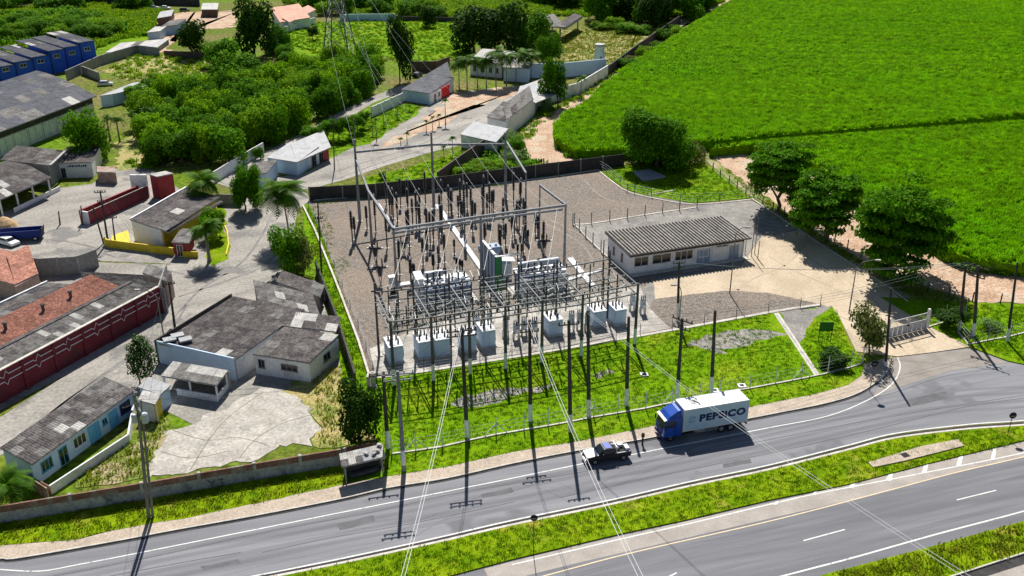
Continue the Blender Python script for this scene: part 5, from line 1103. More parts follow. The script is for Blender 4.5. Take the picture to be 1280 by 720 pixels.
# power transformers
def transformer(x, y, W_, D_, H_, label, cons=2, arm=True, fins=10, radm='tankblue'):
    T = thing('power_transformer', label, 'transformer', G(x,y), None, YA)
    def B(name, mb, m): return mb.build(name, MT[m], T, world=False)
    B('plinth', MB().box((0,0,-.05),(W_+1,D_+1.6,.35)), 'kerb'); B('tank', MB().box((0,0,.3),(W_*.86,D_*.55,H_*.72)).box((0,0,.3+H_*.2),(W_*.88,D_*.57,.12)).box((0,0,.3+H_*.5),(W_*.88,D_*.57,.12)), 'tankblue')
    B('tank_lid', MB().box((0,0,.3+H_*.72),(W_*.92,D_*.62,.14)).box((-W_*.2,0,.44+H_*.72),(1.1,.8,.2)).box((W_*.15,.1,.44+H_*.72),(.8,.8,.16)), 'cabinet')  # white lid paints the sun's gleam on the metal top
    for k in range(4):
        mb = MB(); cx = -W_*.36 + k*W_*.24
        for i in range(fins): mb.box((cx - W_*.1 + i*W_*.2/fins, -D_*.42, .6), (W_*.2/fins*.35, D_*.26, H_*.6))
        mb.tube((cx-W_*.1,-D_*.42,.7),(cx+W_*.1,-D_*.42,.7),.09,n=6).tube((cx-W_*.1,-D_*.42,H_*.6+.5),(cx+W_*.1,-D_*.42,H_*.6+.5),.1,n=6)
        B('radiator', mb, radm)
    for k in range(2):
        mb = MB(); cx = -W_*.2 + k*W_*.4
        for i in range(fins): mb.box((cx - W_*.15 + i*W_*.3/fins, D_*.42, .6), (W_*.3/fins*.35, D_*.26, H_*.6))
        B('radiator', mb, radm)
    for k in range(cons):
        z = H_*1.0 + .1; yy = -.1 + k*.0; x0 = -W_*.40 + k*W_*.42
        mb = MB()
        pr = [(.1,0),(.48,.02),(.52,.2),(.52,W_*.38-.2),(.48,W_*.38-.02),(.1,W_*.38)]
        n0 = 12; kk = len(mb.v)
        for r_, t in pr: mb.v += [(x0+t, yy + D_*.12 + r_*math.cos(6.283*i/n0), z + r_*math.sin(6.283*i/n0)) for i in range(n0)]
        for a in range(len(pr)-1):
            for i in range(n0): mb.f.append((kk+a*n0+i, kk+a*n0+(i+1)%n0, kk+(a+1)*n0+(i+1)%n0, kk+(a+1)*n0+i)); mb.m.append(0)
        B('conservator', mb, 'tank'); B('saddle', MB().box((x0+.5, yy+D_*.12, H_*.72+.3),(.15,.7,z-H_*.72-.7)).box((x0+W_*.38-.5, yy+D_*.12, H_*.72+.3),(.15,.7,z-H_*.72-.7)), 'steel')
    for k in range(7):
        cx = -W_*.38 + k*W_*.125; pr = []
        hh = 1.5 if k < 4 else 1.0
        for i in range(7): pr += [(.09, hh*i/7),(.17, hh*(i+.4)/7)]
        pr += [(.05, hh+.15)]
        B('bushing', MB().rings((cx, -D_*.16, H_*.72+.4), pr, 8), 'insul')
    for k in range(5): B('valve', MB().rings((-W_*.3+k*W_*.16, -D_*.22, H_*.72+.42), [(.2,0),(.24,.25),(.12,.45)], 8), 'wpaint')
    B('oil_pipe', MB().path([(-W_*.42,0,H_*.8),(-W_*.46,0,H_*1.05),(-W_*.2,.1,H_*1.15),(W_*.3,.1,H_*1.1),(W_*.44,0,H_*.75)], .08, 6), 'tank')
    B('control_cabinet', MB().box((W_*.47,-.3,.4),(.6,1.2,1.6)), 'tank')
    if arm:
        B('cable_box', MB().box((-W_*.53,.1,.3),(1.0,1.9,H_*.95)), 'cabinet'); B('cable_box_lid', MB().obox((-W_*.53-.6,-1.0,.3+H_*.95),(1.2,0,0),(0,2.2,.4),(0,0,.1)), 'wpaint')
    return T
transformer(557,373, 7.6, 4.6, 4.0, 'smaller blue grey transformer with white cable box between gantry and cabinets', 1, True, 7)
transformer(674,362, 8.4, 4.8, 4.2, 'big grey transformer with oil conservators right of the fire wall', 2, False, 10, 'tank')
ab = thing('cable_bridge', 'crumpled white sloping duct between the fire wall and the big transformer', 'duct', G(632,350), None, YA)
MB().obox((-1.2,-.6,3.6),(2.6,0,-.5),(.1,1.3,.2),(0,0,.16)).build('duct_top', MT['wpaint'], ab, world=False); MB().box((.2,0,0),(1.3,1.1,3.0)).build('duct_body', MT['tank'], ab, world=False)
MB().obox((-1.2,-.5,3.2),(1.2,0,-.3),(0,1.1,0),(0,0,.4)).build('duct_arm', MT['tankblue'], ab, world=False)
# fire wall
fw = thing('fire_wall', 'tall blue grey panelled fire wall with green end next to the middle column', 'wall', G(613,360)); a = G(603,345); b = G(620,367); hh = Hh(620,367,322)
d = (b-a); n_ = Vector((-d.y,d.x,0)).normalized()
for k in range(4):
    p = a + d*k/4; MB().obox(Vector((p.x,p.y,-.1)), d*.21, n_*.22, Z*(hh+.1)).build('wall_panel', MT['tankblue'], fw)
    MB().obox(Vector((p.x,p.y,-.1)) + d*.21 - n_*.04, d*.035, n_*.3, Z*(hh+.06)).build('post', MT['darkwall'], fw)
MB().obox(Vector((a.x,a.y,hh+.003)) - n_*.05, d, n_*.4, Z*.16).build('coping', MT['wpaint'], fw)
MB().obox(Vector((b.x,b.y,-.1)), YX*1.0, YY*.22, Z*(hh+.1)).build('green_end_panel', MT['greenp'], fw, label='green painted end panel')
MB().obox(Vector((b.x,b.y,hh+.004)) - YY*.05, YX*4.0, YY*.3, Z*.14).build('top_rail', MT['wpaint'], fw)
MB().box(b + YX*4.0 + YY*.1, (.25,.25,hh), YA).build('end_post', MT['steel'], fw)
ub = thing('oil_tank_box', 'dark blue grey raised box beside the top of the fire wall', 'tank', G(612,338), None, YA)
MB().box((0,0,3.2),(3.2,1.8,1.1)).build('tank_body', MT['tankblue'], ub, world=False)
for s in (-1.4,1.4): MB().box((s,0,0),(.2,.2,3.2)).build('leg', MT['steel'], ub, world=False)
for s in (-1,0,1): MB().rings((s,-.3,4.3), [(.2,0),(.26,.2),(.1,.4)], 8).build('valve', MT['wpaint'], ub, world=False)

# capacitor and regulator cabinets in the front row
def cabinet(x0, x1, y, yt, dp, label, kind=0):
    a, b = G(x0, y), G(x1, y); c = (a+b)/2; wd = (b-a).length; hh = Hh((x0+x1)/2, y, yt); T = thing('switch_cabinet', label, 'cabinet', c + YY*dp/2, None, YA)
    def B(name, mb, m): return mb.build(name, MT[m], T, world=False)
    B('base', MB().box((0,0,-.1),(wd*1.15,dp*1.15,.35)), 'kerb'); B('body', MB().box((0,0,.25),(wd,dp,hh-.33)), 'tankblue' if kind else 'ltblue')
    B('lid', MB().box((0,0,hh-.08),(wd*1.05,dp*1.05,.1)), 'wpaint')
    for k in range(2): B('door_panel', MB().box(((k-.5)*wd*.48, -dp/2-.02, .4), (wd*.44, .04, hh-.7)), 'ltblue')  # white cabinets coloured with the bluish shade of their fronts
    for i in (-1,0,1):
        for j in (-1,1):
            if (i+j) % 2 == 0 or j > 0:
                B('bushing', MB().rings((i*wd*.28, j*dp*.2, hh+.02), [(.08,0),(.16,.12),(.08,.24),(.16,.36),(.08,.48),(.05,.75)], 8), 'insul')
    B('conduit', MB().path([(wd*.52,-dp*.3,.3),(wd*.6,-dp*.3,.8),(wd*.6,-dp*.2,hh*.7),(wd*.5,0,hh*.8)], .06, 5), 'steel')
    B('meter_box', MB().box((wd*.56,-dp*.1,.9),(.25,.5,.7)), 'black')
    return T, c + YY*dp/2 + Z*(hh+.75)
caps = []
for x0, x1, y, yt, dp, lab in ((487,505,455,433,3.0,'leftmost white topped cabinet by the corner gantry poles'), (524,540,449,427,3.0,'left cabinet of the joined pair behind the lawn'), (545,563,446,424,3.0,'right cabinet of the joined pair behind the lawn'),
    (578,596,441,418,2.4,'white topped cabinet partly behind the fourth gantry column'), (603,620,435,413,2.8,'white topped cabinet left of the grey regulators'), (686,704,420,400,2.8,'lone white topped cabinet standing on its shadow in mid row'),
    (741,758,409,389,2.6,'left cabinet of the right hand pair'), (768,783,407,387,2.6,'rightmost white topped cabinet of the front row')):
    caps.append(cabinet(x0, x1, y, yt, dp, lab)[1])
def regulator(x, y, yt, label, kind='regulator', r=.42):
    h = Hh(x, y, yt); T = thing('voltage_regulator', label, 'regulator', G(x,y), None, YA)
    def B(name, mb, m): return mb.build(name, MT[m], T, world=False)
    B('stand', MB().box((-.35,0,-.1),(.1,.6,h*.42)).box((.35,0,-.1),(.1,.6,h*.42)).box((0,0,h*.38-.1),(.9,.8,.1)), 'steel')
    B('body', MB().rings((0,0,h*.38), [(r,0),(r*1.05,.1),(r,.2),(r,h*.42),(r*1.08,h*.43),(r*.8,h*.48)], 12), 'tank')
    for k in (-1,0,1): B('bushing', MB().rings((k*.28,0,h*.84), [(.06,0),(.12,.1),(.06,.2),(.12,.3),(.06,.4),(.04,.6)], 8), 'insul')
    B('control_box', MB().box((0,-r-.15,h*.4),(.45,.25,.6)), 'wpaint')
    return G(x,y) + Z*(h+.3)
regs = []
for x, y, yt, lab in ((632,421,396,'grey round regulator behind the second dark pole pair'),(645,424,400,'grey round regulator right of its twin in mid row'),(655,419,396,'pale regulator with white box in front of the busbar frame'),(668,420,396,'small regulator beside the sixth gantry column'),
    (714,414,388,'grey regulator between lone cabinet and right pair'),(724,411,386,'blue grey regulator left of the right hand pair'),(734,413,390,'small white regulator near the dark front pole'),(803,392,370,'single slim regulator on a stand at the pad edge'),
    (612,408,388,'regulator tucked behind the middle cabinets'),(596,410,392,'regulator behind the fourth cabinet'),(790,388,366,'regulator below the right end of the busbar frame')): regs.append(regulator(x, y, yt, lab))
# busbar frame: two rows of columns, rails, cross members, disconnectors, jumpers
FRONT = [(493,486),(542,480),(588,472),(632,465),(677,457),(726,449),(793,434)]
HB = 9.6
names = ['first','second','third','fourth','fifth','sixth','seventh']
ft, bt_ = [], []
def gpole(x, y, h, label, xt=None, white=True, r=.19, lean=(0,0), group=None):
    g = G(x, y); T = thing('gantry_pole', label, 'pole', g, group)
    p = Vector((lean[0],lean[1],h)); b = Vector((0,0,0)); q0, q1 = b.lerp(p, .6/h), b.lerp(p, 2.9/h)
    MB().tube(b - Z*.3, q0, r*1.2, r*1.18, 8).build('pole_foot', MT['wood'], T, world=False)
    MB().tube(q0, q1, r*1.22, r*1.15, 8).build('white_band', MT['ltblue' if False else 'wpaint'], T, world=False)
    MB().tube(q1, p, r*1.12, r*.85, 8).build('shaft', MT['darkconc'], T, world=False)
    return g + p
base_pts = [G(*f) for f in FRONT]
for i, f in enumerate(FRONT):
    top = gpole(f[0], f[1], HB, '%s gantry column from the left along the lawn edge, white band near its foot' % names[i]); ft.append(top)
back = [b + YY*9.0 for b in base_pts]; mid = [b + YY*4.6 for b in base_pts]
for i, b in enumerate(back):
    T = thing('busbar_column', '%s rear column of the busbar frame from the left' % names[i], 'column', b); MB().tube((0,0,-.2),(0,0,HB+1.2),.17,.13,8).build('shaft', MT['darkconc'], T, world=False); MB().box((0,0,-.1),(.8,.8,.3),YA).build('footing', MT['kerb'], T, world=False); bt_.append(b + Z*HB)
bf = thing('busbar_frame', 'steel busbar lattice carried on the rows of gantry columns', 'busbar frame', Vector((back[3].x, back[3].y, 0)))
for i in range(6):
    for z, w_ in ((HB-.15,.13),(HB-1.5,.10),(HB-3.2,.09)):
        for row in (base_pts, mid, back):
            if row is mid and z > HB-1: continue
            if row is base_pts and z < HB-3: continue
            mb = MB(); beam(mb, Vector((row[i].x,row[i].y,z)), Vector((row[i+1].x,row[i+1].y,z)), w_, .16); mb.build('rail', MT['framesteel'], bf)
for i in range(7):
    for z in (HB-.32, HB-1.7): mb = MB(); beam(mb, Vector((base_pts[i].x,base_pts[i].y,z)), Vector((back[i].x,back[i].y,z)), .14, .15); mb.build('cross_member', MT['framesteel'], bf)
for i in range(6):
    for t in (.33,.67):
        a = base_pts[i].lerp(base_pts[i+1], t); b = back[i].lerp(back[i+1], t); mb = MB(); beam(mb, Vector((a.x,a.y,HB-1.52)), Vector((b.x,b.y,HB-1.52)), .09, .1); mb.build('cross_member', MT['framesteel'], bf)
insm = MB().rings((0,0,0), [(.05,0),(.12,.08),(.05,.16),(.12,.24),(.05,.32),(.12,.40),(.05,.48),(.12,.56),(.04,.66)], 7).mesh('disconnector_insulator', MT['insul'])
blm = MB().tube((0,0,0),(1.5,0,.3),.035,n=4).mesh('switch_blade', MT['alu'])
for i in range(6):
    for t in (.15,.33,.5,.67,.85):
        for s, zz in ((.12,HB-1.4),(.42,HB-1.4),(.62,HB-3.1),(.95,HB-.05)):
            a = base_pts[i].lerp(base_pts[i+1], t); b = back[i].lerp(back[i+1], t); p = a.lerp(b, s); p = Vector((p.x,p.y,zz))
            o = obj('disconnector_insulator', insm, bf, p - bf.location); o.rotation_euler = (rnd.choice((0,.5,-.4,3.14)), rnd.uniform(-.2,.2), 0)
            if rnd.random() < .35: o2 = obj('switch_blade', blm, bf, p - bf.location + Z*.6, YA + rnd.choice((1.57,1.4,0,.3)))
for i in range(6):
    for t in (.25,.5,.75):
        for q_ in (.25,.75):
            a = base_pts[i].lerp(base_pts[i+1], t); b = back[i].lerp(back[i+1], t); p = a.lerp(b, q_)
            MB().tube(Vector((p.x,p.y,HB-3.3)), Vector((p.x,p.y,HB+.7)), .09, n=6).build('hanger', MT['wood'], bf)
# jumpers
jr = random.Random(4); k = 0
for i in range(6):
    for t in (.12,.3,.5,.68,.88):
        a = base_pts[i].lerp(base_pts[i+1], t); b = back[i].lerp(back[i+1], t)
        for s0, s1 in ((.1,.45),(.45,.9)):
            p = a.lerp(b, s0 + jr.uniform(-.05,.05)); q = a.lerp(b, s1 + jr.uniform(-.06,.06)) + YX*jr.uniform(-1.2,1.2)
            cable('jumper_cable', 'curved bright jumper hanging in the busbar frame', Vector((p.x,p.y,HB - jr.uniform(.1,1.5))), Vector((q.x,q.y,HB - jr.uniform(.2,3.0))), jr.uniform(.5,1.3), .028, 'alu', 7, 'jumpers hanging in the busbar frame')
for j, (s, zz) in enumerate(((.2,HB-.75),(.5,HB-.75),(.8,HB-.75),(1.0,HB-1.0),(1.12,HB-2.6),(1.2,HB-3.6))):
    a = base_pts[0].lerp(back[0], s) - YX*.6; b = base_pts[6].lerp(back[6], s) + YX*.5
    MB().tube(Vector((a.x,a.y,zz)), Vector((b.x,b.y,zz)), .045, n=6).build('bus_tube', MT['alu'], bf)
for _ in range(90):
    i = jr.randrange(6); t = jr.random(); a = base_pts[i].lerp(base_pts[i+1], t); b = back[i].lerp(back[i+1], t); p = a.lerp(b, jr.uniform(0,1.1)); q = p + YX*jr.uniform(-1.8,1.8) + YY*jr.uniform(-2.2,2.2)
    cable('jumper_cable', 'short loop of conductor in the busbar frame', Vector((p.x,p.y,HB - jr.uniform(.1,2.2))), Vector((q.x,q.y,HB - jr.uniform(.8,3.6))), jr.uniform(.2,.9), .026, jr.choice(('alu','steel','darkconc','darkconc')), 6, 'short loops in the busbar frame')
for q in caps:
    for s in (-.5,0,.5):
        i = min(range(6), key=lambda j: abs(mid[j].x - q.x)); cable('jumper_cable', 'drop conductor from busbar frame down to a cabinet top', q + YX*s + YY*s, Vector((q.x + s + 1.0, q.y + 1.5, HB-2.9)), -.3, .025, 'alu', 6, 'drop conductors above the cabinets')
for q in regs[:7]:
    for s in (-.3,.3): cable('jumper_cable', 'drop conductor from busbar frame to a regulator', q + YX*s, Vector((q.x + s - .8, q.y + 1.0, HB-3.0)), -.3, .022, 'alu', 5, 'drop conductors above the regulators')
# spans between gantries
def spans(ps, qs, sag, r, label, group, m='alu'):
    for p, q in zip(ps, qs): cable('span_cable', label, p, q, sag, r, m, 14, group)
def along(a, b, ts, dz=0): return [a.lerp(b, t) + Z*dz for t in ts]
spans(along(tA,tB,(.2,.5,.8),-2.0), along(tD,tE,(.2,.5,.8),.3), 1.0, .018, 'conductor slung from left high beam to long cross beam', 'left bay conductors')
spans(along(tB,tC,(.2,.5,.8),-2.0), along(tE,tF,(.2,.5,.8),.3), 1.0, .018, 'conductor slung from right high beam to long cross beam', 'right bay conductors')
spans(along(tD,tE,(.15,.4,.65,.9),.1), along(bt_[0],bt_[2],(.2,.5,.8,1),0), .6, .03, 'conductor from long cross beam down to the rear busbar rail on the left', 'left rear conductors')
spans(along(tE,tF,(.15,.4,.65,.9),.1), along(bt_[2],bt_[5],(.3,.5,.7,.9),0), .6, .03, 'conductor from long cross beam down to the rear busbar rail on the right', 'right rear conductors')
e1 = thing('rail_post', 'thin dark steel post at the corner of the control house', 'post', G(752,372)); MB().tube((0,0,-.1),(0,0,Hh(752,372,300)),.1,.08,6).build('shaft', MT['wood'], e1, world=False)
p = G(752,372) + Z*(Hh(752,372,300)-2.2); cable('rail_tube', 'slim horizontal tube from dark right column to thin dark post', tF - Z*4.2, p, .05, .05, 'steel', 3); cable('rail_tube', 'lower slim tube from dark right column to thin dark post', tF - Z*6.0, p - Z*1.8, .05, .04, 'steel', 3)

# ================================================================== POLES IN THE LAWN AND ALONG THE ROAD
def pole(x, y, xt, yt, label, m='wood', band=(.0,2.2), arms=(), r=.17, lamp=None, name='utility_pole', ins=True, group=None, armdir=None, trafo=False):
    h = Hh(x, y, yt); g = G(x, y); q = G(xt, yt, h); top = Vector((q.x-g.x, 0, h)); T = thing(name, label, 'pole', g, group)
    if band:
        a, b = top*(band[0]/h), top*(band[1]/h)
        if band[0] > .05: MB().tube(-Z*.3, a, r*1.25, r*1.22, 8).build('pole_foot', MT[m], T, world=False)
        else: a = -Z*.3
        MB().tube(a, b, r*1.27, r*1.2, 8).build('white_band', MT['wpaint'], T, world=False); MB().tube(b, top, r*1.15, r*.8, 8).build('shaft', MT[m], T, world=False)
    else: MB().tube(-Z*.3, top, r*1.35, r*.85, 8).build('shaft', MT[m], T, world=False)
    ad = armdir or Vector((math.cos(R(12)), math.sin(R(12)), 0)); ends = []
    for (dz, L_) in arms:
        c = top - Z*dz; mb = MB(); beam(mb, c - ad*L_/2 + Vector((0,-.15,0)), c + ad*L_/2 + Vector((0,-.15,0)), .11, .13); mb.build('cross_arm', MT['wood' if m == 'wood' else 'conc'], T, world=False)
        for s in (-.46,-.2,.2,.46):
            pp = c + ad*L_*s + Vector((0,-.15,.08)); MB().rings(pp, [(.05,0),(.1,.06),(.05,.12),(.11,.18),(.04,.3)], 6).build('insulator', MT['wpaint' if m != 'wood' else 'insul'], T, world=False); ends.append(g + pp + Z*.3)
    if trafo:
        MB().rings(top - Z*3.2 + Vector((.5,-.3,0)), [(.3,0),(.33,.1),(.33,.95),(.2,1.05)], 10).build('pole_transformer', MT['tank'], T, world=False)
        MB().rings(top - Z*3.2 + Vector((-.5,-.3,0)), [(.26,0),(.28,.1),(.28,.8),(.2,.9)], 10).build('pole_transformer', MT['tank'], T, world=False)
    return T, g + top, ends
PL = {}
for key, a in dict(
 p1=(505,590,497,464,'grey pole with cross arm beside the bus shelter, nearest the road',), p2=(485,562,479,465,'dark pole just left of the bus shelter roof pole'), p4=(584,548,577,410,'tall dark pole with white foot standing left of centre by the road fence'),
 p6=(663,528,662,400,'tall dark pole with white foot at the fence, middle of the lawn'), p8=(713,541,711,400,'tall dark pole whose white foot meets the pickup end of the fence'), p10=(736,522,735,388,'stout dark pole with long white foot just behind the pickup'),
 p11=(783,508,786,396,'dark pole with white foot between pickup and truck'), p13=(846,500,853,398,'dark pole right behind the truck roof with rack of arms on top'), p15=(889,493,894,388,'straight dark pole with white lower third above the truck box')).items():
    arms = {'p1':((.3,3.4),(1.0,3.0)),'p2':((.3,3.2),),'p4':((.3,3.4),(.9,3.4)),'p6':((.4,3.2),(1.4,2.2)),'p8':((.5,2.4),),'p13':((.2,2.8),(1.3,2.4)),'p10':()}.get(key, ())
    PL[key] = pole(a[0],a[1],a[2],a[3],a[4], 'conc' if key == 'p1' else 'wood', band=(1.0,2.9) if key == 'p1' else (.2,2.6), arms=arms, r=.21, armdir=Vector((.75,-.66,0)) if key == 'p13' else None)
PL['p14'] = pole(847,402,849,326,'pole with white foot in the brown gravel bed before the control house', band=(.1,3.0), arms=((.3,1.8),(1.0,1.6)))
PL['p16'] = pole(1107,458,1114,360,'tall leaning dark pole at the kerb corner beside the entrance gate', band=(.0,.8), r=.17)
PL['p17'] = pole(1199,413,1207,332,'dark pole with bright cross arms left of the entrance pair', arms=((.2,3.0),(.7,2.6)), armdir=Vector((.8,-.6,0)), r=.2)
PL['p18'] = pole(1217,421,1223,332,'stout dark pole with cross arms and hardware in the right lawn', arms=((.2,3.0),(1.6,2.2)), armdir=Vector((.7,-.7,0)), r=.22)
PL['p19'] = pole(1259,428,1272,328,'rightmost leaning dark pole in the right lawn', r=.17)
PL['p20'] = pole(186,649,170,490,'thick grey weathered pole by the roadside wall with hardware on top', 'greywood', band=None, arms=((.6,2.2),(1.8,1.8)), r=.15, armdir=Vector((.5,-.85,0)), trafo=True)
PL['p20b'] = pole(191,648,176,500,'slimmer grey pole twinned with the thick weathered pole', 'greywood', band=None, r=.11)
PL['p21'] = pole(219,413,211,352,'tall dark street pole at the corner of the patched house', band=None, r=.15, arms=((.3,1.6),))
PL['p22'] = pole(135,303,125,238,'tall dark pole behind the yellow wall, highest of its group', band=None, arms=((.3,1.8),(2.0,1.4)), r=.15)
PL['p22b'] = pole(130,305,116,258,'leaning dark pole left of the yellow wall group', band=None, r=.12)
PL['p22c'] = pole(144,303,140,270,'short dark pole with small arm in the yellow wall group', band=None, arms=((.3,1.6),), r=.12)
PL['p22d'] = pole(75,281,73,264,'short lone dark post in the west yard', band=None, r=.12); PL['p22e'] = pole(103,281,101,257,'short dark post at the bright end of the red wall', band=None, r=.12)
PL['p23'] = pole(402,342,397,250,'slim dark pole with small lamp at the garden strip by the palm', band=None, arms=((3.0,1.2),), r=.12)
PL['p24'] = pole(418,212,416,150,'thin dark pole rising from the garden tree cluster', band=None, r=.1)
PL['p25'] = pole(444,176,442,148,'very slim grey pole on the palm lawn', 'conc', band=None, r=.1)
# street lamps
def street_lamp(x, y, yt, dx, label, reach=1.6, m='greywood'):
    h = Hh(x, y, yt); T = thing('street_lamp', label, 'street lamp', G(x,y)); s = 1 if dx > 0 else -1
    MB().path([(0,0,-.2),(0,0,h*.55),(0,0,h-1.2),(s*.3*reach,0,h-.35),(s*reach*.7,0,h-.08),(s*reach,0,h)], [.1,.08,.065,.06,.055,.05], 6).build('mast', MT[m], T, world=False)
    MB().box((s*(reach+.3),0,h-.1),(.8,.28,.16)).build('lamp_head', MT['rooflight'], T, world=False); MB().box((s*(reach+.3),0,h-.14),(.55,.2,.04)).build('lamp_glass', MT['glass'], T, world=False)
street_lamp(1061,392,325, 1, 'curved arm lamp standing on the beige forecourt', 2.6); street_lamp(912,368,284, 1, 'slim lamp post with tilted head in front of the control house', 1.3)
street_lamp(205,422,362, -1, 'curved street lamp at the maroon warehouse end', 2.2)
street_lamp(849,400,356, -1, 'small floodlight pole beside the brown gravel bed', .9)
for x, y, yt, lab in ((939,321,268,'tall thin post near the right end of the control house'),(943,318,272,'second thin post at the control house end'),(931,318,300,'short post at the control house corner'),(947,324,301,'short fence post outside the control house')):
    T = thing('thin_post', lab, 'post', G(x,y)); h = Hh(x,y,yt); MB().tube((0,0,-.1),(0,0,h),.07,.06,6).build('shaft', MT['greywood'], T, world=False); MB().box((0,0,-.1),(.3,.3,.22)).build('footing', MT['kerb'], T, world=False)
# overhead lines passing over the road toward the viewer
def over(px, zz): return G(px[0], px[1], zz)
for (k0, end, zz, lab, grp, ns) in (('p4',(488,790),14.5,'bright overhead cable running down to the bottom edge left of centre','overhead cables left of centre',2), ('p6',(838,790),14.5,'bright overhead cable crossing the road towards bottom centre','overhead cables at bottom centre',2), ('p10',(1340,800),15,'bright overhead cable crossing over the truck to the lower right','overhead cables over the truck',2)):
    top = PL[k0][1]; e = over(end, zz)
    for i in range(ns):
        o_ = Vector((.2*(i-1), 0, .1*(i%2))); cable('overhead_cable', lab, top + o_ - Z*.2, e + o_*1.6, 1.2, .021, 'alu', 20, grp)
for a, b in (('p1','p4'),('p4','p6'),('p6','p8'),('p8','p13'),('p13','p16'),('p16','p18'),('p18','p19')):
    ea, eb = PL[a][2] or [PL[a][1]]*4, PL[b][2] or [PL[b][1]]*4
    for i in (0,3): cable('line_wire', 'thin dark wire strung between the roadside poles', ea[i], eb[i], .6, .012, 'cabledark', 10, 'wires along the roadside poles')
for a, b in (('p20','p1'),('p20','p21')):
    for i in (0,3): cable('line_wire', 'thin dark wire from the weathered grey pole', PL[a][2][i], (PL[b][2] or [PL[b][1]]*4)[i], .8, .014, 'cabledark', 12, 'wires from the weathered grey pole')
for i in (0,2,3): cable('line_wire', 'thin wire from the street pole to the yellow wall poles', PL['p21'][2][i], PL['p22'][2][i], .8, .014, 'cabledark', 10, 'wires over the street junction')
for a, b in (('p17','p13'),('p18','p14')):
    for i in (0,1): cable('line_wire', 'grey wire crossing the forecourt to the truck side poles', PL[a][2][i], PL[b][2][i], 1.2, .02, 'steel', 14, 'wires crossing the forecourt')

# ================================================================== FENCES, GATE, SIGNS, SHELTER
def fence(name, label, pts, hgt, strands=(.4,.9,1.4,1.9), m='conc', r=.07, braces=(), kerb=True, arm=True, pm=None):
    """pts: where each post stands; posts are parts, the wires one part per strand"""
    P_ = P(*pts); T = thing(name, label, 'fence', P_[0])
    me = MB().tube((0,0,-.2),(0,0,hgt), r*1.1, r, 5)
    if arm: me.tube((0,0,hgt),(0,.25,hgt+.3), r*.8, r*.6, 5)
    me = me.mesh('post', MT[m])
    for p in P_: obj('post', me, T, p - P_[0], rnd.uniform(-.1,.1))
    for z in strands: MB().path([p + Z*z for p in P_], .012 if strands != () else .02, 3).build('wire', MT['steel'], T)
    for i in braces:
        p = P_[i]; d = (P_[min(i+1,len(P_)-1)] - P_[max(i-1,0)]).normalized()
        for s in (-1,1): MB().tube(p + Z*hgt*.75, p + d*s*1.6, .06, .05, 5).build('brace', MT[m], T)
    if kerb:
        mb = MB(); ribbon(mb, P_, .22, -.1, .26); mb.build('ground_beam', MT['kerb'], T)
    return T
fence('roadside_fence', 'white post and wire fence between lawn and pavement with a low concrete beam', [(490,569),(520,565),(553,560),(587,552),(620,545),(655,539),(685,534),(712,529),(742,523),(772,518),(807,512),(840,505),(875,498),(900,493),(937,487),(969,481),(1001,475),(1034,468),(1062,461),(1077,456)], 2.3, braces=(1,4,8,11,16), m='wpaint_worn')
fence('yard_front_fence', 'low wire fence along the front kerb of the equipment pad', [(468,472),(497,469.5),(530,463),(565,458.5),(600,453.5),(640,447),(677,441),(705,436),(735,430.5),(770,425),(800,419.5),(840,413),(880,406.5),(920,399.5),(960,391),(1000,386),(1025,382)], 1.5, m='darkconc', kerb=False, r=.05, strands=(.4,.8,1.2))
fence('inner_fence', 'post fence with mesh between gravel yard and grey gravel', [(718,280),(739,280),(762,276.5),(784,274),(806,270),(828,266.5),(849,264),(871,260)], 2.2, m='darkconc', r=.08, arm=False, kerb=False)
fence('inner_side_fence', 'fence line running from the inner fence corner to the control house wall', [(716,281),(724,287.5),(732,297),(741,305.5),(751,315),(760,323)], 2.2, m='darkconc', r=.08, arm=False)
fence('corner_lawn_fence', 'dark thin fence around the corner lawn', [(747,211),(758,217),(775,231),(784,241),(793,243),(814,247),(850,254),(899,252.5),(937,248)], 1.7, m='darkconc', r=.06, arm=False, kerb=False)
fence('wooden_fence', 'wooden post fence following the dirt track', [(880,196),(891,213),(900,222),(911,230),(921,236),(932,243),(942,248),(953,256),(966,263),(980,269),(992,274),(1003,281),(1016,288),(1030,296),(1043,303),(1059,311),(1076,322),(1092,332),(1108,342),(1124,350),(1139,358),(1159,366),(1185,372),(1215,378),(1250,380),(1290,382)], 1.7, m='wood', r=.1, arm=False, kerb=False, strands=(.4,.9,1.4))
fence('right_lawn_fence', 'concrete braced post fence at the right edge of the picture', [(1197,416),(1210,432),(1234,427),(1262,422),(1285,416)], 2.2, braces=(1,3))
fence('gate_side_fence', 'braced fence bay to the right of the entrance gate', [(1160,410),(1180,404),(1205,398)], 2.6, braces=(1,), m='steel')
fence('west_garden_fence', 'thin wire fence on the inner side of the garden strip', [(386,259),(393,275),(401,291),(409,311),(418,333),(428,359),(438,384),(448,409),(458,437),(466,462)], 1.3, m='darkconc', r=.05, arm=False, kerb=False)
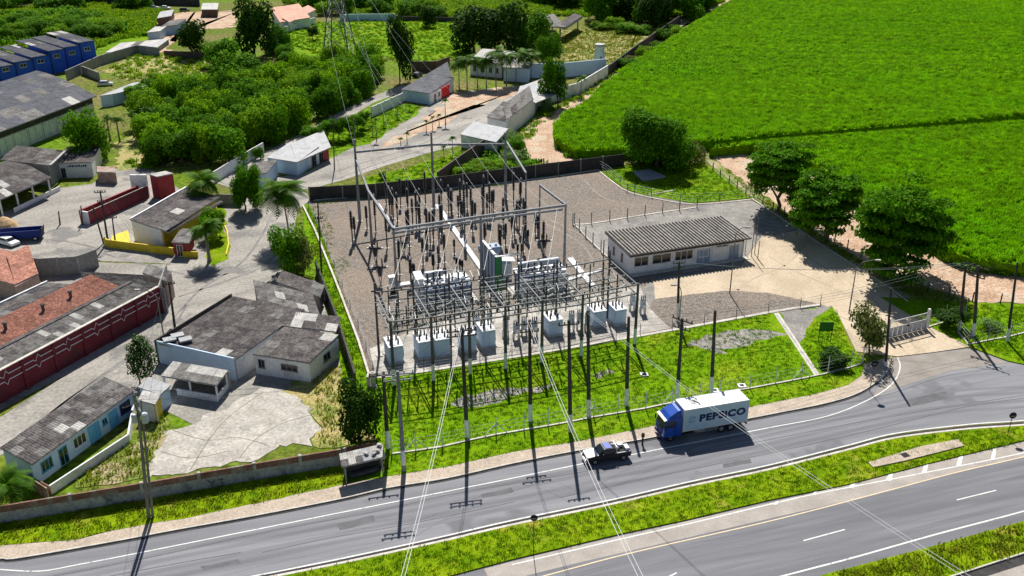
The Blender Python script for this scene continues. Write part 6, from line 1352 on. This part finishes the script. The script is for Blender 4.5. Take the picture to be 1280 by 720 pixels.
# entrance gate
g0, g1 = G(1108,424), G(1157,411.5); gd = (g1-g0).normalized(); gn = Vector((-gd.y,gd.x,0)); GL = (g1-g0).length
gt = thing('entrance_gate', 'grey steel double gate closing the beige forecourt', 'gate', g0, None, math.atan2(gd.y, gd.x))
for k in range(2):
    x0 = .1 + k*(GL/2); W1 = GL/2 - .12; mb = MB()
    for z in (.15,1.55,2.55): mb.box((x0+W1/2,0,z),(W1,.1,.12))
    for x in (x0+.06, x0+W1-.06): mb.box((x,0,.15),(.12,.11,2.5))
    mb.build('leaf_frame', MT['steel'], gt, world=False)
    for j in range(4): MB().box((x0+W1*(j+.5)/4,.01,.28),(W1/4-.1,.05,1.26)).build('infill_panel', MT['tank'], gt, world=False)
    mb = MB()
    for j in range(1,14): mb.tube((x0+W1*j/14,0,1.66),(x0+W1*j/14,0,2.56),.02,n=4)
    mb.build('gate_bars', MT['steel'], gt, world=False)
for x in (0, GL): MB().box((x,0,-.1),(.3,.3,3.3)).build('gate_post', MT['wpaint_worn'], gt, world=False)
MB().box((GL/2,-.1,1.3),(.3,.12,.2)).build('lock', MT['darkwall'], gt, world=False)
# green information board
sb = thing('green_sign', 'green blank board on two legs in the lawn near the gate', 'sign', G(1030,428)); hs = Hh(1030,428,402)
for s in (-.85,.85): MB().box((s,0,-.1),(.09,.09,hs)).build('leg', MT['signgreen'], sb, world=False)
MB().box((0,-.07,hs*.55),(1.9,.06,hs*.44)).build('board', MT['signgreen'], sb, world=False)
# round traffic signs and other small street furniture
def round_sign(x, y, yt, label, wide=.36):
    T = thing('traffic_sign', label, 'sign', G(x,y)); h = Hh(x,y,yt); MB().tube((0,0,-.1),(0,0,h-.1),.04,.04,6).build('post', MT['wood'], T, world=False)
    mb = MB(); mb.tube((0,-.05,h-wide),(0,-.09,h-wide),wide,wide,16); mb.build('sign_plate', MT['rubber'], T, world=False); MB().box((0,-.1,h-wide-.1),(.5,.04,.06)).build('bracket', MT['steel'], T, world=False)
round_sign(667,694,643,'round sign seen from behind on the median grass, left'); round_sign(1259,546,515,'round sign seen from behind on the median grass, far right',.42)
round_sign(1087,489,450,'round dark sign with pale cap at the lawn corner by the gate',.45)
T = thing('kerb_marker', 'short dark figure like post between pickup and truck on the pavement', 'post', G(803,556)); MB().rings((0,0,0),[(.12,0),(.1,1.0),(.2,1.1),(.2,1.5),(.08,1.6)],8).build('bollard', MT['wood'], T, world=False)
for x, y, lab in ((805,470,'small white inspection cover standing in the lawn behind the pickup pole'),(927,484,'white inspection cover by the fence behind the truck'),(893,490,'white concrete block at the foot of the pole above the truck')):
    T = thing('inspection_cover', lab, 'cover', G(x,y)); MB().box((0,0,0),(1.0,.9,.3),.1).build('frame', MT['wpaint_worn'], T, world=False); MB().box((0,0,.3),(.5,.45,.04),.1).build('lid', MT['kerbdark'], T, world=False)
# bus shelter
a, b, c = G(427,584,2.5), G(482,571,2.5), G(424,568,2.8)
bs = thing('bus_shelter', 'bus shelter with patchy corrugated roof against the roadside wall', 'bus shelter', Vector(((a.x+b.x)/2, (a.y+c.y)/2, 0)))
U, V = b-a, c-a
lay_roof(bs, a, U, V, 6, 2, mixpick(70,('rooflight',3),('roofwhite',2),('roofgrey',.6)), 3, .06)
for s, t in ((.08,.08),(.92,.08),(.92,.92),(.08,.92)):
    p = a + U*s + V*t; MB().box((p.x,p.y,-.1),(.14,.14,p.z-.05)).build('post', MT['greywall'], bs)
wall(bs, a+V*.88+U*.08, a+V*.88+U*.92, 2.2, 2.2, 'darkwall', name='back_wall', t=.12); p = a + V*.6 + U*.5; MB().box((p.x,p.y,.45),(U.length*.7,.5,.08),math.atan2(U.y,U.x)).box((p.x,p.y,.1),(U.length*.6,.3,.35),math.atan2(U.y,U.x)).build('bench', MT['darkconc'], bs)  # shaded interior imitated by darkening the back wall and bench
for i in range(5):
    p = a + U*rnd.uniform(.55,.95) + V*rnd.uniform(.1,.9); MB().box((p.x,p.y,p.z+.22),(.5,.35,.12),rnd.uniform(0,3)).build('roof_debris', MT['rooflight'], bs)
# transmission pylon
pg = [G(403,81), G(438,83), G(447,70), G(414,68)]; pc = sum(pg, Vector())/4; PH = 34.0
MT['pylon'] = mat('pylon_steel', (.10,.105,.11), (.16,.165,.17), 1, rough=.6, fine=.05)
py = thing('power_pylon', 'tall lattice power pylon rising out of the hedge beyond the top edge', 'pylon', pc)
def corner(i, z): t = min(1, z/26); k = 1 - .80*t; return pc + (pg[i]-pc)*k + Z*z
for i in range(4): MB().path([corner(i, z) for z in (-.2,13,26,PH)], .17, 4).build('leg', MT['pylon'], py)
zl = [0,4.5,8.5,12,15,17.5,20,22,24,26,28,30,32,34]
for k in range(len(zl)-1):
    mb = MB()
    for i in range(4):
        j = (i+1) % 4; mb.tube(corner(i,zl[k]), corner(j,zl[k+1]), .08, n=4).tube(corner(j,zl[k]), corner(i,zl[k+1]), .08, n=4).tube(corner(i,zl[k+1]), corner(j,zl[k+1]), .05, n=4)
    mb.build('lattice_bracing', MT['pylon'], py)
for z in (23.5,27.5,31.5):
    c = pc + Z*z; mb = MB()
    for s in (-1,1): mb.tube(c+Vector((0,.5,0)), c+Vector((s*5,0,.2)), .07, n=4).tube(c+Vector((0,-.5,0)), c+Vector((s*5,0,.2)), .07, n=4).tube(c+Z*1.4, c+Vector((s*5,0,.25)), .06, n=4)
    mb.build('cross_arm', MT['pylon'], py)
    for s in (-1,1): MB().rings(c+Vector((s*4.9,0,-1.2)), [(.04,0),(.14,.1),(.05,.3),(.14,.45),(.05,.65),(.14,.8),(.04,1.3)], 6).build('insulator_string', MT['insul'], py)
gts = [tA, tA.lerp(tB,.5), tB, tC, tA.lerp(tB,.8), tB.lerp(tC,.5)]
k = 0
for z in (23.5,27.5,31.5):
    for s in (-1,1): cable('transmission_line', 'pale transmission cable descending from the pylon to the high gantry', pc + Vector((s*4.9,0,z-1.2)), gts[k] - Z*1.8, 2.5, .018, 'steel', 18, 'transmission cables from the pylon'); k += 1

# ================================================================== VEHICLES
def heading(p, q): d = p - q; return math.atan2(d.y, d.x)
def wheel(T, x, y, r, wd=.25, rim='chrome', name='wheel'):
    s = 1 if y > 0 else -1; o = MB().tube((x,y-s*wd,r),(x,y,r),r,r,18).build(name, MT['rubber'], T, world=False)
    rm = bpy.data.objects.new('rim', MB().tube((x,y-s*.02,r),(x,y+s*.015,r),r*.6,r*.55,12).tube((x,y+s*.01,r),(x,y+s*.03,r),r*.2,r*.18,8).mesh('rim', MT[rim])); COL.objects.link(rm); rm.parent = o
def body(T, name, m, prof, hw, top_in=0.0, zmid=1.0, bev=.06):
    """side profile (x,z) widened to +-hw, drawn in above zmid"""
    bm = MB(); n = len(prof); 
    for s in (-1,1):
        bm.v += [(x, s*(hw - (top_in if z > zmid else 0)), z) for x, z in prof]
    a = sum(prof[i][0]*prof[(i+1)%n][1]-prof[(i+1)%n][0]*prof[i][1] for i in range(n))
    f1, f2 = tuple(range(n)), tuple(range(2*n-1, n-1, -1))
    bm.f += [f1 if a > 0 else f1[::-1], f2 if a > 0 else f2[::-1]]; bm.m += [0,0]
    for i in range(n):
        j = (i+1) % n; q = (i, n+i, n+j, j); bm.f.append(q if a > 0 else q[::-1]); bm.m.append(0)
    o = bm.build(name, MT[m], T, world=False)
    if bev: md = o.modifiers.new('bevel', 'BEVEL'); md.width = bev; md.segments = 3; md.limit_method = 'ANGLE'
    return o
# box truck
tf, trr = G(854,548), G(932,534.5); th = heading(tf, trr)
fw_ = Vector((math.cos(th), math.sin(th), 0)); lf_ = Vector((-math.sin(th), math.cos(th), 0)); BW = 2.5
c0 = G(893,542.5) - lf_*BW/2 ; BL = (tf-trr).length + .15
tk = thing('box_truck', 'blue cab box truck with white cargo box lettered in navy capitals', 'truck', c0, None, th)
def TB(name, mb, m, par=None): return mb.build(name, MT[m], par or tk, world=False)
hb = BL/2
TB('cargo_box', MB().box((0,0,1.08),(BL,BW,2.85)), 'boxwhite')
for s in (-1,1): TB('side_panel', MB().box((0,s*(BW/2+.005),1.14),(BL-.06,.02,2.72)), 'box_sky_tint')  # sky-blue light on the white box sides is put into their colour
TB('box_edge_trim', MB().box((0,BW/2+.01,1.05),(BL,.04,.12)).box((0,BW/2+.01,3.86),(BL+.04,.05,.1)).box((hb,BW/2+.01,1.17),(.08,.05,2.69)).box((-hb,BW/2+.01,1.17),(.08,.05,2.69)).box((0,-BW/2-.01,3.86),(BL+.04,.05,.1)), 'cabinet')
TB('chassis', MB().box((.2,0,.62),(BL+.6,1.0,.34)), 'rubber'); TB('side_guard', MB().box((.6,BW/2-.12,.55),(3.2,.06,.08)).box((.6,BW/2-.12,.8),(3.2,.06,.08)).box((-.8,BW/2-.12,.5),(.08,.08,.6)).box((2.0,BW/2-.12,.5),(.08,.08,.6)), 'steel')
TB('fuel_tank', MB().tube((1.2,BW/2-.5,.72),(2.4,BW/2-.5,.72),.3,n=12), 'steel'); TB('roof_hatch', MB().box((hb*.55,-.2,3.93),(.9,.8,.06)), 'rooflight')
TB('rear_bumper', MB().box((-hb-.05,0,.55),(.15,2.3,.2)), 'rubber')
for s in (-1,1): TB('tail_light', MB().box((-hb-.14,s*.95,.6),(.05,.3,.12)), 'red2')
cx = hb + .12
cab = body(tk, 'cab', 'truckblue', [(cx,.55),(cx+2.15,.55),(cx+2.25,1.0),(cx+2.2,1.75),(cx+1.85,2.85),(cx+1.6,3.05),(cx+.1,3.1),(cx,2.9)], 1.22, .08, 1.8, .12)
body(tk, 'roof_fairing', 'truckblue', [(cx+1.7,3.0),(cx+1.45,3.25),(cx+.5,3.75),(cx+.1,3.78),(cx+.1,3.0)], 1.08, .12, 3.3, .1)
TB('windscreen', MB().face([(cx+2.235,-1.05,1.75),(cx+2.235,1.05,1.75),(cx+1.90,1.0,2.8),(cx+1.90,-1.0,2.8)]).face([(cx+2.10,-1.05,1.75),(cx+1.8,-1.0,2.8),(cx+1.8,1.0,2.8),(cx+2.1,1.05,1.75)]), 'glass')
TB('sun_visor', MB().obox((cx+1.9,-1.1,2.82),(.32,0,-.1),(0,2.2,0),(0,0,.05)), 'cabinet')
for s in (-1,1):
    TB('side_window', MB().obox((cx+.95,s*1.165,1.85),(.95,0,0),(0,s*.04,0),(-.18,-s*.03,.8)), 'glass'); TB('door_seam', MB().box((cx+.82,s*1.222,.8),(.03,.02,1.7)), 'rubber')
    m_ = TB('mirror', MB().box((cx+2.15,s*1.42,1.75),(.12,.22,.55)), 'rubber'); TB('headlight', MB().box((cx+2.22,s*.9,.72),(.1,.4,.22)), 'wpaint'); TB('step', MB().box((cx+1.3,s*1.18,.42),(.8,.14,.12)), 'rubber')
TB('grille', MB().box((cx+2.26,0,.95),(.04,1.5,.7)), 'blue2'); TB('front_bumper', MB().box((cx+2.2,0,.42),(.2,2.4,.3)), 'blue2')
for x in (cx+1.35, -hb+2.0, -hb+3.2): 
    for s in (-1,1): wheel(tk, x, s*1.2, .5, .3)
def text_mesh(txt, size, m, ext=.012, off=.055):
    cu = bpy.data.curves.new('lettering', 'FONT'); cu.body = txt; cu.size = size; cu.extrude = ext; cu.offset = off; cu.space_character = 1.12; cu.resolution_u = 3
    o = bpy.data.objects.new('lettering_source', cu); COL.objects.link(o); bpy.context.view_layer.update()
    me = bpy.data.meshes.new_from_object(o.evaluated_get(bpy.context.evaluated_depsgraph_get())); bpy.data.objects.remove(o); me.materials.clear(); me.materials.append(MT[m]); me.name = 'lettering'; return me
def place_text(me, wd, hh, origin, side=1):
    xs = [v.co.x for v in me.vertices]; ys = [v.co.y for v in me.vertices]; x0, y0 = min(xs), min(ys); sx, sy = wd/(max(xs)-x0), hh/(max(ys)-y0)
    for v in me.vertices: v.co = Vector((origin[0] - side*(v.co.x-x0)*sx, origin[1] + v.co.z*side, origin[2] + (v.co.y-y0)*sy))
place_text_src = text_mesh('PEPSiCO', 1.0, 'navy'); place_text(place_text_src, BL*.72, 1.0, (hb - BL*.24, BW/2+.02, 2.05)); obj('lettering', place_text_src, tk)
p2 = text_mesh('PEPSiCO', 1.0, 'navy'); place_text(p2, BL*.72, 1.0, (-hb + BL*.24, -BW/2-.02, 2.05), -1); obj('lettering', p2, tk)
mb = MB(); ex, ez = hb - BL*.125, 2.55
for (a0, a1, r0, wd) in ((200,350,.42,.07),(20,150,.42,.06),(190,340,.24,.06),(30,160,.26,.05)):
    for i in range(10):
        t0, t1 = R(a0+(a1-a0)*i/10), R(a0+(a1-a0)*(i+1)/10)
        for_ = [(ex - r*math.cos(t), BW/2+.03, ez + r*math.sin(t)*.9) for r, t in ((r0,t0),(r0,t1),(r0+wd,t1),(r0+wd,t0))]; mb.face(for_)
mb.obox((ex+.45,BW/2+.015,ez-.05),(-.9,0,.25),(0,.01,0),(0,0,.07)); TB('emblem', mb, 'emblem')
# pickup
pf, pr_ = G(737,577), G(788,568.5); ph = heading(pf, pr_); lf2 = Vector((-math.sin(ph), math.cos(ph), 0))
pk = thing('pickup_truck', 'dark pickup with bonnet glare painted white and loaded open bed under the roadside poles', 'pickup', G(754,567) + lf2*.95, None, ph)
def PB(name, mb, m): return mb.build(name, MT[m], pk, world=False)
body(pk, 'body', 'carpaint', [(-2.6,.45),(2.5,.42),(2.62,.6),(2.58,.95),(1.25,1.1),(-2.6,1.1)], .92, .04, .9, .08)
body(pk, 'cab', 'carpaint', [(1.25,1.05),(.55,1.68),(-.5,1.72),(-.75,1.08)], .84, .12, 1.3, .06)
PB('bonnet', MB().obox((1.22,-.78,1.115),(1.28,0,-.135),(0,1.56,0),(0,0,.03)), 'carwhite')  # sun glare on the dark bonnet painted as a white panel
PB('windscreen', MB().obox((1.20,-.7,1.13),(-.58,.06,.52),(0,1.4,0),(.03,0,.03)), 'glass'); PB('rear_window', MB().obox((-.77,-.66,1.18),(.2,.04,.42),(0,1.32,0),(-.03,0,.0)), 'glass')
for s in (-1,1):
    PB('side_window', MB().obox((-.55,s*.8,1.15),(1.5,0,0),(0,s*.03,0),(-.35,-s*.07,.42)), 'glass'); PB('bed_side', MB().box((-1.7,s*.86,1.08),(1.8,.1,.06)), 'carsilver')
    PB('mirror', MB().box((.75,s*1.0,1.15),(.12,.18,.16)), 'carpaint'); PB('headlight', MB().box((2.6,s*.66,.72),(.06,.36,.16)), 'wpaint'); PB('tail_light', MB().box((-2.62,s*.8,.75),(.04,.14,.26)), 'red2')
PB('bed_floor', MB().box((-1.7,0,1.03),(1.75,1.55,.09)), 'rubber'); PB('tailgate', MB().box((-2.56,0,.8),(.08,1.7,.4)), 'carpaint'); PB('roof_panel', MB().box((0.02,0,1.73),(.7,1.2,.03)), 'truckblue')
PB('roll_bar', MB().path([(-.9,-.75,1.1),(-.95,-.7,1.75),(-.95,.7,1.75),(-.9,.75,1.1)], .05, 6), 'chrome')
PB('front_bumper', MB().box((2.62,0,.42),(.12,1.7,.2)), 'chrome'); PB('number_plate', MB().box((2.69,0,.5),(.02,.4,.12)), 'wpaint')
for x in (1.65,-1.7):
    for s in (-1,1): wheel(pk, x, s*.93, .37)
# load, standing in the bed: separate things
Mx = Matrix.Rotation(ph, 4, 'Z'); pb = pk.location
def load(nm, lab, cat, lx, ly, z, mb, m):
    p = pb + Mx @ Vector((lx, ly, z)); T = mb.build(nm, MT[m], None, world=False); T.location = p; T.rotation_euler.z = ph; tag(T, lab, cat)
mb = MB(); mb.rings((0,0,0), [(.3,0),(.36,.06),(.36,.16),(.3,.22)], 14); load('spare_tyre', 'dark spare wheel lying at the front of the pickup bed', 'wheel', -1.1, .1, 1.13, mb, 'darkconc')
load('white_crate', 'small white crate in the middle of the pickup bed', 'crate', -1.65, -.35, 1.13, MB().box((0,0,0),(.55,.5,.3)).box((0,0,.3),(.6,.55,.04)), 'wpaint'); load('toolbox', 'long white toolbox at the tail of the pickup bed', 'toolbox', -2.2, .3, 1.13, MB().box((0,0,0),(.4,.8,.28)).box((0,0,.28),(.44,.84,.05)).box((0,0,.33),(.05,.3,.06)), 'wpaint')
# small cars
def car(label, x, y, rz, paint='carwhite', group=None, name='parked_car'):
    T = thing(name, label, 'car', G(x,y), group, rz)
    body(T, 'body', paint, [(-2.05,.3),(2.0,.3),(2.1,.55),(2.0,.8),(1.0,.95),(-1.95,.98),(-2.1,.7)], .85, .05, .85, .09)
    body(T, 'cabin', paint, [(1.05,.92),(.4,1.42),(-1.2,1.45),(-1.9,.95)], .76, .12, 1.2, .08)
    MB().obox((1.02,-.62,.98),(-.5,.03,.36),(0,1.24,0),(.03,0,.03)).build('windscreen', MT['glass'], T, world=False); MB().obox((-1.88,-.6,1.02),(.5,.04,.32),(0,1.2,0),(-.03,0,.03)).build('rear_window', MT['glass'], T, world=False)
    for s in (-1,1):
        MB().obox((-1.4,s*.745,1.02),(2.1,0,0),(0,s*.03,0),(-.3,-s*.07,.32)).build('side_window', MT['glass'], T, world=False)
        MB().box((2.07,s*.6,.55),(.06,.3,.14)).build('headlight', MT['chrome'], T, world=False)
    for wx in (1.3,-1.3):
        for s in (-1,1): wheel(T, wx, s*.84, .31, .2)
    return T
car('white hatchback parked on the street at the left edge', 11, 306, R(-28), name='hatchback')
for i, (x, y, pnt, lab) in enumerate(((153,11,'carsilver','silver car at the left end of the far parked row'),(163,11.5,'carwhite','white car beside the silver car in the far row'),(176,10.5,'carwhite','white car in the centre of the far parked row'),(192,11,'carsilver','grey silver car right of centre in the far row'),(207,11.5,'carwhite','bright white car near the right end of the far row'),(231,14,'carpaint','dark car at the right end of the far parked row'))):
    car(lab, x, y, rnd.uniform(-.2,.2), pnt, 'cars parked in the far row')
car('white car hidden between shrubs behind the white lean-to', 203, 105, .4); car('pale car parked beside the dark tree near the lean-to', 132, 107, .2, 'carsilver')
car('dark car parked beside the red gabled house', 522, 96, 1.2, 'carpaint')
# tipper body at left edge and sand heap
tb_ = thing('tipper_body', 'dark blue open tipper body parked behind the white hatchback', 'trailer', G(28,300), None, R(12))
MB().obox((-3.6,-1.1,.7),(7.0,0,0),(0,.12,0),(0,0,1.3)).obox((-3.6,1.0,.7),(7.0,0,0),(0,.12,0),(0,0,1.3)).build('side_board', MT['blue2'], tb_, world=False); MB().box((0,0,.6),(7,2.2,.12)).build('floor', MT['rubber'], tb_, world=False)
MB().obox((3.3,-1.1,.7),(.12,0,0),(0,2.2,0),(.3,0,1.5)).build('tailboard', MT['wood'], tb_, world=False)
for x in (-2,2.4):
    for s in (-1,1): wheel(tb_, x, s*1.1, .45)
sh = tag(MB().rings(G(6,283), [(2.3,-.1),(1.8,.7),(1.0,1.4),(.3,1.8)], 11).build('sand_heap', MT['sand']), 'orange tan heap beside the tipper body at the left edge', 'heap')

# ================================================================== LABELS: every repeat says which one it is
ORD = ['first','second','third','fourth','fifth','sixth','seventh','eighth','ninth','tenth','eleventh','twelfth','thirteenth','fourteenth','fifteenth','sixteenth','seventeenth','eighteenth','nineteenth','twentieth','twenty-first','twenty-second','twenty-third','twenty-fourth','twenty-fifth','twenty-sixth','twenty-seventh','twenty-eighth','twenty-ninth','thirtieth']
def relabel(group, what, where, depth):
    """rows are counted from the viewer, places in a row from the left"""
    L_ = [o for o in COL.objects if o.get('group') == group]
    if not L_: return
    L_.sort(key=lambda o: o.location.y); y0 = L_[0].location.y; rows = {}
    for o in L_: rows.setdefault(int((o.location.y - y0)/depth), []).append(o)
    ks = sorted(rows)
    for n, k in enumerate(ks):
        row = sorted(rows[k], key=lambda o: o.location.x)
        rn = '' if len(ks) == 1 else (', nearest row' if n == 0 else ', farthest row' if n == len(ks)-1 else ', %s row' % ORD[min(n, 29)])
        for i, o in enumerate(row):
            pl = 'only' if len(row) == 1 else ('leftmost' if i == 0 else 'rightmost' if i == len(row)-1 else ORD[min(i, 29)] + ' from left')
            o['label'] = ('%s, %s%s of %s' % (what, pl, rn, where)) if rn else '%s, %s %s' % (what, pl, where)
for a in (('thicket between the west yard and the side road','leafy tree','the diagonal thicket',7), ('ragged upper edge of the thicket','low bright tree','the thicket upper edge',6.5), ('wood beyond the dry yard','dark tree','the wood behind the dry yard',11),
          ('hedge under the power pylon','dark hedge tree','the hedge below the pylon',6), ('trees beyond the far meadow','scattered tree','the trees past the far meadow',12), ('bushes behind the blue row','bushy tree','the bushes behind the blue building',8),
          ('trees along the top left field','scattered tree','the field at top left',14), ('leafy trees at the road end','leafy tree','the road end group',6), ('growth on the dark brick wall','bushy growth','the overgrown brick wall',60), ('bushes at the back of the dry yard','low green bush','the back of the dry yard',7),
          ('grey green shrubs on the bank','grey green shrub','the bank by the annex',4.5), ('bright shrubs behind the precast wall','bright low shrub','the strip behind the dark wall',4.2), ('banana like palms in the thicket','banana like palm','the thicket',300),
          ('driveway palms in front of the villa','tall slim palm','of the row before the white villa',300), ('young palms along the upper driveway','young palm','the upper driveway planting',9), ('slender garden trees on the palm lawn','slender garden tree','of the cluster on the palm lawn',300),
          ('post insulators standing on the gravel','short post insulator','the gravel yard',9), ('tall post insulators in the gravel yard','tall post insulator','the gravel yard',6),
          ('drop conductors above the cabinets','drop conductor','above the white topped cabinets',300), ('drop conductors above the regulators','drop conductor','above the grey regulators',300), ('conductors between insulator tops','thin bus conductor','the gravel yard',8),
          ('jumpers hanging in the busbar frame','curved jumper','the busbar frame',4), ('short loops in the busbar frame','short conductor loop','the busbar frame',3),
          ('wires along the roadside poles','thin dark wire','along the roadside poles',4), ('wires from the weathered grey pole','thin dark wire','from the weathered grey pole',300), ('wires crossing the forecourt','grey wire','crossing the beige forecourt',300),
          ('wires over the street junction','thin dark wire','over the street junction',300), ('overhead cables left of centre','bright overhead cable','of the pair reaching the bottom edge left of centre',300), ('overhead cables at bottom centre','bright overhead cable','of the pair reaching the bottom centre',300),
          ('overhead cables over the truck','bright overhead cable','of the pair crossing above the truck',300), ('transmission cables from the pylon','pale transmission cable','between pylon and high gantry',4), ('left bay conductors','slack conductor','of the left gantry bay',300), ('right bay conductors','slack conductor','of the right gantry bay',300), ('left rear conductors','slack conductor','between long cross beam and left busbar rail',300), ('right rear conductors','slack conductor','between long cross beam and right busbar rail',300)):
    relabel(*a)
